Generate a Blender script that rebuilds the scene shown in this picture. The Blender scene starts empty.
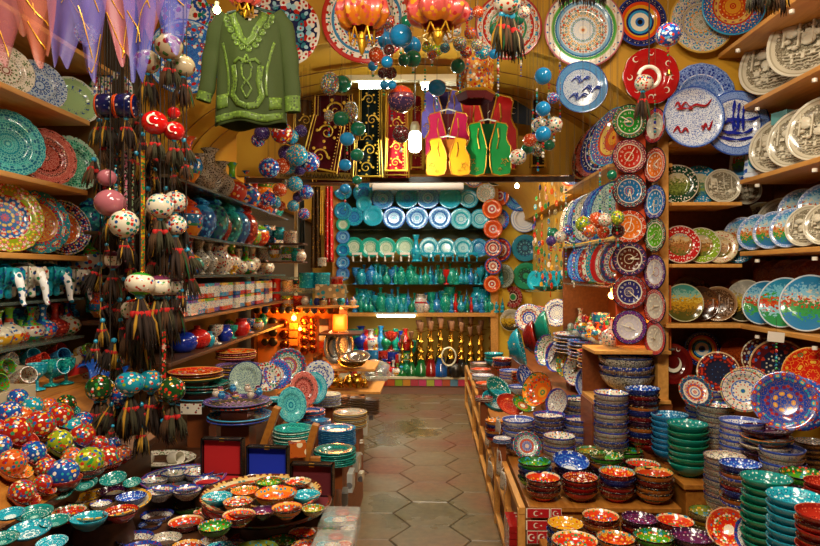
import bpy, bmesh, math, random
from mathutils import Vector, Matrix, Euler
PI = math.pi
C = bpy.context.scene.collection
sc = bpy.context.scene
rnd = random.Random(7)

def hx(h):
    h = h.lstrip('#')
    o = []
    for i in (0, 2, 4):
        c = int(h[i:i+2], 16) / 255
        o.append(c / 12.92 if c <= .04045 else ((c + .055) / 1.055) ** 2.4)
    return (o[0], o[1], o[2], 1)

# ------------------------------------------------------------ camera, light, exposure
F = 640.0
cam = bpy.data.cameras.new('camera'); cam.lens = F / 820 * 36; cam.sensor_width = 36
co = bpy.data.objects.new('camera', cam); C.objects.link(co)
TH = math.atan(20 / F)
co.location = (0, 0, 1.6); co.rotation_euler = (PI/2, 0, TH)
cam.clip_start = .05; sc.camera = co
sc.view_settings.view_transform = 'Standard'; sc.view_settings.look = 'None'
sc.view_settings.gamma = 1; sc.view_settings.use_curve_mapping = False
sc.view_settings.exposure = 0.18
w = bpy.data.worlds.new('world'); sc.world = w; w.use_nodes = True
w.node_tree.nodes['Background'].inputs[0].default_value = (1.0, .8, .58, 1)
w.node_tree.nodes['Background'].inputs[1].default_value = .04

def area(loc, rot, sx, sy, power, col):  # area lights added to brighten the shop, no fixtures of their own
    l = bpy.data.lights.new('added_area_light', 'AREA'); l.shape = 'RECTANGLE'; l.size = sx; l.size_y = sy
    l.energy = power; l.color = col
    o = bpy.data.objects.new('added_area_light', l); C.objects.link(o); o.location = loc; o.rotation_euler = rot
    return o
def point(loc, power, col, r=.03):
    l = bpy.data.lights.new('bulb_light', 'POINT'); l.energy = power; l.color = col; l.shadow_soft_size = r
    o = bpy.data.objects.new('bulb_light', l); C.objects.link(o); o.location = loc
    return o
WARM = (1, .87, .68)
area((0.0, .9, 3.1), (math.radians(28), 0, 0), .9, .25, 66, WARM)  # added overhead, out of view
area((-1.1, 1.9, 3.15), (0, math.radians(-8), 0), .15, 1.0, 16, WARM)
area((-.1, 3.8, 3.1), (math.radians(35), 0, 0), .8, .1, 8, (1, .93, .8))  # added near the fluorescent fixture to brighten the textiles
area((1.0, 2.3, 3.15), (0, math.radians(8), 0), .15, 1.0, 20, WARM)
area((.1, 5.4, 2.85), (0, 0, 0), .5, 1.2, 62, (1, .86, .62))  # added out of view to brighten the middle of the shop
area((-.15, 7.4, 2.9), (math.radians(20), 0, 0), 1.6, .2, 34, (1, .95, .85))  # added out of view to brighten the back cabinet
area((-.1, 8.35, 1.0), (math.radians(10), 0, 0), 1.2, .03, 5, (1, .93, .7))  # carries the light of the tube under the cabinet top

# ------------------------------------------------------------ coordinates
_s, _c = math.sin(TH), math.cos(TH)
def ray(px, py):
    u = (px - 410) / F
    return Vector((-_s + u*_c, _c + u*_s, (273 - py) / F))
def W(px, py, Y):
    d = ray(px, py); return Vector((0, 0, 1.6)) + d * (Y / d.y)
def WX(px, X, z):
    d = ray(px, 273); t = X / d.x; return Vector((X, d.y*t, z))
def WZ(px, py, z):
    d = ray(px, py); t = (z - 1.6) / d.z; return Vector((d.x*t, d.y*t, z))
def M(px, Y): return px * Y / F      # pixels to metres at depth Y

# ------------------------------------------------------------ materials
MATS = {}
def newmat(name):
    m = bpy.data.materials.new(name); m.use_nodes = True
    return m, m.node_tree.nodes, m.node_tree.links, m.node_tree.nodes['Principled BSDF']
def setp(b, **k):
    for n, v in k.items():
        b.inputs[n.replace('_', ' ')].default_value = v
def plain(name, col, rough=.5, metal=0, spec=.5, coat=0, **k):
    if name in MATS: return MATS[name]
    m, n, l, b = newmat(name)
    setp(b, Base_Color=hx(col), Roughness=rough, Metallic=metal, Specular_IOR_Level=spec, Coat_Weight=coat, **k)
    MATS[name] = m; return m
def ramp(n, stops, interp='CONSTANT'):
    r = n.new('ShaderNodeValToRGB'); e = r.color_ramp; e.interpolation = interp
    stops = sorted(stops, key=lambda s: s[0])
    while len(e.elements) < len(stops): e.elements.new(.5)
    for i, (p, c) in enumerate(stops):
        e.elements[i].position = p
        e.elements[i].color = hx(c) if isinstance(c, str) else (c, c, c, 1)
    return r
def math_(n, l, op, a, b=None, c=None):
    x = n.new('ShaderNodeMath'); x.operation = op
    for i, v in enumerate((a, b, c)):
        if v is None: continue
        if isinstance(v, (int, float)): x.inputs[i].default_value = v
        else: l.new(v, x.inputs[i])
    return x.outputs[0]
def mix(n, l, fac, a, b, typ='MIX'):
    x = n.new('ShaderNodeMix'); x.data_type = 'RGBA'; x.blend_type = typ
    for s, v in ((x.inputs[0], fac), (x.inputs[6], a), (x.inputs[7], b)):
        if isinstance(v, str): s.default_value = hx(v)
        elif isinstance(v, (int, float)): s.default_value = v
        else: l.new(v, s)
    return x.outputs[2]
def painted(name, rings, pal, scale=9, fold=8, axis='r', lo=0, hi=1, dens=None, size=.36, core=None,
            line=None, lw=.06, rough=.16, bump=0):
    """glazed ceramic: ring bands plus a folded (kaleidoscope) scatter of painted blossoms"""
    if name in MATS: return MATS[name]
    if size > .15: size *= 1.3; scale *= 1.22
    m, n, l, b = newmat(name)
    tc = n.new('ShaderNodeTexCoord').outputs['Object']
    sp = n.new('ShaderNodeSeparateXYZ'); l.new(tc, sp.inputs[0])
    x, y, z = sp.outputs
    rr = math_(n, l, 'SQRT', math_(n, l, 'ADD', math_(n, l, 'MULTIPLY', x, x), math_(n, l, 'MULTIPLY', y, y)))
    if axis == 'r': t = rr
    else:
        src = {'z': z, 'x': x, 'y': y}[axis]
        t = math_(n, l, 'DIVIDE', math_(n, l, 'SUBTRACT', src, lo), hi - lo)
    info = n.new('ShaderNodeObjectInfo')
    off = math_(n, l, 'MULTIPLY', info.outputs['Random'], 9.0)
    if fold:
        a = math_(n, l, 'PINGPONG', math_(n, l, 'ADD', math_(n, l, 'ARCTAN2', y, x), PI), PI / fold)
        cx = math_(n, l, 'MULTIPLY', math_(n, l, 'COSINE', a), rr); cy = math_(n, l, 'MULTIPLY', math_(n, l, 'SINE', a), rr)
        cb = n.new('ShaderNodeCombineXYZ'); l.new(cx, cb.inputs[0]); l.new(cy, cb.inputs[1]); l.new(z, cb.inputs[2])
        vec = cb.outputs[0]
    else: vec = tc
    ad = n.new('ShaderNodeVectorMath'); ad.operation = 'ADD'; l.new(vec, ad.inputs[0])
    cb2 = n.new('ShaderNodeCombineXYZ')
    for i in range(3): l.new(off, cb2.inputs[i])
    l.new(cb2.outputs[0], ad.inputs[1]); vec = ad.outputs[0]
    v = n.new('ShaderNodeTexVoronoi'); v.inputs['Scale'].default_value = scale; l.new(vec, v.inputs['Vector'])
    s2 = n.new('ShaderNodeSeparateXYZ'); l.new(v.outputs['Color'], s2.inputs[0])
    pr = ramp(n, [(i / len(pal), c) for i, c in enumerate(pal)]); l.new(s2.outputs[0], pr.inputs[0])
    br = ramp(n, rings); l.new(t, br.inputs[0])
    mask = math_(n, l, 'LESS_THAN', v.outputs['Distance'], size)
    dm = None
    if dens:
        dr = ramp(n, dens); l.new(t, dr.inputs[0]); dm = dr.outputs[0]
        mask = math_(n, l, 'MULTIPLY', mask, dm)
    col = br.outputs[0]
    if line:
        v2 = n.new('ShaderNodeTexVoronoi'); v2.feature = 'DISTANCE_TO_EDGE'; v2.inputs['Scale'].default_value = scale * 1.0
        l.new(vec, v2.inputs['Vector'])
        lm = math_(n, l, 'LESS_THAN', v2.outputs['Distance'], lw)
        if dm is not None: lm = math_(n, l, 'MULTIPLY', lm, dm)
        col = mix(n, l, lm, col, line)
    col = mix(n, l, mask, col, pr.outputs[0])
    if core:
        cm = math_(n, l, 'MULTIPLY', math_(n, l, 'LESS_THAN', v.outputs['Distance'], size * .42), mask)
        col = mix(n, l, cm, col, core)
    l.new(col, b.inputs['Base Color'])
    setp(b, Roughness=rough, Coat_Weight=.2, Coat_Roughness=.05)
    MATS[name] = m; return m
def wood(name, c1, c2, rough=.45, scale=3.0):
    if name in MATS: return MATS[name]
    m, n, l, b = newmat(name)
    tc = n.new('ShaderNodeTexCoord').outputs['Object']
    mp = n.new('ShaderNodeMapping'); mp.inputs['Scale'].default_value = (scale*8, scale, scale*8); l.new(tc, mp.inputs[0])
    no = n.new('ShaderNodeTexNoise'); no.inputs['Scale'].default_value = 2; no.inputs['Detail'].default_value = 5; l.new(mp.outputs[0], no.inputs['Vector'])
    r = ramp(n, [(.3, c1), (.7, c2)], 'LINEAR'); l.new(no.outputs[0], r.inputs[0]); l.new(r.outputs[0], b.inputs['Base Color'])
    setp(b, Roughness=rough); MATS[name] = m; return m
def plaster(name, c1, c2, rough=.7):
    if name in MATS: return MATS[name]
    m, n, l, b = newmat(name)
    tc = n.new('ShaderNodeTexCoord').outputs['Object']
    no = n.new('ShaderNodeTexNoise'); no.inputs['Scale'].default_value = 2.2; no.inputs['Detail'].default_value = 6; l.new(tc, no.inputs['Vector'])
    r = ramp(n, [(.3, c1), (.7, c2)], 'LINEAR'); l.new(no.outputs[0], r.inputs[0]); l.new(r.outputs[0], b.inputs['Base Color'])
    bp = n.new('ShaderNodeBump'); bp.inputs['Strength'].default_value = .15; l.new(no.outputs[0], bp.inputs['Height']); l.new(bp.outputs[0], b.inputs['Normal'])
    setp(b, Roughness=rough); MATS[name] = m; return m
def emit(name, col, strength):
    if name in MATS: return MATS[name]
    m, n, l, b = newmat(name)
    setp(b, Base_Color=hx(col), Emission_Color=hx(col), Emission_Strength=strength); MATS[name] = m; return m

# ------------------------------------------------------------ mesh helpers
def mk(name, verts, faces, mats, fm=None, smooth=True, sharp=None):
    me = bpy.data.meshes.new(name); me.from_pydata([tuple(v) for v in verts], [], faces)
    for m_ in (mats if isinstance(mats, (list, tuple)) else [mats]): me.materials.append(m_)
    if fm: me.polygons.foreach_set('material_index', fm)
    if smooth:
        me.polygons.foreach_set('use_smooth', [True] * len(me.polygons))
        if sharp: me.set_sharp_from_angle(angle=sharp)
    me.update(); return me
class MB:
    """collects geometry for ONE mesh"""
    def __init__(s): s.v = []; s.f = []; s.m = []
    def box(s, c, d, mi=0, R=None):
        b = len(s.v)
        for i in range(8):
            p = Vector(((i & 1) - .5, (i >> 1 & 1) - .5, (i >> 2 & 1) - .5)); p = Vector((p.x*d[0], p.y*d[1], p.z*d[2]))
            if R: p = R @ p
            s.v.append(p + Vector(c))
        for q in ((0,2,3,1),(4,5,7,6),(0,1,5,4),(2,6,7,3),(0,4,6,2),(1,3,7,5)):
            s.f.append(tuple(b + i for i in q)); s.m.append(mi)
        return s
    def lathe(s, prof, seg=24, mi=0, at=(0,0,0), R=None, sx=1, sy=1, mod=None, mis=None):
        b = len(s.v); n = len(prof); at = Vector(at)
        for j, (r, z) in enumerate(prof):
            for i in range(seg):
                a = 2*PI*i/seg; k = mod(a, r, j) if mod else 1
                p = Vector((r*k*math.cos(a)*sx, r*k*math.sin(a)*sy, z))
                if R: p = R @ p
                s.v.append(p + at)
        for j in range(n-1):
            for i in range(seg):
                i2 = (i+1) % seg
                s.f.append((b+j*seg+i, b+j*seg+i2, b+(j+1)*seg+i2, b+(j+1)*seg+i)); s.m.append(mis[j] if mis else mi)
        return s
    def tube(s, pts, r, seg=6, mi=0, taper=None, caps=True):
        pts = [Vector(p) for p in pts]; b = len(s.v); n = len(pts); up = Vector((0,0,1))
        for j, p in enumerate(pts):
            t = (pts[min(j+1, n-1)] - pts[max(j-1, 0)])
            if t.length < 1e-9: t = Vector((0,0,1))
            t.normalize(); u = t.cross(up)
            if u.length < .05: u = t.cross(Vector((1,0,0)))
            u.normalize(); v = t.cross(u); rr = r if taper is None else r * taper[j]
            for i in range(seg):
                a = 2*PI*i/seg; s.v.append(p + (u*math.cos(a) + v*math.sin(a)) * rr)
        for j in range(n-1):
            for i in range(seg):
                i2 = (i+1) % seg; s.f.append((b+j*seg+i, b+(j+1)*seg+i, b+(j+1)*seg+i2, b+j*seg+i2)); s.m.append(mi)
        if caps:
            s.f.append(tuple(b+i for i in range(seg))); s.m.append(mi)
            s.f.append(tuple(b+(n-1)*seg+i for i in reversed(range(seg)))); s.m.append(mi)
        return s
    def ball(s, c, r, seg=10, rings=6, mi=0, sz=1, R=None):
        prof = [(r*math.sin(PI*j/rings) if 0 < j < rings else 1e-5, -r*sz*math.cos(PI*j/rings)) for j in range(rings+1)]
        return s.lathe(prof, seg, mi, c, R)
    def poly(s, pts, th, mi=0, axis='y'):
        """outline in (x,z) extruded along y by th (centred)"""
        b = len(s.v); n = len(pts)
        for sy in (-th/2, th/2):
            for p in pts:
                s.v.append(Vector((p[0], sy + (p[2] if len(p) > 2 else 0), p[1])))
        from mathutils.geometry import tessellate_polygon
        tr = tessellate_polygon([[Vector((p[0], p[1], 0)) for p in pts]])
        for t in tr:
            s.f.append(tuple(b+i for i in t)); s.m.append(mi)
            s.f.append(tuple(b+n+i for i in reversed(t))); s.m.append(mi)
        for i in range(n):
            j = (i+1) % n; s.f.append((b+i, b+j, b+n+j, b+n+i)); s.m.append(mi)
        return s
    def grid(s, fn, nu, nv, mi=0):
        b = len(s.v)
        for j in range(nv+1):
            for i in range(nu+1): s.v.append(Vector(fn(i/nu, j/nv)))
        for j in range(nv):
            for i in range(nu):
                a = b + j*(nu+1) + i; s.f.append((a, a+1, a+nu+2, a+nu+1)); s.m.append(mi)
        return s
    def mesh(s, name, mats, smooth=True, sharp=.7):
        me = mk(name, s.v, s.f, mats, s.m, smooth, sharp)
        return me

def put(me, name, loc=(0,0,0), rot=(0,0,0), s=1, parent=None, label=None, cat=None, group=None, kind=None):
    o = bpy.data.objects.new(name, me); C.objects.link(o)
    if parent: o.parent = parent
    o.location = loc; o.rotation_euler = rot; o.scale = s if isinstance(s, (tuple, list)) else (s, s, s)
    if label: o['label'] = label
    if cat: o['category'] = cat
    if group: o['group'] = group
    if kind: o['kind'] = kind
    return o
def thing(name, label, cat, loc=(0,0,0), rz=0, group=None, rot=None, s=1):
    return put(None, name, loc, rot or (0,0,rz), s, None, label, cat, group)
def struct(name, mb, mats, smooth=False):
    return put(mb.mesh(name, mats, smooth), name, kind='structure')
def bev(o, wd=.004, seg=2):
    m_ = o.modifiers.new('bevel', 'BEVEL'); m_.width = wd; m_.segments = seg; m_.limit_method = 'ANGLE'; return o
ORD = ['first','second','third','fourth','fifth','sixth','seventh','eighth','ninth','tenth','eleventh','twelfth','thirteenth',
       'fourteenth','fifteenth','sixteenth','seventeenth','eighteenth','nineteenth','twentieth'] + ['twenty-first','twenty-second','twenty-third','twenty-fourth','twenty-fifth','twenty-sixth','twenty-seventh','twenty-eighth','twenty-ninth','thirtieth','thirty-first','thirty-second','thirty-third','thirty-fourth','thirty-fifth','thirty-sixth','thirty-seventh','thirty-eighth']
def lean(az, tilt=0): return (math.radians(90 - tilt), 0, math.radians(az))

# plate of unit radius in XY, front towards +Z
_cache = {}
def plate_mesh(mat, back=None, sort='rim', scal=0):
    key = ('plate', mat.name, back.name if back else '', sort, scal)
    if key in _cache: return _cache[key]
    if sort == 'rim':   pr = [(0,.0),(.45,.0),(.56,.01),(.62,.075),(.68,.09),(.97,.135),(1,.125)]
    elif sort == 'coupe': pr = [(0,.0),(.4,.01),(.7,.05),(.9,.12),(.98,.17),(1,.165)]
    elif sort == 'deep': pr = [(0,.0),(.4,.01),(.6,.06),(.75,.18),(.8,.24),(.97,.27),(1,.26)]
    elif sort == 'flat': pr = [(0,.03),(.5,.03),(.9,.035),(.95,.06),(.98,.06),(1,.04)]
    bk = [(r - (.01 if r > .9 else 0), z - .05) for r, z in reversed(pr)]
    prof = pr + [(1, pr[-1][1] - .02)] + bk
    prof = [(max(r, 1e-4), z) for r, z in prof]
    mod = None
    if scal: mod = lambda a, r, j: 1 + (.035 * abs(math.cos(a*scal/2)) - .02) * max(0, (r - .8) / .2)
    mis = [0]*(len(pr)) + [1]*(len(prof)-len(pr)-1)
    mb = MB().lathe(prof, 48, mis=mis, mod=mod)
    me = mb.mesh('plate', [mat, back or mat], True, None); _cache[key] = me; return me
def bowl_mesh(inn, out, sort='bowl', seg=32):
    key = ('bowl', inn.name, out.name, sort)
    if key in _cache: return _cache[key]
    if sort == 'bowl':
        o_ = [(1e-4,.02),(.38,.02),(.4,0),(.46,0),(.48,.05),(.72,.2),(.9,.4),(.985,.6),(1,.66)]
        i_ = [(.985,.675),(.965,.66),(.87,.42),(.7,.24),(.42,.1),(.2,.06),(1e-4,.05)]
    elif sort == 'tall':
        o_ = [(1e-4,.02),(.5,.02),(.52,0),(.6,0),(.62,.06),(.85,.3),(.96,.7),(1,1.0)]
        i_ = [(.985,1.01),(.965,1.0),(.92,.7),(.8,.35),(.5,.12),(1e-4,.08)]
    elif sort == 'shallow':
        o_ = [(1e-4,.01),(.4,.01),(.42,0),(.5,0),(.52,.03),(.8,.14),(.95,.27),(1,.36)]
        i_ = [(.985,.37),(.965,.36),(.9,.27),(.72,.15),(.4,.07),(1e-4,.05)]
    prof = o_ + i_
    mis = [1]*len(o_) + [0]*(len(i_)-1)
    me = MB().lathe(prof, seg, mis=mis).mesh('bowl', [inn, out], True, None); _cache[key] = me; return me
# ------------------------------------------------------------ base materials
OCHRE = plaster('ochre_plaster', '#b88212', '#cf9a1e')
YEL = plaster('yellow_plaster', '#d9b02c', '#e4c23c')
WOODS = wood('shelf_pine', '#c4863c', '#dca050')
WOODR = wood('shelf_red_pine', '#6e3414', '#88481c')
WOODB = wood('counter_pine', '#8f541a', '#b07228')
WOODD = wood('dark_wood', '#3a2010', '#55321a')
DARK = plain('dark_backing', '#1d130c', .8)
GLASS = plain('shelf_glass', '#b8d0c0', .05, Transmission_Weight=.75, IOR=1.3, Alpha=.55)
WHITE = plain('white_glaze', '#e8e2d2', .2)
CREAM = plain('cream_paint', '#d8ccaa', .5)
BLACK = plain('black_glaze', '#100e0e', .25)
GOLD = plain('gold_trim', '#d9a227', .35, .75)
BRASS = plain('brass', '#c99a3a', .25, 1)
SILVER = plain('silver', '#b8b4aa', .25, 1)
COPPER = plain('copper', '#b8602c', .25, 1)
STEEL = plain('dark_steel', '#4a4642', .35, .9)
PLASTIC = plain('clear_plastic_bag', '#cfd6cf', .15, Transmission_Weight=.5, Alpha=.45)
CARD = plain('cardboard', '#9a6a3a', .8)
PAPER = plain('price_paper', '#e9e4d6', .7)
def flat(c, rough=.2, **k): return plain('glaze_' + c.strip('#'), c, rough, coat=.3, **k)

TEAL, BLU, RED, GRN = '#0f8f8a', '#1b3f9e', '#b3211a', '#15834f'
FLO = ['#c2241b', '#1d4ea8', '#1e8a55', '#d96a1e', '#2ba3b4']
STY = {}
def sty(key, desc, rings, pal, back='#8a8474', **k):
    STY[key] = (desc, painted('paint_' + key, rings, pal, **k), flat(back))
W0 = '#e6e0cf'
sty('leafwhite', 'white leaf-patterned', [(0, W0), (.97, '#c9c3b0')], ['#4a6b3a', '#7c8f5c', '#8a4a3a'], scale=12, fold=12, size=.33)
sty('bluedot', 'pale blue flower-dotted', [(0, '#b9cfe0'), (.96, '#dfe6e6')], ['#1d4ea8', '#2a62b4', '#234a8a'], scale=12, fold=12, size=.33)
sty('greendot', 'pale green dotted', [(0, '#9fbf85'), (.9, '#d6e2c6'), (.97, '#e9eadb')], ['#2a4aa0', '#2d5a9c'], scale=9, fold=12, size=.22)
sty('tulip', 'white tulip', [(0, W0), (.85, '#cfd8e6'), (.93, '#1d6ab0')], ['#b3211a', '#1e7a8a', '#1d4ea8', '#15834f'], scale=5, fold=5, size=.4)
sty('tealemb', 'turquoise embossed', [(0, '#1a9fae'), (.3, '#0f8aa0'), (.62, '#23b0b4'), (.66, '#1590a6')], ['#0c6f94', '#5fd0cc'], scale=9, fold=14, size=.3, line='#7fdcd2', back='#0f7f8a')
sty('redemb', 'coral red embossed', [(0, '#3a1a1c'), (.14, '#b24038'), (.6, '#4a1f20'), (.7, '#c8544a')], ['#e08a7a', '#541c1c'], scale=9, fold=14, size=.3, line='#d98a7c', back='#8a2a22')
sty('greenemb', 'green and white embossed', [(0, '#1d9a72'), (.45, '#0f7f66'), (.62, '#1fa47c'), (.85, '#cfe0d0')], ['#0c5e50', '#9fdcc0', '#1b3a3a'], scale=10, fold=14, size=.3, line='#8fdcc0', back='#0f6f5a')
sty('limeblue', 'lime rimmed blue centred floral', [(0, '#1f6ab6'), (.6, '#c2241b'), (.64, '#8fa81e'), (.97, '#c9cf4a')], ['#e05a2a', '#e9d23a', '#e8e0d0', '#d03a6a'], scale=9, fold=9, size=.36, core='#f2e9c0', back='#7a8a2a')
sty('tealflor', 'turquoise rimmed floral', [(0, '#7a3a2a'), (.3, '#c86a3a'), (.6, '#e0b03a'), (.63, '#1c8a9a'), (.97, '#2ba3b4')], ['#d9a22a', '#c2241b', '#e9e2c0'], scale=9, fold=10, size=.36, core='#2a3a8a', back='#1c7a8a')
sty('orangenavy', 'orange centred navy rimmed', [(0, '#c8541e'), (.58, '#e8d9b0'), (.61, '#1f2a6a'), (.95, '#cfc8d8')], ['#e0a63a', '#15834f', '#c2241b', '#dcd6e0'], scale=10, fold=10, size=.36, core='#f0d060', back='#3a2a4a')
sty('nazar', 'evil-eye ringed', [(0, '#0c0c16'), (.1, '#2a6fb8'), (.18, '#e9e4cf'), (.36, '#2a9ad0'), (.46, '#13205a'), (.54, '#e0a01e'), (.64, '#d8481a'), (.76, '#13205a'), (.93, '#26408e')], ['#e9d9b0'], scale=9, fold=16, size=.2, dens=[(0, 0.), (.82, 1.), (.9, 0.)], back='#13205a')
sty('mandgreen', 'large green banded mandala', [(0, '#c8702a'), (.08, '#cfd8e6'), (.34, '#d8a23a'), (.5, '#dfe6ea'), (.62, '#7fb4d6'), (.68, '#1e6aa0'), (.72, '#2c9a3a'), (.79, '#7aae3a'), (.82, '#e3d8c8'), (.96, '#c8707a')], ['#2a6ab0', '#d0602a', '#2a8a9a', '#b3211a', '#f0ead8'], scale=11, fold=12, size=.33, line='#e8e6d8', core='#f0e6b0', dens=[(0, 1.), (.60, 0.), (.70, 0.), (.72, 1.), (.74, 0.), (.84, 1.), (.95, 0.)])
sty('mandred', 'large red and blue mandala', [(0, '#b4622a'), (.3, '#e4dac6'), (.42, '#2c62a8'), (.55, '#e4dac6'), (.72, '#3a86b0'), (.78, '#e8e0d0'), (.9, '#c0302a')], ['#b3211a', '#1f6ab6', '#d9902a', '#2a7a6a'], scale=10, fold=12, size=.33, line='#efe8d8', dens=[(0, 1.), (.42, 0.), (.45, 1.), (.53, 0.), (.57, 1.), (.72, 0.), (.80, 1.), (.90, 0.)])
sty('mandtan', 'fine multicoloured mandala', [(0, '#d6ccb8'), (.52, '#b8a888'), (.56, '#d8d0c0'), (.94, '#c8a24a')], ['#c0342a', '#2a62b0', '#2a8a5a', '#d08a2a', '#3aa0b0'], scale=13, fold=14, size=.34, line='#8a8068', lw=.04, dens=[(0, 1.), (.52, 0.), (.58, 1.), (.93, 0.)])
sty('mandorange', 'blue rimmed orange mandala', [(0, '#e09a2a'), (.25, '#c8501e'), (.45, '#e0b85a'), (.6, '#c23a20'), (.66, '#2a86c0'), (.72, '#1d62a8'), (.95, '#38a0cc')], ['#e9d9a0', '#c2241b', '#e8a030', '#b02a5a'], scale=12, fold=14, size=.33, dens=[(0, 1.), (.58, 0.), (.63, 1.), (.74, 1.), (.93, 0.)])
sty('pinkred', 'white and pink banded mandala', [(0, '#cfc6b4'), (.5, '#2c8a5a'), (.56, '#e6dccb'), (.72, '#b3211a'), (.77, '#e6dccb'), (.93, '#b8343a')], FLO, scale=11, fold=12, size=.33, line='#b8b09c', dens=[(0, 1.), (.50, 0.), (.58, 1.), (.72, 0.), (.79, 1.), (.92, 0.)])
sty('navyiznik', 'dark navy carnation', [(0, '#15224e'), (.93, '#e6e0cf')], ['#e6e0cf', '#c2241b', '#9fd0dc', '#2c7a8a'], scale=4.5, fold=5, size=.42, core='#b3211a')
sty('blueiznik', 'blue carnation', [(0, '#1f5fb4'), (.9, '#cfdbe8'), (.95, '#1f5fb4')], ['#b3211a', '#7fc0dc', '#e6e0cf', '#4a90cc', '#c2241b'], scale=8, fold=5, size=.38, core='#e6e0cf', line='#4a8ccc', lw=.03)
sty('bluewhite', 'blue and white blossom', [(0, '#c3cfdc'), (.7, '#2a72bc'), (.74, '#5a9cd0'), (.95, '#1c4f9c')], ['#6f8fc0', '#4a72b4'], scale=18, fold=0, size=.26)
sty('bluespeck', 'blue stippled white', [(0, '#d0d8e4'), (.9, '#9fb4d8'), (.95, '#2a52a8')], ['#2a52a8', '#6f8cc8'], scale=24, fold=0, size=.33)
sty('tugrawhite', 'white stippled blue rimmed', [(0, '#dfe3e8'), (.72, '#3a62b4'), (.76, '#7f9cd4'), (.95, '#2a4fa8')], ['#4a68b4'], scale=22, fold=0, size=.28)
sty('bluerim', 'deep blue arabesque rimmed', [(0, '#c9d2e4'), (.1, '#4a72bc'), (.66, '#dfe3ea'), (.69, '#1e46a4'), (.97, '#8fa8d8')], ['#1a3690', '#7f9cd8'], scale=11, fold=16, size=.33, line='#8fa8d8')
sty('redmoon', 'red crescent-scattered', [(0, '#b3161a')], ['#b3161a'], scale=3, fold=0, size=.01, back='#7a0f12')
sty('shadedmoon', 'shade-darkened red crescent-painted', [(0, '#5a0c0c'), (.8, '#6a1210')], ['#5a0c0c'], scale=3, fold=0, size=.01, back='#3a0808')  # red taken down to maroon: shadow below the nook put into the colour
sty('relief', 'ivory relief cityscape', [(0, '#9c937c'), (.8, '#c4bca4'), (.9, '#a39a82'), (.93, '#d2cbb6')], ['#7c735e', '#c9c1aa', '#8c836c'], scale=11, fold=0, size=.36, line='#665c48', lw=.08, dens=[(0, 1.), (.82, 0.)], back='#8a8170')
sty('reliefdark', 'brown relief cityscape', [(0, '#6b4a30'), (.84, '#8f6a48'), (.93, '#a8865c')], ['#54381f', '#8f6c48'], scale=10, fold=0, size=.34, line='#3c2614', lw=.08, dens=[(0, 1.), (.84, 0.)], back='#5a3a20')
sty('turq', 'plain bright turquoise', [(0, '#20a8c0'), (.8, '#159ab8'), (.95, '#0f86a6')], ['#1590b0', '#34bccc'], scale=12, fold=12, size=.3, back='#0f7f9a')
sty('turqwhite', 'turquoise rimmed white lace', [(0, '#9fd0d0'), (.5, '#1fa0b4'), (.66, '#7fc8cc'), (.9, '#128ca4')], ['#2a7ab4', '#3ab8c0'], scale=12, fold=14, size=.33, back='#0f7f9a')
sty('bluelace', 'cobalt and white lace', [(0, '#2aa0c4'), (.16, '#8fc4dc'), (.5, '#1f50b8'), (.56, '#5f9cd0'), (.9, '#1a3fae')], ['#1e48b0', '#2a9cc4'], scale=12, fold=14, size=.36, back='#1a3f9a')
sty('deepturq', 'deep turquoise blue flowered', [(0, '#1f86c0'), (.5, '#1b6ab4'), (.6, '#1aa0b8'), (.92, '#13809c')], ['#1e48a0', '#2abccc', '#1a5aa8'], scale=11, fold=12, size=.36, back='#0f6f8a')
sty('tealcup', 'sea green rimmed white lace', [(0, '#b8cfb0'), (.56, '#1fae98'), (.6, '#8fd8c0'), (.68, '#18a48e')], ['#e6ecd6', '#7fae8a'], scale=14, fold=14, size=.33, dens=[(0, 1.), (.55, 0.)], back='#0f8a78')
sty('orangewhite', 'orange starburst', [(0, '#c9dce0'), (.12, '#c2381b'), (.3, '#e8dfc8'), (.42, '#cf4a1e'), (.78, '#e0702a'), (.93, '#b8381a')], ['#f0ead0', '#1d5aa0', '#c2241b'], scale=9, fold=12, size=.3, dens=[(0, 0.), (.14, 1.), (.28, 0.), (.32, 1.), (.42, 0.), (.8, 1.), (.92, 0.)])
sty('redbluesm', 'red and blue starburst', [(0, '#e8dfd0'), (.15, '#b3211a'), (.4, '#e8dfd0'), (.52, '#1f2a6a'), (.7, '#c2381b'), (.88, '#2a4a9a')], ['#e8dfd0', '#c2241b', '#e0a83a'], scale=9, fold=12, size=.3, dens=[(0, 0.), (.16, 1.), (.38, 0.), (.42, 1.), (.52, 0.), (.6, 1.), (.88, 0.)])
sty('whitestar', 'white plate with blue star flower', [(0, '#dfe6ec'), (.6, '#9fbce0'), (.64, '#dfe6ec'), (.78, '#7fa4d8'), (.82, '#dfe6ec'), (.95, '#4a7cc4')], ['#2a4a9c'], scale=2.4, fold=5, size=.3, dens=[(0, 1.), (.4, 0.)])
sty('navyrose', 'deep teal medallion', [(0, '#14304e'), (.58, '#1a4a70'), (.62, '#1280a0'), (.97, '#0f6c8a')], ['#2a86a4', '#4a9cb0'], scale=9, fold=12, size=.33, line='#1c5a80', dens=[(0, 1.), (.6, 0.)], back='#0f6a84')
sty('greenrose', 'emerald medallion', [(0, '#16966a'), (.25, '#0f4a44'), (.55, '#12805a'), (.62, '#14926c'), (.97, '#0f7a5a')], ['#0f3f3c', '#2ab88a'], scale=8, fold=12, size=.33, dens=[(0, 1.), (.6, 0.)], back='#0f6a4e')
sty('greyrose', 'grey green medallion', [(0, '#6a7a6a'), (.6, '#8a9484'), (.95, '#5f6a5c')], ['#4a5a4e', '#a4ac98'], scale=9, fold=12, size=.33)
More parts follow.
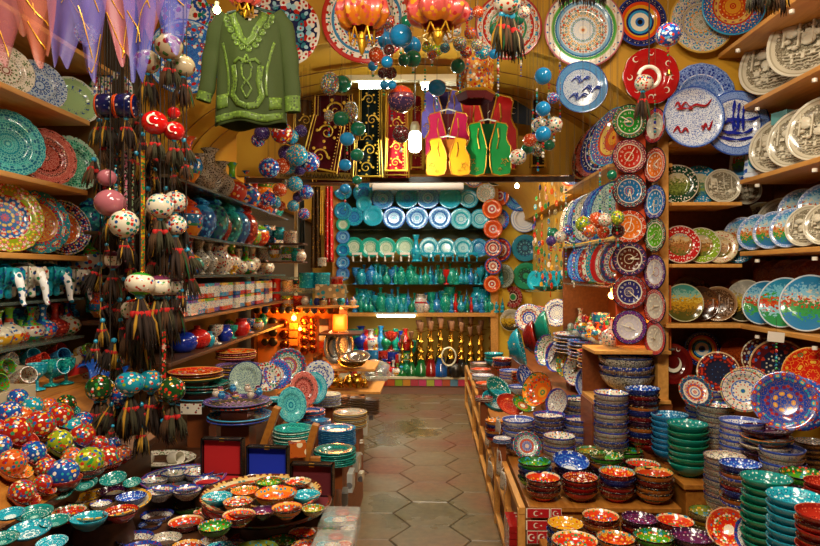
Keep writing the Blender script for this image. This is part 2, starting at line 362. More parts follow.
sty('maroon', 'maroon medallion', [(0, '#2f8a4a'), (.3, '#cfc6b0'), (.36, '#5a161a'), (.6, '#8f2426'), (.92, '#6a181a')], ['#c2a08a', '#a83a3a'], scale=9, fold=12, size=.3, back='#5a1216')
sty('bluedots2', 'white blue-flowered', [(0, '#dfdfd6'), (.9, '#e8e6dc'), (.96, '#b8c0d8')], ['#1f46b0', '#1f46b0', '#2a62c0', '#b3211a'], scale=8, fold=12, size=.36)
sty('densedot', 'tiny-dotted mint', [(0, '#b0c8b4'), (.93, '#1f2f6a')], ['#1f3f7a', '#2a5a8a'], scale=16, fold=0, size=.3, back='#1f2f6a')
sty('cobaltflor', 'cobalt rimmed floral', [(0, '#d6d4c8'), (.5, '#2456b8'), (.95, '#1a3f9a')], ['#cfe0ec', '#2a8ad0', '#c2241b'], scale=10, fold=12, size=.36)
sty('multired', 'red and navy floral', [(0, '#e0d6c0'), (.35, '#c2501e'), (.5, '#e0d6c0'), (.72, '#2a3a6a'), (.92, '#8a3a2a')], FLO, scale=11, fold=14, size=.36)
sty('rosewhite', 'white plate with red rose pattern', [(0, '#d8d2bf'), (.94, '#7a8a6a')], ['#a8202a', '#2a7a4a', '#2a5ab0', '#c23a2a'], scale=5.5, fold=0, size=.38)
sty('tealdark', 'dark green embossed', [(0, '#0f5f5a'), (.6, '#10806c'), (.93, '#0a5a50')], ['#0a3f3f', '#1a9a86'], scale=12, fold=12, size=.34, line='#0a4a4a', back='#0a5a50')
sty('tealstack', 'teal lace-patterned', [(0, '#0f8a80'), (.9, '#12a090'), (.96, '#0f8078')], ['#0a5a60', '#3ac4b0'], scale=12, fold=12, size=.33, back='#0f7f74')
sty('bluestack', 'azure lace-patterned', [(0, '#2a86b8'), (.9, '#1f78b0'), (.96, '#18649a')], ['#14508a', '#5ab4d4'], scale=12, fold=12, size=.33, back='#145f94')
sty('cobaltred', 'cobalt dish with red and gold leaves', [(0, '#1a3f9e'), (.93, '#4a6ab8')], ['#b8321e', '#c98a4a', '#2a9ab0', '#7a1f3a'], scale=5.2, fold=7, size=.34, core='#e0b04a', line='#8a6a3a', lw=.025, back='#14307a')
sty('scarlet', 'scarlet rug-patterned', [(0, '#c8200f'), (.9, '#d83a18'), (.96, '#e0b060')], ['#3a8a4a', '#e0b03a', '#1f3a7a', '#e8d8b0'], scale=4, fold=6, size=.25, core='#c8200f', back='#8a140a', line='#e8902a', lw=.03)
sty('darkpais', 'dark blue-red paisley', [(0, '#1f2238'), (.6, '#5a1a1e'), (.93, '#c8a070')], ['#b8321e', '#e0d8c0', '#2a62a8'], scale=5, fold=8, size=.3, back='#2a1a20')
sty('bigfloral', 'large cream floral', [(0, '#dcd4c0'), (.45, '#6f86b8'), (.52, '#dcd4c0'), (.9, '#3a4a6a'), (.94, '#b89a6a')], ['#c2241b', '#2a5ab0', '#2a8a6a', '#c2241b'], scale=9, fold=12, size=.33, back='#8a7a5a')
# clock faces
for k, d, c1, c2 in (('ckgreen', 'green-faced', '#1f8a2a', '#2a6a3a'), ('ckred', 'red-faced', '#c2281a', '#8a1f3a'), ('ckblue', 'blue-faced', '#1a6ea8', '#4a2a3a'),
                     ('ckbrown', 'brown-faced', '#5a1f1a', '#3a2a5a'), ('ckorange', 'orange-faced', '#e0701a', '#c23a1a'), ('cklime', 'lime-faced', '#5fae1f', '#2a5a3a'),
                     ('cknavy', 'navy-faced', '#2a2a6a', '#8a2a2a'), ('ckwhite', 'white-faced', '#cfc8b8', '#b8343a'), ('ckazure', 'azure-rimmed', '#2a8ac8', '#1a5aa8'), ('ckpurple', 'purple-rimmed', '#cfc8d0', '#5a2a7a')):
    sty(k, d, [(0, c1), (.25, '#cfc4a4'), (.275, c1), (.66, '#d8cfb8'), (.72, c2), (.94, '#1a1a2a')], ['#e0d4b0', '#c0342a', '#3a9aa8', '#e8e0c8'], scale=12, fold=12, size=.3, dens=[(0, 0.), (.1, 1.), (.3, 0.), (.7, 1.), (.93, 0.)])
def scenic(key, desc, rim, sky, mid, low, w=.82):
    name = 'scene_' + key
    m, n, l, b = newmat(name)
    tc = n.new('ShaderNodeTexCoord').outputs['Object']; sp = n.new('ShaderNodeSeparateXYZ'); l.new(tc, sp.inputs[0])
    x, y, z = sp.outputs
    info = n.new('ShaderNodeObjectInfo')
    no = n.new('ShaderNodeTexVoronoi'); no.inputs['Scale'].default_value = 13; no.voronoi_dimensions = '4D'
    l.new(tc, no.inputs['Vector']); l.new(info.outputs['Random'], no.inputs['W'])
    sv = n.new('ShaderNodeSeparateXYZ'); l.new(no.outputs['Color'], sv.inputs[0])
    t = math_(n, l, 'ADD', math_(n, l, 'MULTIPLY', y, .5), math_(n, l, 'MULTIPLY', sv.outputs[0], .22))
    t = math_(n, l, 'ADD', t, .34)
    r = ramp(n, [(0, low[0]), (.22, low[1]), (.34, mid[0]), (.44, mid[1]), (.52, mid[2]), (.6, sky[0]), (.75, sky[1])]); l.new(t, r.inputs[0])
    rr = math_(n, l, 'SQRT', math_(n, l, 'ADD', math_(n, l, 'MULTIPLY', x, x), math_(n, l, 'MULTIPLY', y, y)))
    v = n.new('ShaderNodeTexVoronoi'); v.inputs['Scale'].default_value = 9; l.new(tc, v.inputs['Vector'])
    rimc = mix(n, l, math_(n, l, 'LESS_THAN', v.outputs['Distance'], .33), rim[0], rim[1])
    col = mix(n, l, math_(n, l, 'GREATER_THAN', rr, w), r.outputs[0], rimc)
    col = mix(n, l, math_(n, l, 'GREATER_THAN', rr, .95), col, rim[2])
    l.new(col, b.inputs['Base Color']); setp(b, Roughness=.15, Coat_Weight=.35)
    STY[key] = (desc, m, flat('#8a7a60'))
SKY = ('#9cc6d8', '#3f8fc4')
scenic('scred', 'red rimmed landscape', ('#c01f1f', '#e6dccb', '#d8cdb8'), ('#c8b48a', '#8a9aa0'), ('#a86a3a', '#8a5a2a', '#c89a5a'), ('#5a5a2a', '#7a6a2a'), .6)
scenic('sclime', 'lime rimmed landscape', ('#8aae2a', '#e6dccb', '#d8cdb8'), ('#c8b48a', '#9ab0a0'), ('#a8763a', '#8a5a2a', '#c89a5a'), ('#5a6a2a', '#7a7a2a'), .6)
scenic('scgreen', 'dark green rimmed landscape', ('#12402a', '#e6dccb', '#cfc8b0'), ('#cbbf9a', '#b0b49a'), ('#7a8a3a', '#5a6a2a', '#a8a05a'), ('#3a4a1a', '#5a6a2a'), .6)
scenic('scteal', 'teal rimmed landscape', ('#1a7fa8', '#e6dccb', '#1a7fa8'), ('#cbbf9a', '#9ab8c0'), ('#8a9a4a', '#5a7a5a', '#a8b08a'), ('#2a6a8a', '#5a8a7a'), .6)
scenic('scfl', 'flower rimmed landscape', ('#d8c8a0', '#b83a2a', '#a89a6a'), ('#cbb78a', '#a89a7a'), ('#a8763a', '#8a5a2a', '#c89a5a'), ('#5a5a2a', '#7a6a2a'), .62)
scenic('city', 'blue rimmed mosque view', ('#7f9cd0', '#dfe3ea', '#b8c4dc'), SKY, ('#c88a4a', '#b8501e', '#cfc8b0'), ('#2a6a9a', '#2f8a3a'), .84)
scenic('citysea', 'blue skied harbour view', ('#4f8ab8', '#4f8ab8', '#c8d4d8'), ('#7fb8d0', '#2f86b8'), ('#3a8a4a', '#b8401e', '#cfc8b0'), ('#2a78a8', '#3a9a4a'), .94)
scenic('cityred', 'red roofed harbour view', ('#3f98b8', '#3f98b8', '#c8d4d8'), ('#6fb8cc', '#2a8ab0'), ('#b8301a', '#c8501e', '#3a9a4a'), ('#2a8a4a', '#8ac0c8'), .94)
scenic('sunset', 'green and gold sunset mosque', ('#8aa88a', '#8aa88a', '#b8b890'), ('#7fae9c', '#3f8f84'), ('#b88a1e', '#a87a1a', '#c8a83a'), ('#4a4a1a', '#7a5a1a'), .95)
scenic('brown', 'brown lacquer mosque', ('#3a1f12', '#3a1f12', '#5a2f18'), ('#5a3a1e', '#3a2414'), ('#7a3a14', '#a8541a', '#6a4420'), ('#2a160c', '#4a2410'), .96)
scenic('amber', 'amber lacquer', ('#7a2a10', '#7a2a10', '#8a3a18'), ('#9a3a12', '#7a2a10'), ('#b8501a', '#8a3412', '#a8441a'), ('#5a1c0c', '#7a2a10'), .96)
scenic('grey', 'grey skied yellow hill', ('#b0aa98', '#b0aa98', '#c8c0a8'), ('#c0bcae', '#a8a89c'), ('#c8a02a', '#d8b83a', '#a89a6a'), ('#2a2a1a', '#8a6a1a'), .95)

# bowls and pots: inside and outside paint
def bpat(key, rings, pal, **k): return painted('bowl_' + key, rings, pal, **k)
def bout(key, rings, pal, hi=.66, **k): return painted('bowlout_' + key, rings, pal, axis='z', lo=0, hi=hi, fold=0, **k)
BOWL = {}
def bowl_sty(key, desc, inn, out): BOWL[key] = (desc, inn, out)
multi = ['#e8e0c8', '#1f8ab0', '#e0a02a', '#2a8a4a', '#c2241b']
bowl_sty('redin', 'red painted', bpat('redin', [(0, '#e8dfc8'), (.25, '#c8280f'), (.8, '#d8401a'), (.92, '#e8c89a'), (.96, '#141014')], multi, scale=6, fold=7, size=.33), bout('black_red', [(0, '#c81f14'), (.35, '#141014'), (.55, '#7a1414'), (.9, '#141014')], ['#e8c89a'], scale=9, size=.16))
bowl_sty('greenin', 'green painted', bpat('greenin', [(0, '#e8dfc8'), (.2, '#b83a1a'), (.45, '#4a9a1f'), (.85, '#1f6a1f'), (.95, '#141014')], multi, scale=6, fold=7, size=.33), bout('green_o', [(0, '#1a3a14'), (.4, '#2f8a1f'), (.85, '#141014')], ['#8ac03a'], scale=9, size=.16))
bowl_sty('orangein', 'orange painted', bpat('orangein', [(0, '#e89a2a'), (.3, '#e0661a'), (.85, '#e8902a'), (.95, '#3a1a10')], multi, scale=6, fold=7, size=.33), bout('orange_o', [(0, '#c85a14'), (.4, '#e08a2a'), (.85, '#7a2a10')], ['#e8d8a0', '#2a7a5a'], scale=9, size=.2))
bowl_sty('bluein', 'cobalt painted', bpat('bluein', [(0, '#dfe3e6'), (.35, '#1a46b0'), (.9, '#1a3a9a'), (.96, '#0f1f5a')], ['#dfe3e6', '#4a8ad0', '#c8d8e8'], scale=8, fold=10, size=.33), bout('blue_o', [(0, '#12206a'), (.85, '#0f1a4a')], ['#4a6ab8'], scale=9, size=.2))
bowl_sty('darkred', 'dark red painted', bpat('darkredin', [(0, '#2a9ab0'), (.3, '#2aa8b8'), (.4, '#8a1414'), (.9, '#b3211a'), (.96, '#2a0c0c')], ['#e8dfc8', '#e0a02a'], scale=8, fold=12, size=.28), bout('dred_o', [(0, '#7a1010'), (.5, '#a81a14'), (.85, '#2a0c0c')], ['#d8a070'], scale=9, size=.14))
bowl_sty('tealin', 'teal glazed', bpat('tealin', [(0, '#7fc0b4'), (.2, '#0f7f7a'), (.9, '#12908a'), (.96, '#0a625c')], ['#cfe6da', '#0f5f60', '#1a7a7a'], scale=9, fold=10, size=.33), bout('teal_o', [(0, '#0a6a5a'), (.8, '#0f8470')], ['#0a5f54'], scale=9, size=.2))
bowl_sty('greenglz', 'sea green glazed', bpat('greeng', [(0, '#9fd8b8'), (.2, '#12906a'), (.9, '#149a72'), (.96, '#0c6a4c')], ['#7fcca4', '#0a5a44', '#0f7a58'], scale=9, fold=10, size=.33), bout('greeng_o', [(0, '#0a5f42'), (.8, '#0f7a58')], ['#0a5038'], scale=9, size=.2))
bowl_sty('turqin', 'turquoise glazed', bpat('turqin', [(0, '#cfe6e6'), (.3, '#1fa0b4'), (.9, '#2ab4c4'), (.96, '#12809a')], ['#dff0ee', '#0f6f90', '#14809a'], scale=9, fold=10, size=.33), bout('turq_o', [(0, '#0f7890'), (.8, '#1590a8')], ['#0f6a84'], scale=9, size=.2))
bowl_sty('azure', 'azure glazed', bpat('azurein', [(0, '#8fc4dc'), (.2, '#2a86b8'), (.96, '#1a5f94')], ['#bfe0ec', '#14507a'], scale=10, fold=12, size=.33), bout('azure_o', [(0, '#14608a'), (.8, '#1f78a8')], ['#3a98c0'], scale=12, size=.25))
bowl_sty('bluelacebowl', 'blue rimmed white floral', bpat('bluelacein', [(0, '#dcd6c6'), (.82, '#e4dfd0'), (.9, '#1f3fa0')], ['#b3211a', '#1f3f9a', '#2a3a5a', '#8a2a2a'], scale=10, fold=0, size=.3), bout('bluelace_o', [(0, '#7a5f44'), (.5, '#8a6a4c'), (.82, '#1a3484')], ['#1a2a6a', '#c8b89a'], scale=12, size=.3))
bowl_sty('bluewh', 'blue and white lace', bpat('bluewhin', [(0, '#dcdcd8'), (.9, '#2a46a0'), (.96, '#c8cce0')], ['#2a48a8', '#3a5ab4'], scale=11, fold=12, size=.33, line='#7f8cc4', lw=.04), bout('bluewh_o', [(0, '#c8c0ae'), (.5, '#d8d2c2'), (.85, '#2a46a0')], ['#4a5fae'], scale=12, size=.3))
bowl_sty('creamlace', 'cream lace-painted', bpat('creamlacein', [(0, '#d8d0bc'), (.9, '#b8ae98'), (.96, '#3a3a4a')], ['#3a4a8a', '#8a3a2a', '#2a6a5a'], scale=12, fold=12, size=.33), bout('creamlace_o', [(0, '#b8a888'), (.45, '#c8baa0'), (.85, '#5a4a3a')], ['#3a3a5a', '#8a4a3a', '#4a6a5a'], scale=14, size=.33))
bowl_sty('moorish', 'orange banded painted', bpat('moorin', [(0, '#2f8a5a'), (.2, '#d8501a'), (.6, '#b83a14'), (.9, '#e0a050'), (.96, '#2a140c')], multi, scale=6, fold=8, size=.33), bout('moor_o', [(0, '#b8501a'), (.3, '#1f5a5a'), (.5, '#c8701f'), (.85, '#2a140c')], ['#e8c080', '#2a7a8a'], scale=9, size=.2))
bowl_sty('redwine', 'brick red glazed', bpat('redwin', [(0, '#a8281a'), (.9, '#8a1a14'), (.96, '#c86a4a')], ['#d8704a', '#6a1010'], scale=9, fold=10, size=.25), bout('redwin_o', [(0, '#6a1210'), (.8, '#8a1a14')], ['#4a0c0c'], scale=9, size=.2))
bowl_sty('oliveb', 'olive painted', bpat('olivein', [(0, '#c85a1e'), (.3, '#8a8a2a'), (.9, '#6a7a2a'), (.96, '#2a2a14')], multi, scale=6, fold=8, size=.33), bout('olive_o', [(0, '#5a5a2a'), (.5, '#8a7a4a'), (.85, '#3a3a1a')], ['#c8b880'], scale=10, size=.25))
bowl_sty('yellowin', 'yellow painted', bpat('yellowin', [(0, '#e8e0c8'), (.25, '#d8a01f'), (.9, '#e0a82a'), (.96, '#2a140c')], ['#c2241b', '#e8e0c8', '#1f6ab0'], scale=7, fold=8, size=.25), bout('yellow_o', [(0, '#b8861a'), (.85, '#2a140c')], ['#7a4a14'], scale=9, size=.2))
bowl_sty('purplein', 'purple painted', bpat('purplein', [(0, '#e8e0d8'), (.3, '#5a1f4a'), (.9, '#3a1438'), (.96, '#1a0c1a')], ['#e8e0d8', '#b83a6a', '#8a6ab0'], scale=7, fold=8, size=.22), bout('purple_o', [(0, '#2a1028'), (.85, '#1a0c1a')], ['#6a3a5a'], scale=9, size=.2))
bowl_sty('whiteflor', 'white floral', bpat('whiteflin', [(0, '#e2dccb'), (.9, '#e2dccb'), (.95, '#1f3fa0')], ['#c2241b', '#2a8a4a', '#1f46a0', '#e08a2a'], scale=7, fold=0, size=.33), bout('whitefl_o', [(0, '#d8d0bc'), (.85, '#1f3fa0')], ['#3a4a6a', '#8a3a2a'], scale=12, size=.3))
bowl_sty('crimson', 'crimson-backed white floral', MATS['bowl_whiteflin'], flat('#b80f4a'))
bowl_sty('speckled', 'black speckled cream', bpat('speckin', [(0, '#e2dccb'), (.92, '#1f3fa0')], ['#c2241b', '#1f46a0', '#2a8a4a'], scale=8, fold=9, size=.33), bout('speck_o', [(0, '#b8b09a'), (.9, '#1a2a5a')], ['#1a1a1a', '#3a3a3a'], scale=16, size=.33))
# ------------------------------------------------------------ the room
def hex_floor():
    mb = MB(); mb.box((0, 4, -.02), (6, 10.4, .04), 1)
    R = .245
    for i in range(-8, 9):
        for j in range(-2, 24):
            cx = i * 1.5 * R; cy = j * math.sqrt(3) * R + (math.sqrt(3)/2*R if i % 2 else 0)
            if cy > 9.0 or cy < -.9: continue
            b = len(mb.v); h = rnd.uniform(.0, .0022)
            for k in range(6):
                a = PI/3*k; mb.v.append(Vector((cx + (R-.005)*math.cos(a), cy + (R-.005)*math.sin(a), .001)))
            for k in range(6):
                a = PI/3*k; mb.v.append(Vector((cx + (R-.009)*math.cos(a), cy + (R-.009)*math.sin(a), .005+h)))
            for k in range(6):
                k2 = (k+1) % 6; mb.f.append((b+k, b+k2, b+6+k2, b+6+k)); mb.m.append(0)
            mb.f.append(tuple(b+6+k for k in range(6))); mb.m.append(0)
    return mb
def stone():
    m, n, l, b = newmat('floor_stone')
    tc = n.new('ShaderNodeTexCoord').outputs['Object']
    a = n.new('ShaderNodeTexNoise'); a.inputs['Scale'].default_value = 1.3; a.inputs['Detail'].default_value = 6; l.new(tc, a.inputs['Vector'])
    r = ramp(n, [(.3, '#5c5030'), (.45, '#75664a'), (.55, '#785c3e'), (.72, '#7c4630')], 'LINEAR'); l.new(a.outputs[0], r.inputs[0])
    f = n.new('ShaderNodeTexNoise'); f.inputs['Scale'].default_value = 22; f.inputs['Detail'].default_value = 5; l.new(tc, f.inputs['Vector'])
    g = ramp(n, [(.35, .75), (.7, 1.12)], 'LINEAR'); l.new(f.outputs[0], g.inputs[0])
    l.new(mix(n, l, 1.0, r.outputs[0], g.outputs[0], 'MULTIPLY'), b.inputs['Base Color'])
    rr = ramp(n, [(.35, .22), (.7, .5)], 'LINEAR'); l.new(a.outputs[0], rr.inputs[0]); l.new(rr.outputs[0], b.inputs['Roughness'])
    bp = n.new('ShaderNodeBump'); bp.inputs['Strength'].default_value = .12; l.new(f.outputs[0], bp.inputs['Height']); l.new(bp.outputs[0], b.inputs['Normal'])
    return m
struct('floor', hex_floor(), [stone(), plain('grout', '#2c2419', .8)])
struct('ceiling', MB().box((0, 1.6, 3.33), (4.5, 4.3, .06)), [OCHRE])
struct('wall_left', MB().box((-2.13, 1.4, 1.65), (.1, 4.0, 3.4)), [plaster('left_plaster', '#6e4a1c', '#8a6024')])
struct('wall_right', MB().box((2.13, 1.65, 1.65), (.1, 4.7, 3.4)), [OCHRE])
struct('wall_back', MB().box((-.1, 9.0, 1.7), (4.4, .1, 3.6)), [plaster('back_plaster', '#a8842a', '#c09a38')])
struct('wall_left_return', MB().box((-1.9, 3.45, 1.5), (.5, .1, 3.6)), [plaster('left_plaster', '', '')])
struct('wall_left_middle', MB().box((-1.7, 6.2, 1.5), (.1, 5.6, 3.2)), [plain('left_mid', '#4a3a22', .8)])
struct('wall_right_middle', MB().box((1.42, 6.5, 1.5), (.1, 5.0, 3.0)), [plaster('right_mid_plaster', '#c0922a', '#cfa63a')])
ACX, AHW, ASP, ARI = -.15, 1.42, 2.30, .64
def vz(x): return ASP + ARI*math.sqrt(max(.02, 1-((x-ACX)/AHW)**2)) - .002
def arch(a): return (ACX + AHW*math.cos(a), ASP + ARI*math.sin(a))
def vault():
    mb = MB(); n = 40
    b = len(mb.v)
    for y in (3.64, 8.95):
        for i in range(n+1):
            x, z = arch(PI*i/n); mb.v.append(Vector((x, y, z)))
    for i in range(n): mb.f.append((b+i, b+i+1, b+n+2+i, b+n+1+i)); mb.m.append(0)
    # ledges from springing to the side walls
    mb.box((-1.61, 6.3, ASP+.02), (.12, 5.3, .04)); mb.box((1.33, 6.3, ASP+.02), (.14, 5.3, .04))
    # painted ribs on the vault near the opening
    for k in range(3):
        y0 = 3.85 + k*.22
        pts = [(arch(a)[0]*.997, y0 + .25*math.sin(a), arch(a)[1]-.004) for a in [PI*i/30 for i in range(31)]]
        mb.tube(pts, .003, 4, 1)
    return mb
struct('ceiling_vault', vault(), [OCHRE, plain('rib_paint', '#7a4a14', .7)], True)
def arch_wall():
    mb = MB(); n = 40
    out = []
    for i in range(n+1):
        x, z = arch(PI*i/n); out.append((x, z))
    y0, y1 = 3.62, 3.70; b = len(mb.v)
    # front face: strips from the arch up to the ceiling, plus the two side panels
    for y in (y0, y1):
        for x, z in out: mb.v.append(Vector((x, y, z)))
        for x, z in out: mb.v.append(Vector((x, y, 3.34)))
    m_ = n+1
    for i in range(n):
        mb.f.append((b+i, b+i+1, b+m_+i+1, b+m_+i)); mb.m.append(0)
        mb.f.append((b+2*m_+i+1, b+2*m_+i, b+3*m_+i, b+3*m_+i+1)); mb.m.append(0)
        mb.f.append((b+i+1, b+i, b+2*m_+i, b+2*m_+i+1)); mb.m.append(0)
    xr = ACX+AHW; xl = ACX-AHW
    mb.box(((xr+2.1)/2, 3.66, 2.84), (2.1-xr, .08, 1.0)); mb.box(((xl-2.1)/2, 3.66, 2.82), (2.1+xl, .08, 1.04))
    return mb
struct('wall_arch', arch_wall(), [OCHRE])
struct('wall_bulkhead', MB().box((-.15, 4.62, 2.66), (2.5, .06, .72)), [OCHRE])
# beam that carries the textiles, and the rolled white blind under it
b_ = put(MB().box((-.15, 4.50, 2.255), (2.3, .05, .035)).mesh('beam', [WOODD], False), 'trim_1', kind='structure')

# ------------------------------------------------------------ shelving and counters
def unit(name, label, cat='shelf', loc=(0,0,0)): return thing(name, label, cat, loc)
def board(parent, c, d, mat=WOODS, name='shelf_board', bv=.003):
    o = put(MB().box((0,0,0), d).mesh(name, [mat], False), name, c, parent=parent); bev(o, bv); return o
left = unit('wall_shelving', 'pine wall shelves with plates on the left wall', 'shelving')
LZ = {0: 2.685, 1: 2.36, 2: 2.01, 3: 1.683}
for k, (z, y1) in enumerate([(2.685, 3.38), (2.36, 3.15), (2.01, 3.13), (1.683, 3.13)]):
    board(left, (-1.88, (y1+.7)/2, z-.012), (.36, y1-.7, .024))
    for yy in (2.0, 2.9):
        put(MB().box((0,0,0), (.03, .02, .05)).mesh('bracket', [STEEL], False), 'bracket', (-1.95, yy, z-.05), parent=left)
gl = unit('glass_wall_shelving', 'glass shelves with elephants and small vases on the left wall', 'shelving')
for z in (1.48, 1.294):
    board(gl, (-1.88, 1.9, z-.006), (.36, 2.4, .012), GLASS, 'glass_shelf', .002)
lm = unit('display_shelving', 'dark shelves of vases along the left side beyond the hanging balls', 'shelving')
for z, dx in ((2.07, 0), (1.80, .02), (1.59, .02)):
    board(lm, (-1.43-dx, 4.25, z-.008), (.40, 2.5, .016), plain('smoked_shelf', '#4a4030', .15), 'glass_shelf', .002)
for z in (1.37, 1.17, ):
    board(lm, (-1.45, 4.2, z-.01), (.42, 2.4, .02), WOODD)
ru = unit('corner_shelving', 'pine corner shelving with souvenir plates on the right', 'shelving')
for z, y1, x0 in ((2.816, 3.61, 1.6), (2.51, 3.57, 1.7), (2.11, 3.57, 1.7), (1.717, 3.57, 1.7), (1.32, 3.57, 1.7)):
    board(ru, ((2.08+x0)/2, (y1+1.0)/2, z-.012), (2.08-x0, y1-1.0, .024))
    for yy in (2.2, 2.9, 3.4):
        put(MB().lathe([(1e-4, -.016), (.012, -.016), (.012, .0), (1e-4, 0)], 10).mesh('shelf_peg', [WHITE]), 'shelf_peg', (x0+.01, yy, z-.045), parent=ru)
for z in (2.33, 1.99, 1.65):
    board(ru, (1.52, 3.73, z-.01), (.38, .34, .02))
board(ru, (1.67, 3.73, 1.308), (.74, .33, .022))
board(ru, (1.30, 3.66, 1.55), (.06, .10, 2.0), WOODS, 'post')
board(ru, (1.70, 3.93, 1.55), (.8, .03, 2.0), WOODR, 'back_panel')
board(ru, (2.075, 3.3, 1.6), (.01, 1.3, 1.5), WOODR, 'side_panel')
cp = unit('clock_board', 'orange-red board carrying the column of plate clocks', 'board')
board(cp, (1.135, 3.66, 1.84), (.165, .02, 1.30), plain('orange_board', '#d8480f', .5), 'panel')
sr = unit('side_shelving', 'shelves of leaning plates receding behind the clock column', 'shelving')
for z, mt in ((2.22, WOODS), (1.80, GLASS), (1.53, GLASS)):
    board(sr, (1.19, 4.28, z-.01), (.36, 1.24, .02 if mt is WOODS else .012), mt, 'shelf_board')
board(sr, (1.19, 4.9, 1.4), (.36, .02, .8), WOODR, 'end_panel')
board(sr, (1.2, 4.3, 1.17), (.36, 1.3, .012), GLASS, 'glass_shelf')
board(sr, (1.355, 4.3, 1.35), (.01, 1.3, .36), plain('amber_back', '#b8561a', .6), 'back_panel')
nb = unit('display_counter', 'lit wooden niche below the clocks holding blue bowls', 'counter')
board(nb, (1.12, 3.72, 1.16), (.42, .3, .02), WOODS); board(nb, (1.12, 3.72, .885), (.42, .3, .02), WOODS)
board(nb, (1.31, 3.76, 1.02), (.02, .2, .26), WOODS, 'side_panel'); board(nb, (1.12, 3.86, 1.02), (.42, .01, .26), WOODR, 'back_panel')
board(nb, (1.12, 3.72, .696), (.44, .28, .36), WOODR, 'plinth')

def counter(name, label, x0, x1, y0, y1, z, mat=WOODB, face=None, z0=0):
    t = thing(name, label, 'counter', ((x0+x1)/2, (y0+y1)/2, z0))
    board(t, (0, 0, z-.012-z0), (x1-x0, y1-y0, .024), mat, 'top')
    board(t, (0, 0, (z-.024-z0)/2+.002), (x1-x0-.03, y1-y0-.03, z-.03-z0), face or mat, 'body')
    return t
counter('display_counter', 'long low pine counter along the right of the aisle, nearer part', .46, 1.165, 3.0, 3.99, .51)
counter('display_counter', 'long low pine counter along the right of the aisle, farther part', .46, 1.36, 4.0, 7.4, .51)
counter('display_step', 'raised pine step at the right behind the flag stickers', 1.175, 2.07, 3.0, 3.56, .62)
counter('display_step', 'upper step against the right wall under the glass shelf', .88, 1.35, 4.05, 7.3, .76, WOODR, z0=.51)
counter('display_counter', 'low front counter at bottom right under the bowl towers', .50, 2.07, 1.3, 2.96, .38, WOODB)
counter('display_table', 'front left table crowded with bowl trays', -2.06, -.40, .9, 2.6, .76, WOODD, WOODR)
counter('display_step', 'ledge for the painted eggs on the left', -2.06, -1.12, 1.3, 2.59, .93, WOODD, z0=.76)
counter('display_step', 'high ledge of boxed cups on the left below the vases', -2.06, -1.40, 1.2, 2.59, 1.15, WOODB, z0=.93)
counter('display_step', 'far end of the high ledge below the left vases', -2.06, -1.62, 2.62, 3.3, 1.15, WOODB)
counter('display_counter', 'low step with stacked teal plates at the left edge of the aisle', -.99, -.46, 2.62, 4.55, .60, WOODD, WOODR)
counter('display_counter', 'step holding brass pots and dishes at left of the aisle', -1.62, -.63, 4.65, 6.3, .52, WOODB, WOODD)
counter('display_table', 'higher table of stacked round trays behind the plates', -1.6, -1.0, 2.7, 4.6, .80, WOODD, WOODD)
# cross rails and frame on the aisle side of the right counter
fr = thing('counter_frame', 'orange timber frame along the aisle side of the right counter', 'frame', (.43, 3, 0))
for zz in (.06, .30, .49):
    board(fr, (0, 2.3, zz), (.03, 4.6, .035), WOODS, 'rail')
for yy in (.02, .55, 1.1, 1.7, 2.4, 3.2, 4.58):
    board(fr, (-.002, yy, .25), (.035, .035, .49), WOODS, 'post')

# back display: cabinet, shelves
bc = thing('display_cabinet', 'glass-shelved cabinet of turquoise ware at the end of the shop', 'cabinet', (-.2, 8.7, 0))
board(bc, (0, 0.0, .10), (2.15, .55, .20), plain('base_panel', '#8f6a58', .6), 'base')
board(bc, (0, -.02, .222), (2.2, .58, .03), CREAM, 'sill')
board(bc, (0, .05, 1.045), (2.15, .45, .05), WOODS, 'cabinet_top')
board(bc, (1.06, -.1, 1.55), (.10, .10, 2.6), WOODS, 'post')
board(bc, (-1.06, -.1, 1.55), (.10, .10, 2.6), WOODS, 'post')
for z in (1.44, 1.75, 2.19):
    board(bc, (0, .12, z), (2.05, .26, .012), GLASS, 'glass_shelf')
put(MB().box((0, 0, 0), (2.05, .01, 1.0)).mesh('mirror_back', [plain('mirror', '#8a9a80', .12, .8)], False), 'mirror_back', (0, .26, 1.55), parent=bc)
put(MB().box((0, 0, 0), (2.05, .01, .75)).mesh('back_panel', [plain('cabinet_inner', '#6a5a2a', .4, .3)], False), 'back_panel', (0, .26, .63), parent=bc)
put(MB().box((0, 0, 0), (2.05, .01, .75)).mesh('back_panel', [plain('upper_panel', '#20452f', .5)], False), 'back_panel', (0, .24, 2.45), parent=bc)
# row of small tiles on the sill front
tcol = ['#b8241a', '#c2502a', '#8aa81f', '#d08a2a', '#b83a4a', '#c83a6a', '#a8b43a', '#c8407a', '#b8502a', '#5a8aa8', '#c83a5a', '#a8381a', '#9ab83a', '#b82a3a']
for k in range(14):
    p = W(383 + k*7.9, 384, 8.39)
    put(MB().box((0,0,0), (.095, .012, .085)).mesh('tile', [flat(tcol[k], .3)], False), 'sill_tile', (p.x, 8.405, .16),
        label='small painted tile on the cabinet base, %s from the left' % ORD[k], cat='tile', group='tiles along the cabinet base')

RB = MB().box((0, 0, .5), (1, 1, 1)).mesh('riser_block', [WOODR], False)
def riser(x, y, z0, z1, R, where):
    if z1 - z0 > .006: put(RB, 'riser_block', (x, y, z0), (0,0,0), (R*.8, R*.8, z1-z0-.001), label='plain wooden block under ' + where, cat='block')
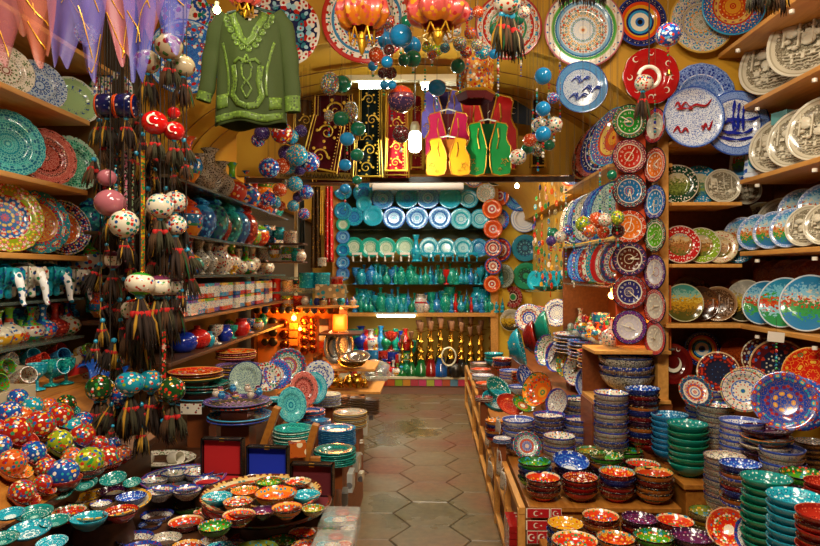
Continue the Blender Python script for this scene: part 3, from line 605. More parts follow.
# ------------------------------------------------------------ plates
def plate_at(px, py, r, Y, key, az=0, tilt=0, label='', scal=0, group=None, sort='rim', cat='plate', pos=None, rm=None, name=None):
    desc, mt, bk = STY[key]
    me = plate_mesh(mt, bk, sort, scal)
    p = pos if pos is not None else W(px, py, Y)
    R = rm if rm else M(r, Y)
    return put(me, name or 'plate', p, lean(az, tilt), R, label=label or (desc + ' plate'), cat=cat, group=group)
def on_shelf(px, X, z, R, key, az, tilt, label, scal=0, group=None, sort='rim'):
    """a plate leaning on a side shelf: centre X given, the pixel column fixes how far along it stands"""
    p = WX(px, X, z + R*math.cos(math.radians(tilt)) + .004)
    return plate_at(0, 0, 0, 0, key, az, tilt, label, scal, group, sort, pos=p, rm=R)
# --- marks: crescent and star
def crescent_mesh(mat):
    k = ('cres', mat.name)
    if k in _cache: return _cache[k]
    n = 18; pts = []
    for i in range(n+1):
        a = math.radians(40) + math.radians(280)*i/n; pts.append((math.cos(a), math.sin(a)))
    a0 = math.radians(40); cx = .25; r2 = math.hypot(math.cos(a0)-cx, math.sin(a0)); b0 = math.atan2(math.sin(a0), math.cos(a0)-cx)
    for i in range(1, n):
        a = (2*PI-b0) - (2*PI-2*b0)*i/n; pts.append((cx + r2*math.cos(a), r2*math.sin(a)))
    me = MB().poly(pts, .12).mesh('crescent', [mat], False); _cache[k] = me; return me
def star_mesh(mat):
    k = ('star', mat.name)
    if k in _cache: return _cache[k]
    pts = [((1 if i % 2 == 0 else .4)*math.cos(PI + PI*i/5), (1 if i % 2 == 0 else .4)*math.sin(PI + PI*i/5)) for i in range(10)]
    me = MB().poly(pts, .3).mesh('star', [mat], False); _cache[k] = me; return me
MARK = plain('mark_white', '#e9dfc8', .35)
def mark(parent, which, loc, s, az=0, tilt=0, spin=0):
    """a crescent or star facing the viewer side (-y), in the parent's own space"""
    me = crescent_mesh(MARK) if which == 'crescent' else star_mesh(MARK)
    return put(me, which, loc, (math.radians(-tilt), math.radians(spin), math.radians(az)), s, parent=parent)
def plate_mark(parent, which, x, y, s, z=.1, spin=0):
    me = crescent_mesh(MARK) if which == 'crescent' else star_mesh(MARK)
    o = put(me, which, (x, y, z), (math.radians(-90), 0, 0), s, parent=parent)
    o.rotation_euler = (Matrix.Rotation(math.radians(spin), 3, 'Z') @ Matrix.Rotation(math.radians(-90), 3, 'X')).to_euler()
    return o
def scribble(parent, mat, pts_list, r, name='calligraphy'):
    mb = MB()
    for pts in pts_list:
        # smooth through the points
        P_ = [Vector((x, y, .14)) for x, y in pts]; q = []
        for i in range(len(P_)-1):
            p0 = P_[max(i-1, 0)]; p1 = P_[i]; p2 = P_[i+1]; p3 = P_[min(i+2, len(P_)-1)]
            for t in (0, .25, .5, .75):
                q.append(.5*((2*p1) + (p2-p0)*t + (2*p0-5*p1+4*p2-p3)*t*t + (3*p1-p0-3*p2+p3)*t**3))
        q.append(P_[-1]); n = len(q)
        mb.tube(q, r, 5, taper=[.45 + .75*abs(math.sin(PI*i/max(1, n-1)*2)) for i in range(n)])
    for i, v in enumerate(mb.v): v.z = .1 + (v.z-.14)*.4 + .0
    return put(mb.mesh(name, [mat]), name, parent=parent)

# --- big plates on the arch wall and the left return
plate_at(583, 30, 39, 3.58, 'mandgreen', label='largest green and pink banded mandala plate high on the ochre wall', scal=0)
bw_ = plate_at(581, 88, 25.5, 3.56, 'bluewhite', label='blue rimmed white plate with navy calligraphy below the big green mandala plate', sort='coupe')
BWD = True
plate_at(640, 22, 25, 3.58, 'nazar', label='round evil-eye ringed plate high on the ochre wall')
rm_ = plate_at(650, 77, 27.5, 3.585, 'redmoon', label='scalloped red plate scattered with white crescents', scal=10)
for (x, y, s, sp) in ((-.55, .6, .11, 20), (.0, .82, .09, 60), (.6, .45, .1, -30), (-.75, -.05, .1, 120), (.55, -.5, .11, 200), (.0, -.75, .1, 260), (-.5, -.5, .1, 160), (.75, -.05, .08, 0)):
    plate_mark(rm_, 'crescent', x, y, s, .12, sp)
plate_at(701, 22, 32, 3.56, 'mandtan', label='fine multicoloured mandala plate between the evil-eye plate and the top shelf')
plate_at(733, 6, 30, 3.50, 'mandorange', az=-8, label='blue rimmed orange mandala plate at the end of the top right shelf')
plate_at(700, 98, 33, 3.60, 'bluerim', label='deep blue arabesque plate half hidden behind the stippled plates', scal=16)
BLK2 = flat('#1f3f9a')
for (sx, sy) in ((0, .28), (-.1, -.38), (.42, -.1)):
    scribble(bw_, BLK2, [[(sx-.4+dx, sy-.05+dy), (sx-.2+dx, sy+.12+dy), (sx-.05+dx, sy-.08+dy), (sx+.12+dx, sy+.08+dy), (sx+.3+dx, sy+.02+dy)] for dx, dy in ((0, 0), (.05, .06))] + [[(sx-.1, sy-.12), (sx-.05, sy+.2)]], .03)
t_ = plate_at(735, 124, 32, 3.54, 'tugrawhite', label='blue rimmed white plate with a dark blue monogram')
NAVY = flat('#14289a'); REDC = flat('#9a1a2a')
scribble(t_, NAVY, [[(-.5,-.1),(-.2,.1),(.0,-.15),(-.2,-.3),(-.45,-.2)], [(-.1,-.2),(-.1,.3),(-.05,.7)], [(.05,-.2),(.05,.35),(.1,.62)], [(.2,-.2),(.2,.3),(.25,.55)], [(-.3,.15),(.3,.1),(.7,.2)], [(-.3,-.25),(.2,-.3),(.5,-.15)], [(-.55,-.4),(0,-.5),(.5,-.42)]], .045)
c_ = plate_at(692, 118, 30, 3.50, 'bluespeck', label='blue stippled white plate with red calligraphy in front of the deep blue plate', sort='coupe')
scribble(c_, REDC, [[(-.6,.35),(-.5,.5),(-.4,.35),(-.25,.5),(-.1,.35),(.1,.42),(.4,.38),(.6,.6)], [(-.55,.28),(-.2,.3),(0,.28)], [(-.65,-.5),(-.5,-.3),(-.4,-.5),(-.25,-.35),(-.15,-.5)], [(.3,-.45),(.4,-.2),(.5,-.4),(.62,-.1)], [(.25,-.3),(.45,-.25)]], .035)
plate_at(508, 28, 33, 3.60, 'pinkred', label='white and crimson ringed plate behind the feathered tassel at top centre')
plate_at(367, 20, 45, 3.60, 'mandred', label='largest red and blue ringed plate above the fluorescent lamp')
plate_at(284, 32, 37, 3.60, 'navyiznik', label='dark navy carnation plate to the right of the green tunic')
plate_at(186, 58, 38, 3.38, 'blueiznik', az=5, label='blue carnation plate to the left of the green tunic')
plate_at(186, 15, 25, 3.38, 'tulip', az=5, label='white tulip plate top left behind the lilac scarves')
plate_at(86, 34, 12, 3.34, 'tulip', az=40, label='small white tulip plate standing on the highest left shelf')
plate_at(112, 92, 21, 3.40, 'rosewhite', az=20, label='white red-rose plate behind the navy barrel lanterns')
plate_at(208, 22, 18, 3.6, 'rosewhite', label='white red-rose plate just left of the tunic shoulder')

# --- left wall shelves
for px, R, key, d in ((6, .115, 'leafwhite', 'scalloped white plate with green leaves, leftmost on the upper left shelf'),
                      (40, .120, 'bluedot', 'scalloped pale blue dotted plate in the middle of the upper left shelf'),
                      (74, .125, 'greendot', 'scalloped pale green plate with navy dots on the upper left shelf')):
    on_shelf(px, -1.83, 2.36, R, key, 58, 14, d, 16)
on_shelf(24, -1.92, 2.36, .10, 'leafwhite', 62, 10, 'white leafy plate behind the front row of the upper left shelf', 16)
for px, R, key, d in ((8, .150, 'tealemb', 'big turquoise embossed plate, leftmost on the second left shelf'),
                      (46, .140, 'redemb', 'coral red embossed plate in the middle of the second left shelf'),
                      (71, .145, 'greenemb', 'green embossed plate with white rim at the end of the second left shelf')):
    on_shelf(px, -1.83, 2.01, R, key, 58, 12, d, 20)
for px, R, key, d in ((5, .155, 'limeblue', 'lime rimmed plate with a blue centre, leftmost on the third left shelf'),
                      (36, .150, 'tealflor', 'turquoise rimmed floral plate on the third left shelf'),
                      (62, .140, 'orangenavy', 'orange centred navy rimmed plate at the end of the third left shelf')):
    on_shelf(px, -1.83, 1.683, R, key, 58, 12, d, 20)
on_shelf(26, -1.93, 1.683, .13, 'redemb', 60, 10, 'coral plate peeping out behind the lime plate', 20)

# --- clocks
def num_mesh():
    if 'nums' in _cache: return _cache['nums']
    V, Fc = [], []
    for i in range(1, 13):
        cu = bpy.data.curves.new('n', 'FONT'); cu.body = str(i); cu.size = .17; cu.align_x = 'CENTER'; cu.align_y = 'CENTER'; cu.extrude = .008
        cu.resolution_u = 2
        o = bpy.data.objects.new('n', cu); C.objects.link(o); bpy.context.view_layer.update()
        me = o.to_mesh(); a = PI/2 - i*PI/6; b = len(V)
        for v in me.vertices: V.append(Vector((v.co.x + .50*math.cos(a), v.co.y + .50*math.sin(a), v.co.z + .075)))
        for p in me.polygons: Fc.append(tuple(b + j for j in p.vertices))
        o.to_mesh_clear(); bpy.data.objects.remove(o); bpy.data.curves.remove(cu)
    me = mk('numerals', V, Fc, [plain('numeral_cream', '#efe6cc', .4)], smooth=False); _cache['nums'] = me; return me
HAND = plain('clock_hand', '#f2ead0', .35)
hand_h = MB().poly([(-.03, -.08), (.03, -.08), (.035, .2), (0, .42), (-.035, .2)], .02).mesh('hand', [HAND], False)
hand_m = MB().poly([(-.02, -.1), (.02, -.1), (.025, .4), (0, .62), (-.025, .4)], .02).mesh('hand', [HAND], False)
def clock(px, py, r, Y, key, az, h, m, label):
    o = plate_at(px, py, r, Y, key, az, 0, label, cat='clock', name='plate_clock', group='plate clocks beside the corner shelves')
    put(num_mesh(), 'numerals', (0, 0, .0), parent=o)
    for me, nm, ang, z in ((hand_h, 'hour_hand', h*30 + m*.5, .12), (hand_m, 'minute_hand', m*6, .15)):
        q = put(me, nm, (0, 0, z), parent=o)
        q.rotation_euler = (Matrix.Rotation(math.radians(-ang), 3, 'Z') @ Matrix.Rotation(math.radians(-90), 3, 'X')).to_euler()
    hub = put(MB().lathe([(1e-4, .02), (.035, .02), (.035, 0)], 12).mesh('hub', [GOLD]), 'hub', (0, 0, .15), parent=o)
    return o
for (py, key, h, m, d) in ((122, 'ckgreen', 8, 50, 'top'), (156.5, 'ckred', 7, 5, 'second'), (191, 'ckblue', 6, 28, 'third'), (227, 'ckorange', 7, 2, 'fourth, red-faced,'),
                           (259, 'ckbrown', 2, 15, 'fifth'), (292, 'cknavy', 4, 22, 'sixth'), (327, 'ckpurple', 3, 48, 'lowest')):
    clock(629, py, 17.2, 3.60, key, 0, h, m, '%s plate clock, %s in the left clock column' % (STY[key][0] if key != 'ckorange' else 'orange-red', d.replace(', red-faced,', '')))
for (py, key, h, m, d) in ((126, 'ckwhite', 12, 20, 'top'), (165, 'ckorange', 4, 10, 'second'), (202, 'ckazure', 7, 30, 'third'), (235, 'cklime', 7, 42, 'fourth'),
                           (272, 'ckpurple', 8, 0, 'fifth'), (306, 'ckwhite', 2, 40, 'sixth'), (338, 'ckwhite', 9, 5, 'lowest')):
    clock(656, py, 17.5, 3.56, key, -73, h, m, '%s plate clock, %s in the narrow right clock column' % (STY[key][0], d))

IVORY = plain('ivory_relief', '#cfc6ae', .35)
BRN = plain('brown_relief', '#8a6238', .35)
def relief_mesh(mat, v=0):
    k = ('relief', mat.name, v)
    if k in _cache: return _cache[k]
    q = random.Random(11+v); mb = MB()
    for i in range(4):
        x = -.6 + i*.36 + q.uniform(-.08, .08); h = q.uniform(.5, .85); y0 = q.uniform(-.3, -.1)
        mb.box((x, y0+h/2, .11), (.045, h, .06)); mb.box((x, y0+h*.62, .12), (.09, .03, .07)); mb.box((x, y0+h+.03, .11), (.02, .08, .04))
    for i in range(7):
        x = q.uniform(-.55, .55); y = q.uniform(-.35, .35); r = q.uniform(.08, .2)
        mb.lathe([(r, 0), (r*.9, .04), (r*.5, .075), (1e-4, .085)], 12, 0, (x, y, .06), sy=.8)
    for i in range(26):
        mb.box((q.uniform(-.7, .7), q.uniform(-.62, .2), .08), (q.uniform(.05, .16), q.uniform(.04, .14), .06))
    for i in range(5):
        yy = -.35 - i*.09; w_ = math.sqrt(max(.0, .72 - yy*yy))*.8
        mb.tube([(-w_ + 2*w_*t/8, yy + .015*(-1)**t, .085) for t in range(9)], .014, 4)
    me = mb.mesh('relief', [mat], False); _cache[k] = me; return me
_pa = plate_at
_rc = [0]
def plate_at(*a, **k):
    o = _pa(*a, **k)
    key = a[4]
    if key in ('relief', 'reliefdark'):
        _rc[0] += 1; put(relief_mesh(IVORY if key == 'relief' else BRN, _rc[0] % 3), 'relief', parent=o)
    return o

# --- corner nook, facing shelves
def nook(px, z, R, key, label, az=-6, tilt=10, Y=3.72, sort='rim'):
    p = W(px, 273, Y); p.z = z + R*math.cos(math.radians(tilt)) + .004
    return plate_at(0, 0, 0, 0, key, az, tilt, label, pos=p, rm=R, sort=sort)
nook(677, 1.99, .115, 'scgreen', 'dark green rimmed landscape plate on the upper nook shelf', -10)
nook(699, 1.99, .115, 'scteal', 'teal rimmed landscape plate beside the dark green one', -10, Y=3.75)
nook(722, 1.99, .100, 'relief', 'ivory relief plate at the right of the upper nook shelf', -4, Y=3.70, sort='coupe')
nook(745, 1.99, .090, 'relief', 'ivory relief plate half hidden in the upper nook corner', -4, Y=3.78, sort='coupe')
nook(680, 1.65, .110, 'scred', 'red rimmed landscape plate on the middle nook shelf', -8)
nook(701, 1.65, .105, 'sclime', 'lime rimmed landscape plate in the middle nook row', -10, Y=3.74)
nook(720, 1.65, .095, 'scfl', 'flower rimmed landscape plate in the middle nook row', -20, Y=3.72)
nook(738, 1.65, .095, 'scteal', 'teal rimmed plate at the right end of the middle nook row', -25, Y=3.74)
nook(683, 1.32, .108, 'sunset', 'green and gold sunset mosque plate on the lower nook shelf', -4, Y=3.66, sort='coupe')
nook(700, 1.32, .100, 'brown', 'dark lacquer mosque plate behind the sunset plate', -14, Y=3.74, sort='coupe')
nook(718, 1.32, .100, 'reliefdark', 'brown relief plate in the middle of the lower nook row', -25, Y=3.72, sort='coupe')
nook(738, 1.32, .108, 'amber', 'amber lacquer plate, second from right in the lower nook row', -25, Y=3.76, sort='coupe')
nook(690, 1.32, .13, 'brown', 'dark plate at the very back of the lower nook shelf', 0, 5, Y=3.86)

# --- right wall shelves
def rshelf(px, z, R, key, label, az=-58, tilt=12, X=1.80, sort='coupe', scal=0): return on_shelf(px, X, z, R, key, az, tilt, label, scal, None, sort)
for i, (px, R) in enumerate(((744, .175), (777, .19), (812, .20))):
    rshelf(px, 2.51, R, 'relief', 'ivory relief cityscape dish, %s from the far end of the top right shelf' % ORD[i])
for i, (px, R) in enumerate(((779, .150), (799, .150))):
    rshelf(px, 2.11, R, 'relief', 'ivory relief cityscape dish on the second right shelf, %s of the pair' % ('farther' if i == 0 else 'nearer'), X=1.82)
rshelf(822, 2.11, .155, 'relief', 'ivory relief cityscape dish cut by the frame edge on the second right shelf', X=1.82)
for i, px in enumerate((746, 762, 783, 806)):
    rshelf(px, 1.717, .150, 'reliefdark' if i < 2 else 'relief', 'back row relief dish on the third right shelf, %s from the corner' % ORD[i], X=1.97, tilt=6)
for i, (px, key) in enumerate(((741, 'city'), (756, 'city'), (773, 'city'), (791, 'city'), (808, 'relief'), (828, 'relief'))):
    rshelf(px, 1.717, .100, key, ('blue rimmed mosque view dish' if key == 'city' else 'small ivory relief dish') + ', %s in the front row of the third right shelf' % ORD[i], X=1.77, tilt=14)
rshelf(801, 1.80, .115, 'city', 'blue rimmed mosque plate in the back row of the third right shelf', X=1.90)
rshelf(822, 1.80, .115, 'city', 'blue rimmed mosque plate behind, at the right frame edge', X=1.90)
for i, (px, key, R) in enumerate(((746, 'grey', .120), (765, 'citysea', .118), (785, 'cityred', .128), (810, 'citysea', .135))):
    rshelf(px, 1.32, R, key, {'grey': 'grey skied plate with a yellow hill, nearest the corner on the fourth right shelf', 'cityred': 'red roofed harbour plate on the fourth right shelf'}.get(key, 'blue skied harbour plate, %s on the fourth right shelf' % ('second from the corner' if i == 1 else 'nearest')), X=1.78)
for i, px in enumerate((752, 764, 776, 789, 803, 818)):
    rshelf(px, 1.44, .115, 'amber', 'amber plate in the dim back row, fourth right shelf, %s from the corner' % ORD[i], X=1.98, tilt=6)
# two picture tiles on the second right shelf
for i, px in enumerate((745, 762)):
    p = WX(px, 1.80, 2.11 + .135)
    t = thing('picture_tile', 'blue framed picture tile with a %s' % ('minaret view, farther of two' if i == 0 else 'tower view, nearer of two'), 'tile', p, rot=lean(-50, 12))
    put(MB().box((0,0,0), (.17, .25, .012)).mesh('frame', [STY['bluespeck'][1]], False), 'frame', parent=t)
    put(MB().box((0,0,0), (1.7, 2.0, .1)).mesh('picture', [STY['citysea'][1]], False), 'picture', (0, 0, .009), s=(.075, .10, .06), parent=t)
bx_ = put(MB().box((0,0,0), (.14, .10, .06)).mesh('box', [flat('#6ab0b0', .5)], False), 'box', (WX(760, 1.86, 2.14)), (0,0,.3), label='pale turquoise carton behind the picture tiles', cat='box'); bx_.location.y -= .3; bx_.location.z = 2.40

# --- below the right wall shelves: standing plates in the corner
def stand(px, py, r, Y, key, az, tilt, label, sort='rim', scal=0): return plate_at(px, py, r, Y, key, az, tilt, label, scal, None, sort)
nz = stand(702, 349, 17.5, 3.80, 'nazar', -5, 6, 'dim evil-eye ringed plate standing in the corner below the shelves')
rr_ = stand(672, 364, 20, 3.70, 'shadedmoon', 5, 10, 'red crescent plate coloured shade-dark, standing below the nook')
plate_mark(rr_, 'crescent', 0, 0, .42, .12, 90); plate_mark(rr_, 'crescent', .3, .7, .1, .14, 60); plate_mark(rr_, 'crescent', -.5, .6, .1, .14, 160)
stand(738, 355, 17, 3.76, 'amber', -15, 6, 'amber lacquer dish standing beside the dim evil-eye plate', 'coupe')
stand(779, 366, 26, 3.40, 'darkpais', -30, 10, 'dark blue and red paisley platter behind the cobalt dish', 'coupe')
stand(762, 358, 20, 3.60, 'darkpais', -10, 8, 'paisley platter half hidden behind the hanging price tag', 'coupe')
stand(813, 375, 27, 2.95, 'scarlet', -35, 12, 'scarlet rug-patterned platter at the right frame edge', 'coupe')
stand(784, 402, 29, 2.66, 'cobaltred', -28, 20, 'cobalt dish with red and gold leaves, front right', 'deep')
stand(800, 404, 26, 2.78, 'cobaltflor', -38, 14, 'cobalt floral dish behind the red and gold leaf dish')
stand(743, 391, 21, 3.05, 'bigfloral', -18, 16, 'large cream floral bowl-plate standing behind the white stacks', 'deep')
stand(748, 389, 22, 3.12, 'bigfloral', -18, 16, 'cream floral plate directly behind the large cream floral one')
stand(718, 372, 20, 3.35, 'darkpais', -15, 10, 'dark paisley plate between nazar and cream floral plates')  # darker paisley puts the corner's shade into the plate colour
stand(695, 392, 17, 3.32, 'multired', 5, 30, 'red and navy floral plate tilted on the right step')

# --- side shelving behind the clocks: three tiers of leaning plates
TOPK = ['mandorange', 'orangenavy', 'nazar', 'redemb', 'darkpais', 'multired', 'bluerim', 'scarlet']
for i in range(8):
    plate_at(0, 0, 0, 0, TOPK[i], -66, 12, '%s plate, %s from the front on the top side shelf' % (STY[TOPK[i]][0], ORD[i]), pos=Vector((1.09, 3.84 + i*.135, 2.22 + .185)), rm=.18)
for i in range(8):
    k = ('densedot', 'bluelace', 'bluerim', 'leafwhite', 'densedot', 'bluerim', 'densedot', 'leafwhite')[i]
    plate_at(0, 0, 0, 0, k, -66, 8, '%s plate, %s from the front on the upper glass tier' % (STY[k][0], ORD[i]), pos=Vector((1.08, 3.84 + i*.135, 1.80 + .175)), rm=.17)
for i in range(9):
    k = ('multired', 'pinkred', 'redmoon', 'tealflor', 'rosewhite', 'maroon', 'bluelace', 'cobaltflor', 'bluelace')[i]
    plate_at(0, 0, 0, 0, k, -66, 8, '%s plate, %s from the front on the low glass tier' % (STY[k][0], ORD[i]), pos=Vector((1.10, 3.82 + i*.115, 1.53 + .135)), rm=.13)

# --- yellow wall beyond: plates on a facing panel at the back right
struct('wall_back_right', MB().box((1.13, 8.68, 1.6), (.52, .06, 3.0)), [YEL])
for px, py, r, key, d in ((519, 196, 15.5, 'mandorange', 'top'), (524, 219, 13.5, 'whitestar', 'second'), (525, 248, 13.5, 'navyrose', 'third'), (526, 276, 13.5, 'greenrose', 'fourth')):
    plate_at(px, py, r, 8.58, {'mandorange': 'bluelace'}.get(key, key), label='%s plate, %s on the yellow wall' % (STY[key][0] if key != 'mandorange' else 'blue banded orange centred', d))
for px, py, r, key, d in ((500, 196, 11, 'orangewhite', 'top'), (500, 220, 11, 'cobaltflor', 'second'), (501, 250, 12, 'redbluesm', 'third'), (504, 276, 12, 'greyrose', 'fourth'), (513, 297, 11, 'maroon', 'fifth')):
    plate_at(px, py, r, 8.62, key, az=-35, label='%s plate in the edge column of the yellow wall, %s' % (STY[key][0], d))
plate_at(511, 320, 11, 8.5, 'grey', label='yellow and grey glazed plate low on the yellow wall')
sp_ = plate_at(529, 166, 11, 6.6, 'grey', label='shiny round plate with yellow centre hanging under the textiles')
put(MB().tube([(0, .9, 0), (0, 4.0, 0)], .01, 5).mesh('wire', [BLACK]), 'wire', parent=sp_)

# --- back cabinet: turquoise plate rows
def row(items, Y, desc, group, r0, tilt=8, sort='rim', zb=None):
    for i, (px, py, r, k) in enumerate(items):
        plate_at(px, py, r, Y, k, 0, tilt if i % 2 else tilt + 1, '%s plate, %s from the left %s' % (STY[k][0], ORD[i], desc), group=group, sort=sort)
row([(363, 193, 10, 'deepturq'), (383, 199, 11, 'bluelace'), (407, 198, 11.5, 'deepturq'), (428, 198, 11.5, 'bluelace'), (450, 198, 11.5, 'turq'), (469, 199, 9.5, 'turqwhite')], 8.62, 'in the uppermost turquoise row', 'uppermost turquoise plates', 11)
row([(354, 217, 9.5, 'deepturq'), (373, 216, 10.5, 'turq'), (394, 218, 11.5, 'bluelace'), (417, 218, 11.5, 'bluelace'), (440, 218, 11.5, 'bluelace'), (461, 219, 11, 'turqwhite'), (480, 219, 10, 'turqwhite')], 8.54, 'in the second turquoise row', 'second row of turquoise plates', 11)
row([(354, 247, 10, 'tealcup'), (370, 248, 10.5, 'tealcup'), (386, 248, 10.5, 'tealcup'), (405, 247, 10, 'tealcup'), (429, 248, 10.5, 'turqwhite'), (446, 248, 10, 'turqwhite'), (463, 248, 10.5, 'turqwhite'), (479, 248, 9.5, 'deepturq')], 8.62, 'on the white stands', 'small turquoise plates on stands', 10)
plate_at(366, 185, 10, 8.66, 'deepturq', label='deep turquoise plate tucked under the blind at top left of the cabinet')
plate_at(364, 204, 8, 8.55, 'turq', label='small turquoise plate between the two rows near the hanging green ball')
for i, (py, k, r) in enumerate(((191, 'deepturq', 9), (211, 'deepturq', 9), (224.5, 'tealcup', 7), (237, 'bluelace', 7), (250, 'deepturq', 6.8), (262.5, 'bluelace', 6.8), (274, 'bluelace', 6.8))):
    plate_at(343, py, r, 8.5, k, label='small %s plate, %s from the top of the left cabinet post' % (STY[k][0], ORD[i]), group='plates down the left cabinet post')
for i, (px, py, k, r) in enumerate(((474, 178, 'multired', 10), (486, 193, 'mandtan', 9.5), (492, 209, 'orangewhite', 10), (493, 229, 'orangewhite', 9.5), (493, 248, 'redbluesm', 9), (493, 266, 'redbluesm', 8.5), (492, 284, 'orangewhite', 8.5))):
    plate_at(px, py, r, 8.48, k, label='%s plate, %s from the top of the right cabinet post' % (STY[k][0], ORD[i]), group='plates down the right cabinet post')
plate_at(495, 177, 9, 8.3, 'grey', label='brassy grey plate under the textiles beside the yellow wall')
# ------------------------------------------------------------ bowls
RIMH = {'bowl': .66, 'tall': 1.0, 'shallow': .36}
def bowl_at(px, py, r, Y, key, az=0, tilt=90, label='', sort='bowl', group=None, cat='bowl', z=None):
    desc, inn, out = BOWL[key]; me = bowl_mesh(inn, out, sort); R = M(r, Y)
    p = W(px, py, Y); e = Euler(lean(az, tilt)); nrm = e.to_matrix() @ Vector((0, 0, 1))
    p = p - nrm * RIMH[sort] * R
    if z is not None: p.z = z
    return put(me, 'bowl', p, lean(az, tilt), R, label=label or desc + ' bowl', cat=cat, group=group)
def stack(px, py, r, Y, z0, keys, where, sort='bowl', sp=.28, nmax=None, noun='bowl'):
    R = M(r, Y); top = W(px, py, Y); sp = {.2: .27, .22: .3, .24: .31, .25: .3, .26: .33, .28: .31}.get(sp, sp)
    if isinstance(keys, str): keys = [keys]
    nmax = nmax or (7 if Y < 3.4 else 6 if Y < 4.4 else 3)
    zt = top.z - RIMH[sort]*R                    # foot of the top bowl
    n = max(1, min(nmax, int(round((zt - z0) / (sp*R))) + 1))
    zb = zt - (n-1)*sp*R
    if n < nmax or zb < z0 + .003: zb = z0 + .002; 
    else: riser(top.x, top.y, z0, zb, R, where)
    for i in range(n):          # i = 0 is the top one
        key = keys[i % len(keys)] if i else keys[0]
        desc, inn, out = BOWL[key]
        lab = '%s %s, %s of %s' % (desc, noun, 'top' if i == 0 else ORD[i] + ' down', where) if n > 1 else '%s %s, %s' % (desc, noun, where)
        put(bowl_mesh(inn, out, sort), noun, (top.x + rnd.uniform(-1, 1)*R*.03, top.y + rnd.uniform(-1, 1)*R*.03, zb + (n-1-i)*sp*R), (rnd.uniform(-.02, .02), rnd.uniform(-.02, .02), rnd.uniform(0, 6)), R * rnd.uniform(.98, 1.0),
            label=lab, cat='bowl', group='bowls of ' + where if n > 1 else None)
    return n
def pstack(px, py, r, Y, z0, keys, where, sp=.07, scal=0, sort='rim', n=None, noun='plate'):
    R = M(r, Y); top = W(px, py, Y); sp = max(sp, .10)
    if isinstance(keys, str): keys = [keys]
    nm = n or (7 if Y < 3.5 else 5)
    zt = top.z - .10*R; n = max(2, min(nm, int(round((zt - z0) / (sp*R)))))
    zb = max(z0 + .05*R + .001, zt - (n-1)*sp*R); riser(top.x, top.y, z0, zb - .05*R, R, where)
    for i in range(n):
        key = keys[i % len(keys)]; desc, mt, bk = STY[key]
        put(plate_mesh(mt, bk, sort, scal), 'plate', (top.x + rnd.uniform(-1, 1)*R*.03, top.y + rnd.uniform(-1, 1)*R*.03, zb + (n-1-i)*sp*R), (0, 0, rnd.uniform(0, 6)), R,
            label='%s plate, %s of %s' % (desc, 'top' if i == 0 else ORD[i] + ' down', where), cat='plate', group='plates of ' + where)

# right counter, nearer part (top .51)
stack(518.5, 420, 16, 3.86, .51, ['bluewh', 'bluelacebowl'], 'the blue-white stack nearest the aisle')
stack(549, 414, 16, 3.92, .51, ['bluelacebowl'], 'the middle of three blue rimmed stacks')
stack(580, 421, 16, 3.88, .51, ['bluelacebowl', 'bluewh'], 'the right of three blue rimmed stacks')
stack(559, 435, 16, 3.55, .51, ['whiteflor', 'creamlace', 'whiteflor'], 'the cream stack before the blue rimmed ones', sp=.2)
stack(495, 420, 10, 4.05, .51, ['orangein', 'bluein', 'darkred'], 'the small stack at the aisle edge', sp=.25)
pstack(502, 438, 9, 3.75, .51, ['bluedots2', 'bluestack'], 'the small blue stack below the tilted plate', sp=.09)
plate_at(527, 446, 14.5, 3.42, 'multired', az=5, tilt=28, label='blue rimmed cream plate propped up in front of the bowl stacks')
stack(535, 459, 17, 3.26, .51, ['greenin', 'bluein', 'purplein'], 'the green topped stack near the flag stickers')
bowl_at(571, 460, 18, 3.26, 'bluein', 10, 74, 'cobalt painted bowl tilted on top of the dark stack')
stack(571, 470, 17, 3.26, .51, ['purplein', 'redin'], 'the dark stack under the tilted cobalt bowl', nmax=2)
stack(543, 479, 17.5, 3.10, .51, ['redin', 'redin', 'redin'], 'the red stack above the flag stickers')
stack(580, 479, 17.5, 3.10, .51, ['darkred'], 'the dark red stack above the flag stickers')
stack(592, 449, 16, 3.40, .51, ['oliveb', 'yellowin'], 'the olive stack behind the red ones', sp=.25)
stack(606, 457, 17, 3.28, .51, ['greenin', 'moorish', 'purplein'], 'the dark green stack right of the cobalt bowl')
stack(617, 474, 18, 3.10, .51, ['redin', 'bluein', 'darkred'], 'the red and black stack at the counter middle')
stack(654, 473, 19, 3.08, .51, ['moorish', 'redin', 'moorish'], 'the orange banded stack at the counter end')
stack(628, 450, 15, 3.42, .51, ['greenin', 'redin'], 'the low dark stack behind')
stack(643, 461, 17, 3.24, .51, ['redin', 'purplein'], 'the stack between the green tower and orange stack')
# right counter, farther
stack(580, 398, 17, 4.1, .51, ['speckled', 'bluelacebowl'], 'the brown banded stack at mid counter')
stack(611, 392, 17, 3.45, .51, ['whiteflor', 'creamlace', 'bluelacebowl', 'speckled'], 'the tall cream lace tower', sp=.2, nmax=12)
stack(642, 388, 17, 3.48, .51, ['bluein', 'redin', 'purplein', 'moorish'], 'the cobalt topped dark tower', sp=.22, nmax=10)
stack(626, 356, 27, 3.70, .897, ['speckled', 'bluelacebowl'], 'the wide trio in the wooden niche', nmax=3, sp=.22)
# step at the right (top .62)
stack(670, 414, 18, 3.34, .62, ['azure'], 'the azure tower', sp=.24)
stack(688, 425, 19.5, 3.14, .62, ['tealin', 'greenglz'], 'the teal tower before the azure one', sp=.26)
stack(650, 412, 13, 3.47, .51, ['redwine'], 'the brick red tower', sp=.22, nmax=9)
stack(705, 388, 19, 3.42, .62, ['bluewh', 'whiteflor'], 'the tall white tower behind the teal one', sp=.2, nmax=9)
stack(716, 404, 18, 3.22, .62, ['speckled', 'creamlace'], 'the dotted cream tower', sp=.2, nmax=8)
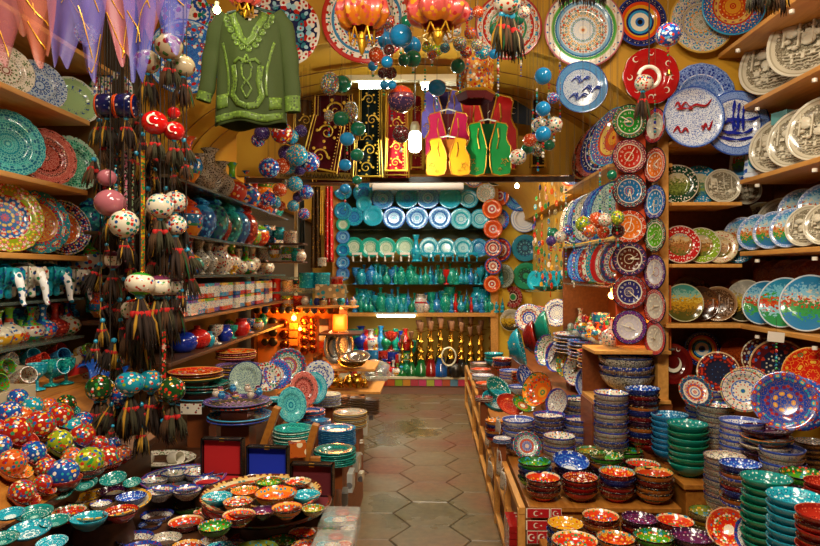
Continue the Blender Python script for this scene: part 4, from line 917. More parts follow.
# front counter (top .38)
stack(742, 420, 21, 2.92, .38, ['bluewh', 'whiteflor'], 'the white spiral patterned tower', sp=.2, nmax=8)
stack(812, 441, 16, 2.85, .38, ['creamlace', 'bluewh'], 'the navy lace tower at the right edge', sp=.22)
stack(766, 428, 24, 2.80, .38, ['purplein', 'moorish', 'creamlace'], 'the wide dark topped tower', sp=.24, sort='shallow')
stack(782, 448, 21, 2.68, .38, ['bluewh', 'creamlace'], 'the blue-white front tower', sp=.22)
stack(725, 455, 20, 2.76, .38, ['creamlace', 'speckled', 'creamlace'], 'the square-looking cream tower', sp=.2, nmax=9)
stack(741, 463, 20, 2.58, .38, ['bluein', 'moorish', 'bluelacebowl', 'redin'], 'the navy and orange tower', sp=.24)
stack(804, 473, 22, 2.46, .38, ['greenin', 'purplein'], 'the dark green tower near the right edge', sp=.24)
stack(767, 477, 23.5, 2.30, .38, ['tealin', 'greenglz'], 'the sea green front tower', sp=.26, nmax=9)
stack(794, 495, 25, 2.12, .38, ['turqin'], 'the turquoise front tower', sp=.26, nmax=8)
stack(823, 512, 25, 1.96, .38, ['redwine', 'darkred'], 'the brick red tower in the bottom right corner', sp=.26)
stack(824, 481, 18, 2.30, .38, ['redwine'], 'the red tower cut by the frame edge', sp=.24)
for px, py, r, Y, ks, wh in ((639, 518, 17.5, 2.78, ['purplein', 'darkred'], 'the dark pair in front of the counter'), (675, 520, 18.5, 2.74, ['redin', 'moorish'], 'the front pair left of the olive bowl'),
                         (707, 512, 17.5, 2.80, ['oliveb', 'yellowin'], 'the olive pair by the cream tower'), (654, 536, 20, 2.52, ['greenin', 'redin'], 'the green and red front pair'),
                         (692, 539, 21, 2.50, ['purplein', 'greenin'], 'the dark front pair, bottom edge'), (616, 538, 19, 2.52, ['moorish', 'redin'], 'the orange pair at the bottom edge'),
                         (565, 521, 18, 2.76, ['yellowin', 'bluein'], 'the yellow stack by the flag stickers'), (601, 514, 18.5, 2.84, ['redin', 'orangein'], 'the red stack before the counter'),
                         (574, 541, 23, 2.42, ['redin', 'orangein'], 'the red stack at bottom centre right')):
    stack(px, py, r, Y, .38, ks, wh)
bowl_at(727, 527, 20, 2.48, 'redin', -35, 30, 'red floral bowl standing on its side before the navy tower')
bowl_at(752, 535, 19, 2.32, 'bluelacebowl', -60, 15, 'blue rimmed cream bowl on its side at the bottom right')
# leaning bowls in the middle of the right counter
for px, py, r, Y, key, az, tilt, lab, so in (
    (522, 347, 19, 5.2, 'turqin', 78, 14, 'big turquoise bowl leaning on the right counter', 'bowl'),
    (549, 330, 20, 5.4, 'tealin', 78, 12, 'big teal bowl leaning behind the turquoise one', 'bowl'),
    (536, 338, 18, 5.3, 'redwine', 76, 12, 'brick red bowl between the two big teal bowls', 'bowl'),
    (545, 350, 16, 4.9, 'speckled', -62, 12, 'speckled cream bowl leaning beside the brick red bowl', 'bowl'),
    (556, 356, 16, 4.75, 'bluelacebowl', -60, 14, 'navy rimmed bowl leaning in the middle of the right counter', 'bowl'),
    (566, 362, 15, 4.6, 'oliveb', -60, 14, 'olive bowl leaning beside the navy rimmed one', 'bowl'),
    (577, 369, 17, 4.45, 'crimson', -52, 18, 'floral bowl with crimson outside leaning at mid counter', 'bowl'),
    (590, 381, 17.5, 4.2, 'bluewh', -50, 20, 'white blue-dotted bowl on its side above the brown stack', 'bowl'),
    (536, 389, 18, 4.3, 'orangein', -50, 24, 'orange bowl leaning open towards the aisle', 'bowl'),
    (556, 402, 14, 4.05, 'bluelacebowl', -55, 18, 'speckled white bowl on its side before the orange bowl', 'bowl'),
    (499, 387, 14, 4.7, 'tealin', 40, 45, 'teal bowl propped on another teal bowl near the aisle', 'bowl'),
    (498, 399, 16, 4.6, 'turqin', 20, 62, 'turquoise bowl lying under the propped teal bowl', 'bowl'),
    (511, 404, 15, 4.35, 'redwine', 25, 55, 'maroon bowl lying between teal bowls and orange bowl', 'shallow'),
    (524, 403, 12, 4.35, 'greenin', 30, 55, 'dark green bowl lying beside the maroon one', 'shallow'),
    (526, 376, 12, 4.7, 'bluein', 55, 20, 'blue bowl leaning behind the orange bowl', 'bowl'),
    (519, 386, 11, 4.6, 'bluewh', 0, 90, 'small white and blue bowl behind the orange bowl', 'bowl')):
    bowl_at(px, py, r, Y, key, az, tilt, lab, so)
for i, (px, py, r, Y, key) in enumerate(((480, 363, 10, 6.5, 'multired'), (481, 369, 10.5, 6.1, 'orangewhite'), (483, 375, 11, 5.7, 'bluedots2'), (487, 383, 11.5, 5.3, 'orangewhite'), (484, 397, 9, 4.6, 'maroon'))):
    pstack(px, py, r, Y, .51, [key, 'leafwhite'], 'the aisle edge stack, %s from the back' % ORD[i], sp=.09)
stack(494, 353, 9.5, 6.4, .51, ['turqin', 'tealin'], 'the turquoise stack far along the counter', sp=.24)
stack(502, 358, 10, 6.0, .51, ['redin', 'bluein'], 'the red topped stack far along the counter', sp=.24)
stack(511, 370, 11.5, 5.3, .51, ['bluewh', 'whiteflor'], 'the white stack far along the counter', sp=.2)
stack(522, 372, 11, 5.1, .51, ['redin', 'darkred'], 'the red pair at mid counter', sp=.24)
plate_at(529, 318, 14, 6.0, 'bluedots2', az=-8, tilt=8, label='white blue-flowered plate leaning at the back of the right counter')
plate_at(539, 319, 13, 6.05, 'pinkred', az=-25, tilt=8, label='white and crimson plate next to the blue-flowered one')
plate_at(557, 313, 14, 5.9, 'bluedots2', az=-30, tilt=14, label='white blue-flowered plate leaning below the small glass shelf')
for i, (px, py, r, Y, key) in enumerate(((578, 335, 24, 4.7, 'bluedots2'), (592, 342, 24, 4.4, 'cobaltflor'), (600, 352, 22, 4.15, 'scarlet'))):
    pstack(px, py, r, Y, .76, [key, 'bluedots2', 'darkpais'], 'the %s wide stack under the glass shelf' % ('rear', 'middle', 'front')[i], sp=.14, n=6, sort='coupe')
# low white-and-teal ware on the small glass shelf at the back
gsh = thing('glass_shelf', 'small glass shelf holding turquoise bowls on the yellow wall', 'shelf', W(548, 291, 6.6))
put(MB().box((0,0,0), (.42, .25, .012)).mesh('shelf', [GLASS], False), 'shelf', parent=gsh)
p_ = W(548, 291, 6.6)
for i, (dx, h) in enumerate(((-.13, .0), (-.04, .0), (.06, .0), (.14, 0))):
    put(plate_mesh(STY['turq'][1], STY['turq'][2], 'rim'), 'plate', p_ + Vector((dx, .03, .11)), lean(-55, 8), .10, label='turquoise plate standing on the small glass shelf, %s from left' % ORD[i], cat='plate', group='turquoise plates on the small glass shelf')
bowl_at(547, 286, 14, 6.55, 'tealin', 0, 90, 'teal dish lying at the front of the small glass shelf', 'shallow')
# hanging paper price tags on the timber frame, red packets
for i, (px, py, Y, w_, h_) in enumerate(((484, 412, 4.95, .05, .10), (487, 438, 4.3, .05, .11), (490, 468, 3.85, .09, .13), (499, 462, 3.45, .05, .16), (503, 480, 3.30, .06, .12), (498, 425, 4.4, .05, .09))):
    d = ray(px, py); X = .405; t = X/d.x; p = Vector((X, d.y*t, 1.6+d.z*t))
    o = put(MB().grid(lambda u, v: (.012*math.sin(u*5+v*3), (u-.5)*w_*2, (v-.5)*h_), 6, 6).mesh('price_sheet', [painted('price_print', [(0, '#e6e2d6')], ['#7a7a80', '#8a8a90'], scale=60, fold=0, size=.22)]), 'price_sheet', p, (0, 0, 0),
        label='white price sheet hung on the counter frame, %s of six from the back' % ORD[i], cat='paper', group='price sheets on the counter frame')
    so_ = o.modifiers.new('solid', 'SOLIDIFY'); so_.thickness = .001
for i in range(5):
    put(MB().box((0,0,0), (.06, .19, .028)).mesh('packet', [painted('packet_red', [(0, '#9a1418')], ['#d8c8b0', '#b8242a'], scale=26, fold=0, size=.2)], False), 'packet', (.50, 3.05, .10+.031*i+.014) if False else (.405, 3.14, .26+.031*i),
        label='red souvenir packet in the frame pile, %s from the bottom' % ORD[i], cat='packet', group='red packets piled in the counter frame')
# red stickers with crescent and star on the counter end
REDS = flat('#b81a22', .35)
def sticker(cx, cz, w_, h_, lab):
    o = put(MB().box((0,0,0), (w_, .003, h_)).mesh('flag_sticker', [REDS], False), 'flag_sticker', (cx, 2.996, cz), label=lab, cat='sticker', group='flag stickers on the counter end')
    put(MB().box((0,0,0), (w_*1.12, .001, h_*1.12)).mesh('sticker_border', [MARK], False), 'sticker_border', (0, .001, 0), parent=o)
    mark(o, 'crescent', (-w_*.1, -.003, 0), h_*.30); mark(o, 'star', (w_*.14, -.003, 0), h_*.13)
for px, py, w_, h_, lab in ((538, 513, .10, .040, 'wide flag sticker, upper row'), (556, 513, .045, .040, 'small flag sticker, upper row right'), (538, 525, .10, .040, 'wide flag sticker, second row'),
                       (532, 537, .043, .055, 'small flag sticker, lower left'), (542, 537, .043, .055, 'small flag sticker, lower right')):
    p = W(px, py, 3.0); sticker(p.x, p.z, w_, h_, lab + ' on the counter end')
NICHE = []
# --- souvenirs on the lit glass shelves
def lathe_mesh(name, prof, mats, seg=20, mis=None):
    key = ('l', name, tuple(m.name for m in mats))
    if key in _cache: return _cache[key]
    me = MB().lathe([(max(r, 1e-4), z) for r, z in prof], seg, mis=mis).mesh(name, mats, True, .9); _cache[key] = me; return me
SNOW = plain('globe_glass', '#d8e4e0', .03, Transmission_Weight=.7, IOR=1.3)
def globe(p, s, lab, col):
    t = thing('snow_globe', lab, 'snow globe', p, group='snow globes on the glass shelves')
    t.scale = (s, s, s)
    put(lathe_mesh('base', [(0, 0), (.8, 0), (.85, .25), (.7, .4), (0, .4)], [flat(col)]), 'base', parent=t)
    put(lathe_mesh('dome', [(.72, .35), (.9, .8), (.86, 1.2), (.6, 1.6), (.25, 1.8), (0, 1.84)], [SNOW]), 'dome', parent=t)
    put(lathe_mesh('figure', [(.3, .4), (.35, .7), (.12, 1.0), (.2, 1.1), (0, 1.45)], [flat(rnd.choice(['#2a8a4a', '#c86a2a', '#d8c8a0']))], 10), 'figure', parent=t)
for i, (px, z, X) in enumerate(((569, 1.53, 1.06), (575, 1.53, 1.08), (583, 1.53, 1.12), (592, 1.53, 1.10), (601, 1.53, 1.14), (609, 1.53, 1.1),
                                (571, 1.17, 1.06), (577, 1.17, 1.1), (581, 1.17, 1.10), (587, 1.17, 1.2), (592, 1.17, 1.1), (598, 1.17, 1.2))):
    globe(WX(px, X, z), .032 if z > 1.3 else .03, 'small glass dome souvenir, %s from the back on the %s glass shelf' % (ORD[i % 6], 'upper' if z > 1.3 else 'lower'), ('#2f6a3a', '#d8d4c8', '#b8402a')[i % 3])
for i, (px, c1, c2) in enumerate(((594, '#b8281a', '#d8a01e'), (607, '#d8a01e', '#2a8a3a'), (585, '#2a6ab0', '#b8281a'))):
    t = thing('painted_figurine', 'small painted wooden figurine, %s' % ('red with yellow hat', 'yellow with green coat', 'blue with red cap')[i], 'figurine', WX(px, 1.09, 1.17)); t.scale = (.05,)*3
    put(lathe_mesh('body%d' % i, [(0, 0), (.4, 0), (.42, .3), (.3, .9), (.42, 1.3), (.2, 1.7), (0, 1.7)], [flat(c1)]), 'body', parent=t)
    put(lathe_mesh('head', [(0, 1.65), (.25, 1.75), (.3, 2.0), (.22, 2.2), (0, 2.25)], [flat('#d8a878')]), 'head', parent=t)
    put(lathe_mesh('hat%d' % i, [(0, 2.18), (.32, 2.18), (.22, 2.5), (0, 2.75)], [flat(c2)]), 'hat', parent=t)
for i in range(4):
    t = WX(576+i*9, 1.04, 1.17)
    put(lathe_mesh('jar', [(0, 0), (.8, 0), (.9, .3), (.9, .9), (.7, 1.1), (.72, 1.3), (0, 1.3)], [flat('#d8d0c0'), flat('#2a8ab0')], mis=[0, 0, 0, 1, 1, 1]), 'jar', t, s=.024, label='tiny white jar with blue lid, %s from the back on the lit shelf' % ORD[i], cat='jar', group='tiny jars on the lit glass shelf')
for i in range(11):
    k = ('redgreen', 'whitered', 'sunsetv', 'redp', 'yellowgreen', 'turq', 'orangeneck', 'blueflor', 'redv', 'greenwhite', 'whitered')[i]
    NICHE.append((577 + i*3.4, 1.06 + .06*(i % 2), .11 + .05*(i*5 % 3)/2, ('minaret', 'slim', 'bottle', 'goblet')[i % 4], k))
# glowing teapot lamp and bare bulb
t = thing('teapot', 'white teapot glowing in the warm bulb light under the clocks', 'teapot', WX(611, 1.12, 1.17)); t.scale = (.055,)*3
put(lathe_mesh('body', [(0, 0), (.6, 0), (1, .5), (.95, .9), (.5, 1.25), (.4, 1.3), (0, 1.3)], [WHITE]), 'body', parent=t)
put(lathe_mesh('lid', [(.42, 1.28), (.3, 1.42), (.08, 1.5), (.12, 1.62), (0, 1.7)], [WHITE]), 'lid', parent=t)
put(MB().tube([(.8, 0, .6), (1.2, 0, .8), (1.45, 0, 1.25)], .13, 8, taper=[1.4, 1, .7]).mesh('spout', [WHITE]), 'spout', parent=t)
put(MB().tube([(-.8, 0, .4), (-1.35, 0, .5), (-1.4, 0, 1.0), (-.7, 0, 1.1)], .1, 8).mesh('handle', [WHITE]), 'handle', parent=t)
def bulb(px, py, Y, r, power, col, lab, hang=.0, st=30, shape='round', pos=None):
    p = pos or W(px, py, Y)
    o = thing('light_bulb', lab, 'light bulb', p)
    em = emit('bulb_glow_' + col.strip('#') + str(st), col, st)
    if shape == 'round': put(MB().ball((0,0,0), r, 12, 8).mesh('glass_bulb', [em]), 'glass_bulb', parent=o)
    else:
        put(MB().lathe([(1e-4, -r*1.7), (r*.6, -r*1.6), (r, -r*1.1), (r, r*1.3), (r*.7, r*1.6), (1e-4, r*1.6)], 16).mesh('glass_bulb', [em]), 'glass_bulb', parent=o)
    put(MB().lathe([(1e-4, r), (r*.55, r), (r*.55, r*2.2), (1e-4, r*2.3)] if shape == 'round' else [(1e-4, r*1.55), (r*.8, r*1.6), (r*.75, r*2.6), (r*.5, r*3.2), (1e-4, r*3.3)], 12).mesh('socket', [CREAM]), 'socket', parent=o)
    if hang: put(MB().tube([(0, 0, r*2), (0, 0, hang)], .003, 5).mesh('wire', [BLACK]), 'wire', parent=o)
    lc = hx(col)[:3]
    point(p + Vector((0, -r*1.3, -r*1.2)), power, lc, .03)
    return o
bulb(612, 297, 4.0, .022, 9.0, '#ffb050', 'bare warm bulb in the niche behind the clock column', .03, pos=Vector((1.14, 4.05, 1.46)))
# ------------------------------------------------------------ vases, pots, cups
VP = {  # unit height profiles
 'amphora': [(0,0),(.20,0),(.22,.03),(.15,.08),(.26,.22),(.34,.4),(.30,.55),(.14,.68),(.10,.8),(.13,.93),(.20,1),(.18,1),(.08,.85)],
 'bottle':  [(0,0),(.22,0),(.24,.03),(.36,.2),(.38,.36),(.26,.52),(.09,.62),(.07,.85),(.12,.97),(.15,1),(.12,1),(.05,.9)],
 'flask':   [(0,0),(.2,0),(.34,.12),(.4,.28),(.33,.44),(.12,.56),(.08,.75),(.1,.92),(.17,1),(.14,1),(.06,.9)],
 'jar':     [(0,0),(.26,0),(.28,.04),(.4,.25),(.42,.5),(.32,.7),(.22,.76),(.28,.8),(.24,.86),(.1,.94),(.06,1),(0,1)],
 'pot':     [(0,0),(.3,0),(.32,.04),(.48,.3),(.5,.5),(.42,.72),(.3,.82),(.32,.94),(.4,1),(.36,1),(.26,.85)],
 'slim':    [(0,0),(.16,0),(.18,.03),(.12,.1),(.2,.3),(.2,.42),(.1,.6),(.07,.8),(.13,1),(.1,1),(.05,.9)],
 'goblet':  [(0,0),(.3,0),(.28,.04),(.07,.1),(.06,.4),(.2,.5),(.34,.68),(.36,1),(.33,1),(.28,.7),(0,.55)],
 'minaret': [(0,0),(.24,0),(.24,.1),(.14,.14),(.2,.3),(.2,.4),(.12,.48),(.16,.56),(.06,.7),(.03,.85),(0,1)],
 'round':   [(0,0),(.3,0),(.5,.15),(.6,.38),(.55,.62),(.35,.8),(.14,.86),(.12,.95),(.16,1),(.12,1),(.08,.9)],
 'mugbody': [(0,0),(.4,0),(.42,.03),(.42,1),(.38,1),(.38,.1),(0,.08)],
 'tub':     [(0,0),(.5,0),(.52,.03),(.52,.8),(.55,.82),(.55,1),(.5,1),(0,.98)],
}
def vmat(key, rings, pal, **k):
    k['scale'] = k.get('scale', 10)*.75
    return painted('vase_' + key, rings, pal, axis='z', lo=0, hi=1, fold=0, **k)
VS = {
 'speckbw': ('black speckled white', vmat('speckbw', [(0, '#b8b09e')], ['#1a1614', '#3a1a14', '#1a1614'], scale=30, size=.30)),
 'redgreen': ('red bodied green necked', vmat('redgreen', [(0, '#b82a1a'), (.5, '#c8701a'), (.58, '#1a5a8a'), (.64, '#5a9a1f')], ['#e0902a', '#2a8a8a', '#e8d8b0'], scale=10, size=.28)),
 'blueflor': ('blue floral', vmat('blueflor', [(0, '#d8601a'), (.08, '#1a4a9a'), (.6, '#1a6aa8')], ['#e05a3a', '#e8e0d0', '#3ab0c0', '#e0a02a'], scale=10, size=.33)),
 'orangepot': ('orange floral', vmat('orangepot', [(0, '#c84a14'), (.5, '#d8781a'), (.85, '#3a8a2a')], ['#1a5a9a', '#b8201a', '#e8d8a0'], scale=10, size=.28)),
 'tealblue': ('teal and blue', vmat('tealblue', [(0, '#12606a'), (.3, '#1a8a90'), (.75, '#1a5a9a')], ['#1a3a7a', '#3ab0b0'], scale=12, size=.36)),
 'tealp': ('teal', vmat('tealp', [(0, '#0f7a78'), (.5, '#139088')], ['#0a5a60', '#3ab8a8'], scale=12, size=.36)),
 'redp': ('brick red', vmat('redp', [(0, '#8a1a14'), (.7, '#b82a1a')], ['#d8604a', '#5a0f0f'], scale=12, size=.3)),
 'bluep': ('azure', vmat('bluep', [(0, '#1a5a9a'), (.6, '#2a86b8')], ['#123a7a', '#5ab0d8'], scale=12, size=.33)),
 'whitered': ('white red-dotted', vmat('whitered', [(0, '#cfc6b0')], ['#b82a1a', '#2a6a5a', '#a8201a', '#2a4a8a'], scale=12, size=.3)),
 'yellowgreen': ('yellow and green banded', vmat('yellowgreen', [(0, '#d8a01f'), (.3, '#cfc6b0'), (.6, '#b83a1a'), (.7, '#6aa81f')], ['#b82a1a', '#1a5a9a', '#e8e0c8'], scale=10, size=.3)),
 'limeball': ('lime round', vmat('limeball', [(0, '#6a8a1a'), (.5, '#a8a81f'), (.8, '#5a8a1a')], ['#c83a1a', '#2a8a8a'], scale=9, size=.3)),
 'greenwhite': ('green necked white floral', vmat('greenwhite', [(0, '#2a7a2a'), (.15, '#cfc6b0'), (.45, '#4a9a2a')], ['#b82a1a', '#1a5aa0'], scale=10, size=.3)),
 'navyneck': ('navy necked white floral', vmat('navyneck', [(0, '#cfc6b0'), (.6, '#14246a')], ['#b82a1a', '#1a7a4a', '#e08a2a'], scale=9, size=.33)),
 'orangeneck': ('orange necked blue-bodied', vmat('orangeneck', [(0, '#c8701a'), (.25, '#2a7a4a'), (.32, '#1a6a9a'), (.55, '#c84a1a')], ['#e8d8b0', '#1a3a8a', '#b8201a'], scale=10, size=.26)),
 'sunsetv': ('orange to teal shaded floral', vmat('sunsetv', [(0, '#14509a'), (.2, '#1a8a7a'), (.45, '#d8a01f'), (.6, '#6a2a5a')], ['#e8d8b0', '#b8201a'], scale=10, size=.26)),
 'turq': ('turquoise', vmat('turq', [(0, '#159ab4')], ['#0f7090', '#6ad8dc'], scale=9, size=.25)),
 'sea': ('sea green', vmat('sea', [(0, '#129a84')], ['#0a6a60', '#5ad0b8'], scale=9, size=.25)),
 'sky': ('sky blue', vmat('sky', [(0, '#2a86c8')], ['#1a5aa0', '#8ac8e8'], scale=9, size=.25)),
 'emer': ('emerald', vmat('emer', [(0, '#0f7a50')], ['#0a5a3a', '#3ab088'], scale=9, size=.25)),
 'whitev': ('white and red', vmat('whitev', [(0, '#d8d2c6'), (.5, '#b82a2a'), (.6, '#d8d2c6')], ['#b82a1a', '#1a5aa0'], scale=9, size=.25)),
 'redv': ('scarlet', vmat('redv', [(0, '#c8201a')], ['#e84a3a', '#8a1010'], scale=9, size=.2)),
 'cobaltv': ('cobalt', vmat('cobaltv', [(0, '#14309a')], ['#2a4ac0', '#0f1f6a'], scale=9, size=.2)),
}
def vase_mesh(shape, m):
    key = ('v', shape, m.name)
    if key in _cache: return _cache[key]
    me = MB().lathe([(max(r, 1e-4), z) for r, z in VP[shape]], 24).mesh('vase', [m], True, 1.0); _cache[key] = me; return me
def vase(p, h, shape, key, where, name='vase', cat=None, group=None, rot=(0,0,0), label=None, rs=1):
    d, m = VS[key]
    return put(vase_mesh(shape, m), name, p, rot, (h*rs, h*rs, h), label=label or '%s %s %s' % (d, name.replace('_', ' '), where), cat=cat or name, group=group)
# left middle shelves
for i, (px, h, sh, k) in enumerate(((186, .27, 'amphora', 'orangeneck'), (210, .28, 'amphora', 'speckbw'), (222, .24, 'amphora', 'speckbw'), (232, .27, 'bottle', 'redgreen'), (240, .2, 'flask', 'orangepot'), (247, .27, 'bottle', 'blueflor'),
                                 (255, .25, 'flask', 'redp'), (262, .24, 'pot', 'orangepot'), (268, .22, 'bottle', 'blueflor'), (274, .2, 'jar', 'tealp'), (201, .22, 'flask', 'speckbw'))):
    vase(WX(px, -1.33 if i != 4 else -1.42, 2.07), h, sh, k, 'on the top left middle shelf, item %s from the front' % ORD[i], group='vases on the top left middle shelf')
for i, (px, h, sh, k) in enumerate(((186, .22, 'jar', 'orangeneck'), (198, .25, 'jar', 'bluep'), (209, .28, 'jar', 'tealblue'), (217, .22, 'jar', 'redp'), (225, .27, 'jar', 'tealp'), (233, .28, 'jar', 'bluep'), (241, .29, 'jar', 'redp'),
                                 (248, .17, 'round', 'limeball'), (254, .2, 'round', 'redgreen'), (260, .17, 'round', 'limeball'), (266, .2, 'jar', 'blueflor'), (272, .2, 'round', 'whitered'))):
    vase(WX(px, -1.34, 1.80), h, sh, k, 'on the second left middle shelf, item %s from the front' % ORD[i], 'jar', group='jars on the second left middle shelf')
for i, (px, h, sh, k) in enumerate(((178, .18, 'pot', 'blueflor'), (189, .21, 'flask', 'sunsetv'), (199, .2, 'amphora', 'speckbw'), (208, .19, 'amphora', 'speckbw'), (217, .18, 'pot', 'whitered'), (224, .2, 'amphora', 'whitered'), (231, .2, 'amphora', 'yellowgreen'), (238, .18, 'flask', 'whitered'),
                                 (245, .21, 'flask', 'greenwhite'), (252, .2, 'amphora', 'whitered'), (259, .2, 'amphora', 'whitered'), (265, .2, 'flask', 'whitered'))):
    vase(WX(px, -1.36, 1.59), h, sh, k, 'on the third left middle shelf, %s from the front' % ORD[i], group='vases on the third left middle shelf')
# round cobalt and red bottles, little coloured ware on the lower shelf
vase(WX(183, -1.34, 1.17), .13, 'round', 'cobaltv', 'shining on the lower left shelf', 'bottle')
vase(WX(197, -1.33, 1.17), .13, 'round', 'redv', 'shining on the lower left shelf beside the cobalt one', 'bottle')
for i in range(14):
    k = ('turq', 'redv', 'whitered', 'blueflor', 'cobaltv', 'yellowgreen', 'sea')[i % 7]
    vase(WX(208 + i*4.2, -1.30 - .08*(i % 2), 1.17), .085 + .03*(i*7 % 3)/2, ('pot', 'jar', 'goblet', 'minaret')[i % 4], k, 'among tiny ware on the lower shelf, %s along' % ORD[i], 'pot', group='tiny ware on the lower left shelf')
# boxed cup sets: two tiers of patterned cartons
bp = [painted('carton_%d' % i, [(0, a), (.3, '#d8d2c2'), (.8, b)], FLO, axis='z', lo=-.5, hi=.5, fold=0, scale=9, size=.3) for i, (a, b) in
      enumerate((('#b8281a', '#b8281a'), ('#1a4a9a', '#d8a01f'), ('#c8701a', '#6aa81f'), ('#2a8ab0', '#e0b030'), ('#d8d2c2', '#7a4a9a'), ('#b8381a', '#2a9ab0')))]
ctn = {}
for tier, z in ((0, 1.375), (1, 1.46)):
    for i in range(16):
        m_ = bp[(i*5 + tier*3) % 6]
        if m_.name not in ctn: ctn[m_.name] = MB().box((0,0,0), (1, 1, 1)).mesh('cup_carton', [m_], False)
        Y = 3.12 + i*.128
        put(ctn[m_.name], 'cup_carton', (-1.31 - .01*(i % 2), Y, z+.04), (0, 0, .03*(i % 3)), (.11, .12, .08),
            label='patterned cup carton, %s tier, %s from the front on the left middle shelf' % ('lower' if tier == 0 else 'upper', ORD[i]), cat='carton', group='patterned cup cartons on the left shelf')
# vases left of the hanging balls
vase(W(90, 236, 3.34) , .20, 'jar', 'tealblue', 'behind the pink balls', 'jar'); vase(W(88, 276, 3.32), .25, 'bottle', 'greenwhite', 'with a red floral band behind the tassels')
vase(W(70, 277, 3.3), .15, 'pot', 'bluep', 'at the far end below the third left shelf')
rs_ = unit('end_shelf', 'small wall shelf with a green vase at the end of the left shelving')
for py in (236, 277, 317): board(rs_, W(90, py, 3.34) + Vector((-.02, 0, -.008)), (.36, .2, .014), WOODD)
# pots on the left glass shelf
for i, (px, h, sh, k) in enumerate(((-2, .15, 'flask', 'yellowgreen'), (9, .16, 'flask', 'yellowgreen'), (20, .10, 'flask', 'redgreen'), (31, .155, 'flask', 'greenwhite'), (43, .16, 'flask', 'blueflor'), (55, .16, 'flask', 'redp'), (67, .165, 'flask', 'navyneck'))):
    vase(WX(px, -1.80, 1.294), h, sh, k, 'on the lower left glass shelf, %s from the left' % ORD[i], group='small vases on the lower left glass shelf')
for i, (px, k) in enumerate(((14, 'tealblue'), (37, 'whitered'), (60, 'redp'), (72, 'bluep'))):
    vase(WX(px, -1.95, 1.294), .14, 'pot', k, 'in the back row of the lower left glass shelf, %s' % ORD[i], group='back row pots on the lower left glass shelf')
vase(W(97, 312, 3.2), .10, 'tub', 'tealp', 'behind the hanging tassels', 'tin', rs=1); vase(W(102, 317, 3.1), .12, 'pot', 'orangeneck', 'striped orange and teal near the tassels', 'jug')
# elephants
def elephant_mesh():
    v = [(0,0,.62),(.34,0,.66),(.62,0,.70),(.86,0,.72),(1.02,0,.5),(1.08,0,.25),(1.1,0,.0),(1.18,0,-.12),
         (-.22,0,.56),(-.34,0,.36),
         (-.08,.14,.34),(-.08,.16,.06),(-.08,-.14,.34),(-.08,-.16,.06),(.52,.14,.36),(.54,.16,.06),(.52,-.14,.36),(.54,-.16,.06)]
    e = [(0,1),(1,2),(2,3),(3,4),(4,5),(5,6),(6,7),(0,8),(8,9),(0,10),(10,11),(0,12),(12,13),(2,14),(14,15),(2,16),(16,17)]
    r = [.29,.31,.24,.22,.12,.09,.07,.06,.12,.03,.12,.11,.12,.11,.11,.10,.11,.10]
    me = bpy.data.meshes.new('e'); me.from_pydata(v, e, []); o = bpy.data.objects.new('e', me); C.objects.link(o)
    m_ = o.modifiers.new('s', 'SKIN'); me.skin_vertices.new() if not me.skin_vertices else None
    for i, s_ in enumerate(me.skin_vertices[0].data): s_.radius = (r[i], r[i]); s_.use_root = (i == 1)
    o.modifiers.new('u', 'SUBSURF').levels = 2
    bpy.context.view_layer.update()
    ev = o.evaluated_get(bpy.context.evaluated_depsgraph_get()); m2 = bpy.data.meshes.new_from_object(ev)
    bpy.data.objects.remove(o); return m2
EM = elephant_mesh()
EM.polygons.foreach_set('use_smooth', [True]*len(EM.polygons))
EAR = MB().poly([(.0,.15),(.12,.2),(.2,.1),(.2,-.12),(.1,-.24),(-.02,-.18),(-.06,0)], .04).mesh('ear', [WHITE])
EAR_ = {}
def elephant(p, s, mats, label, az):
    key = ('el', mats.name)
    if key not in _cache:
        m = EM.copy(); m.materials.clear(); m.materials.append(mats); _cache[key] = m
        e = EAR.copy(); e.materials.clear(); e.materials.append(mats); EAR_[mats.name] = e
    t = put(_cache[key], 'elephant_figurine', p, (0, 0, math.radians(az)), s, label=label, cat='elephant figurine', group='ceramic elephants on the glass shelf')
    for sg in (1, -1): put(EAR_[mats.name], 'ear', (.74, sg*.22, .72), (0, 0, math.radians(sg*35)), 1, parent=t)
    put(MB().ball((0,0,0), .025, 6, 4).mesh('eye', [BLACK]), 'eye', (.93, -.19, .78), parent=t)
ewhite = painted('elephant_white', [(0, '#d8d0be')], ['#b82a1a', '#1a7a4a', '#1a4a9a', '#d8d0be'], scale=6, fold=0, size=.3)
eteal = painted('elephant_teal', [(0, '#1590a0')], ['#0f6a80', '#1a4a9a', '#2ab0b8'], scale=6, fold=0, size=.35)
for i, (px, X, m_, s_) in enumerate(((0, -1.80, eteal, .135), (24, -1.79, ewhite, .14), (50, -1.79, eteal, .14), (74, -1.79, ewhite, .13))):
    elephant(WX(px-14, X-.03, 1.482), s_*1.15, m_, '%s ceramic elephant, %s from the left in the front row' % ('teal' if m_ is eteal else 'white floral', ORD[i]), -8)
bk_ = unit('riser_shelf', 'raised back board for the second row of elephants')
board(bk_, (-1.99, 2.6, 1.545), (.12, 1.1, .014), GLASS); board(bk_, (-2.03, 2.6, 1.51), (.02, 1.1, .06), GLASS, 'support')
for i, (px, m_) in enumerate(((12, eteal), (38, ewhite), (63, eteal))):
    elephant(WX(px-8, -1.99, 1.553), .13, m_, '%s ceramic elephant, %s from the left in the raised back row' % ('teal' if m_ is eteal else 'white floral', ORD[i]), -8)

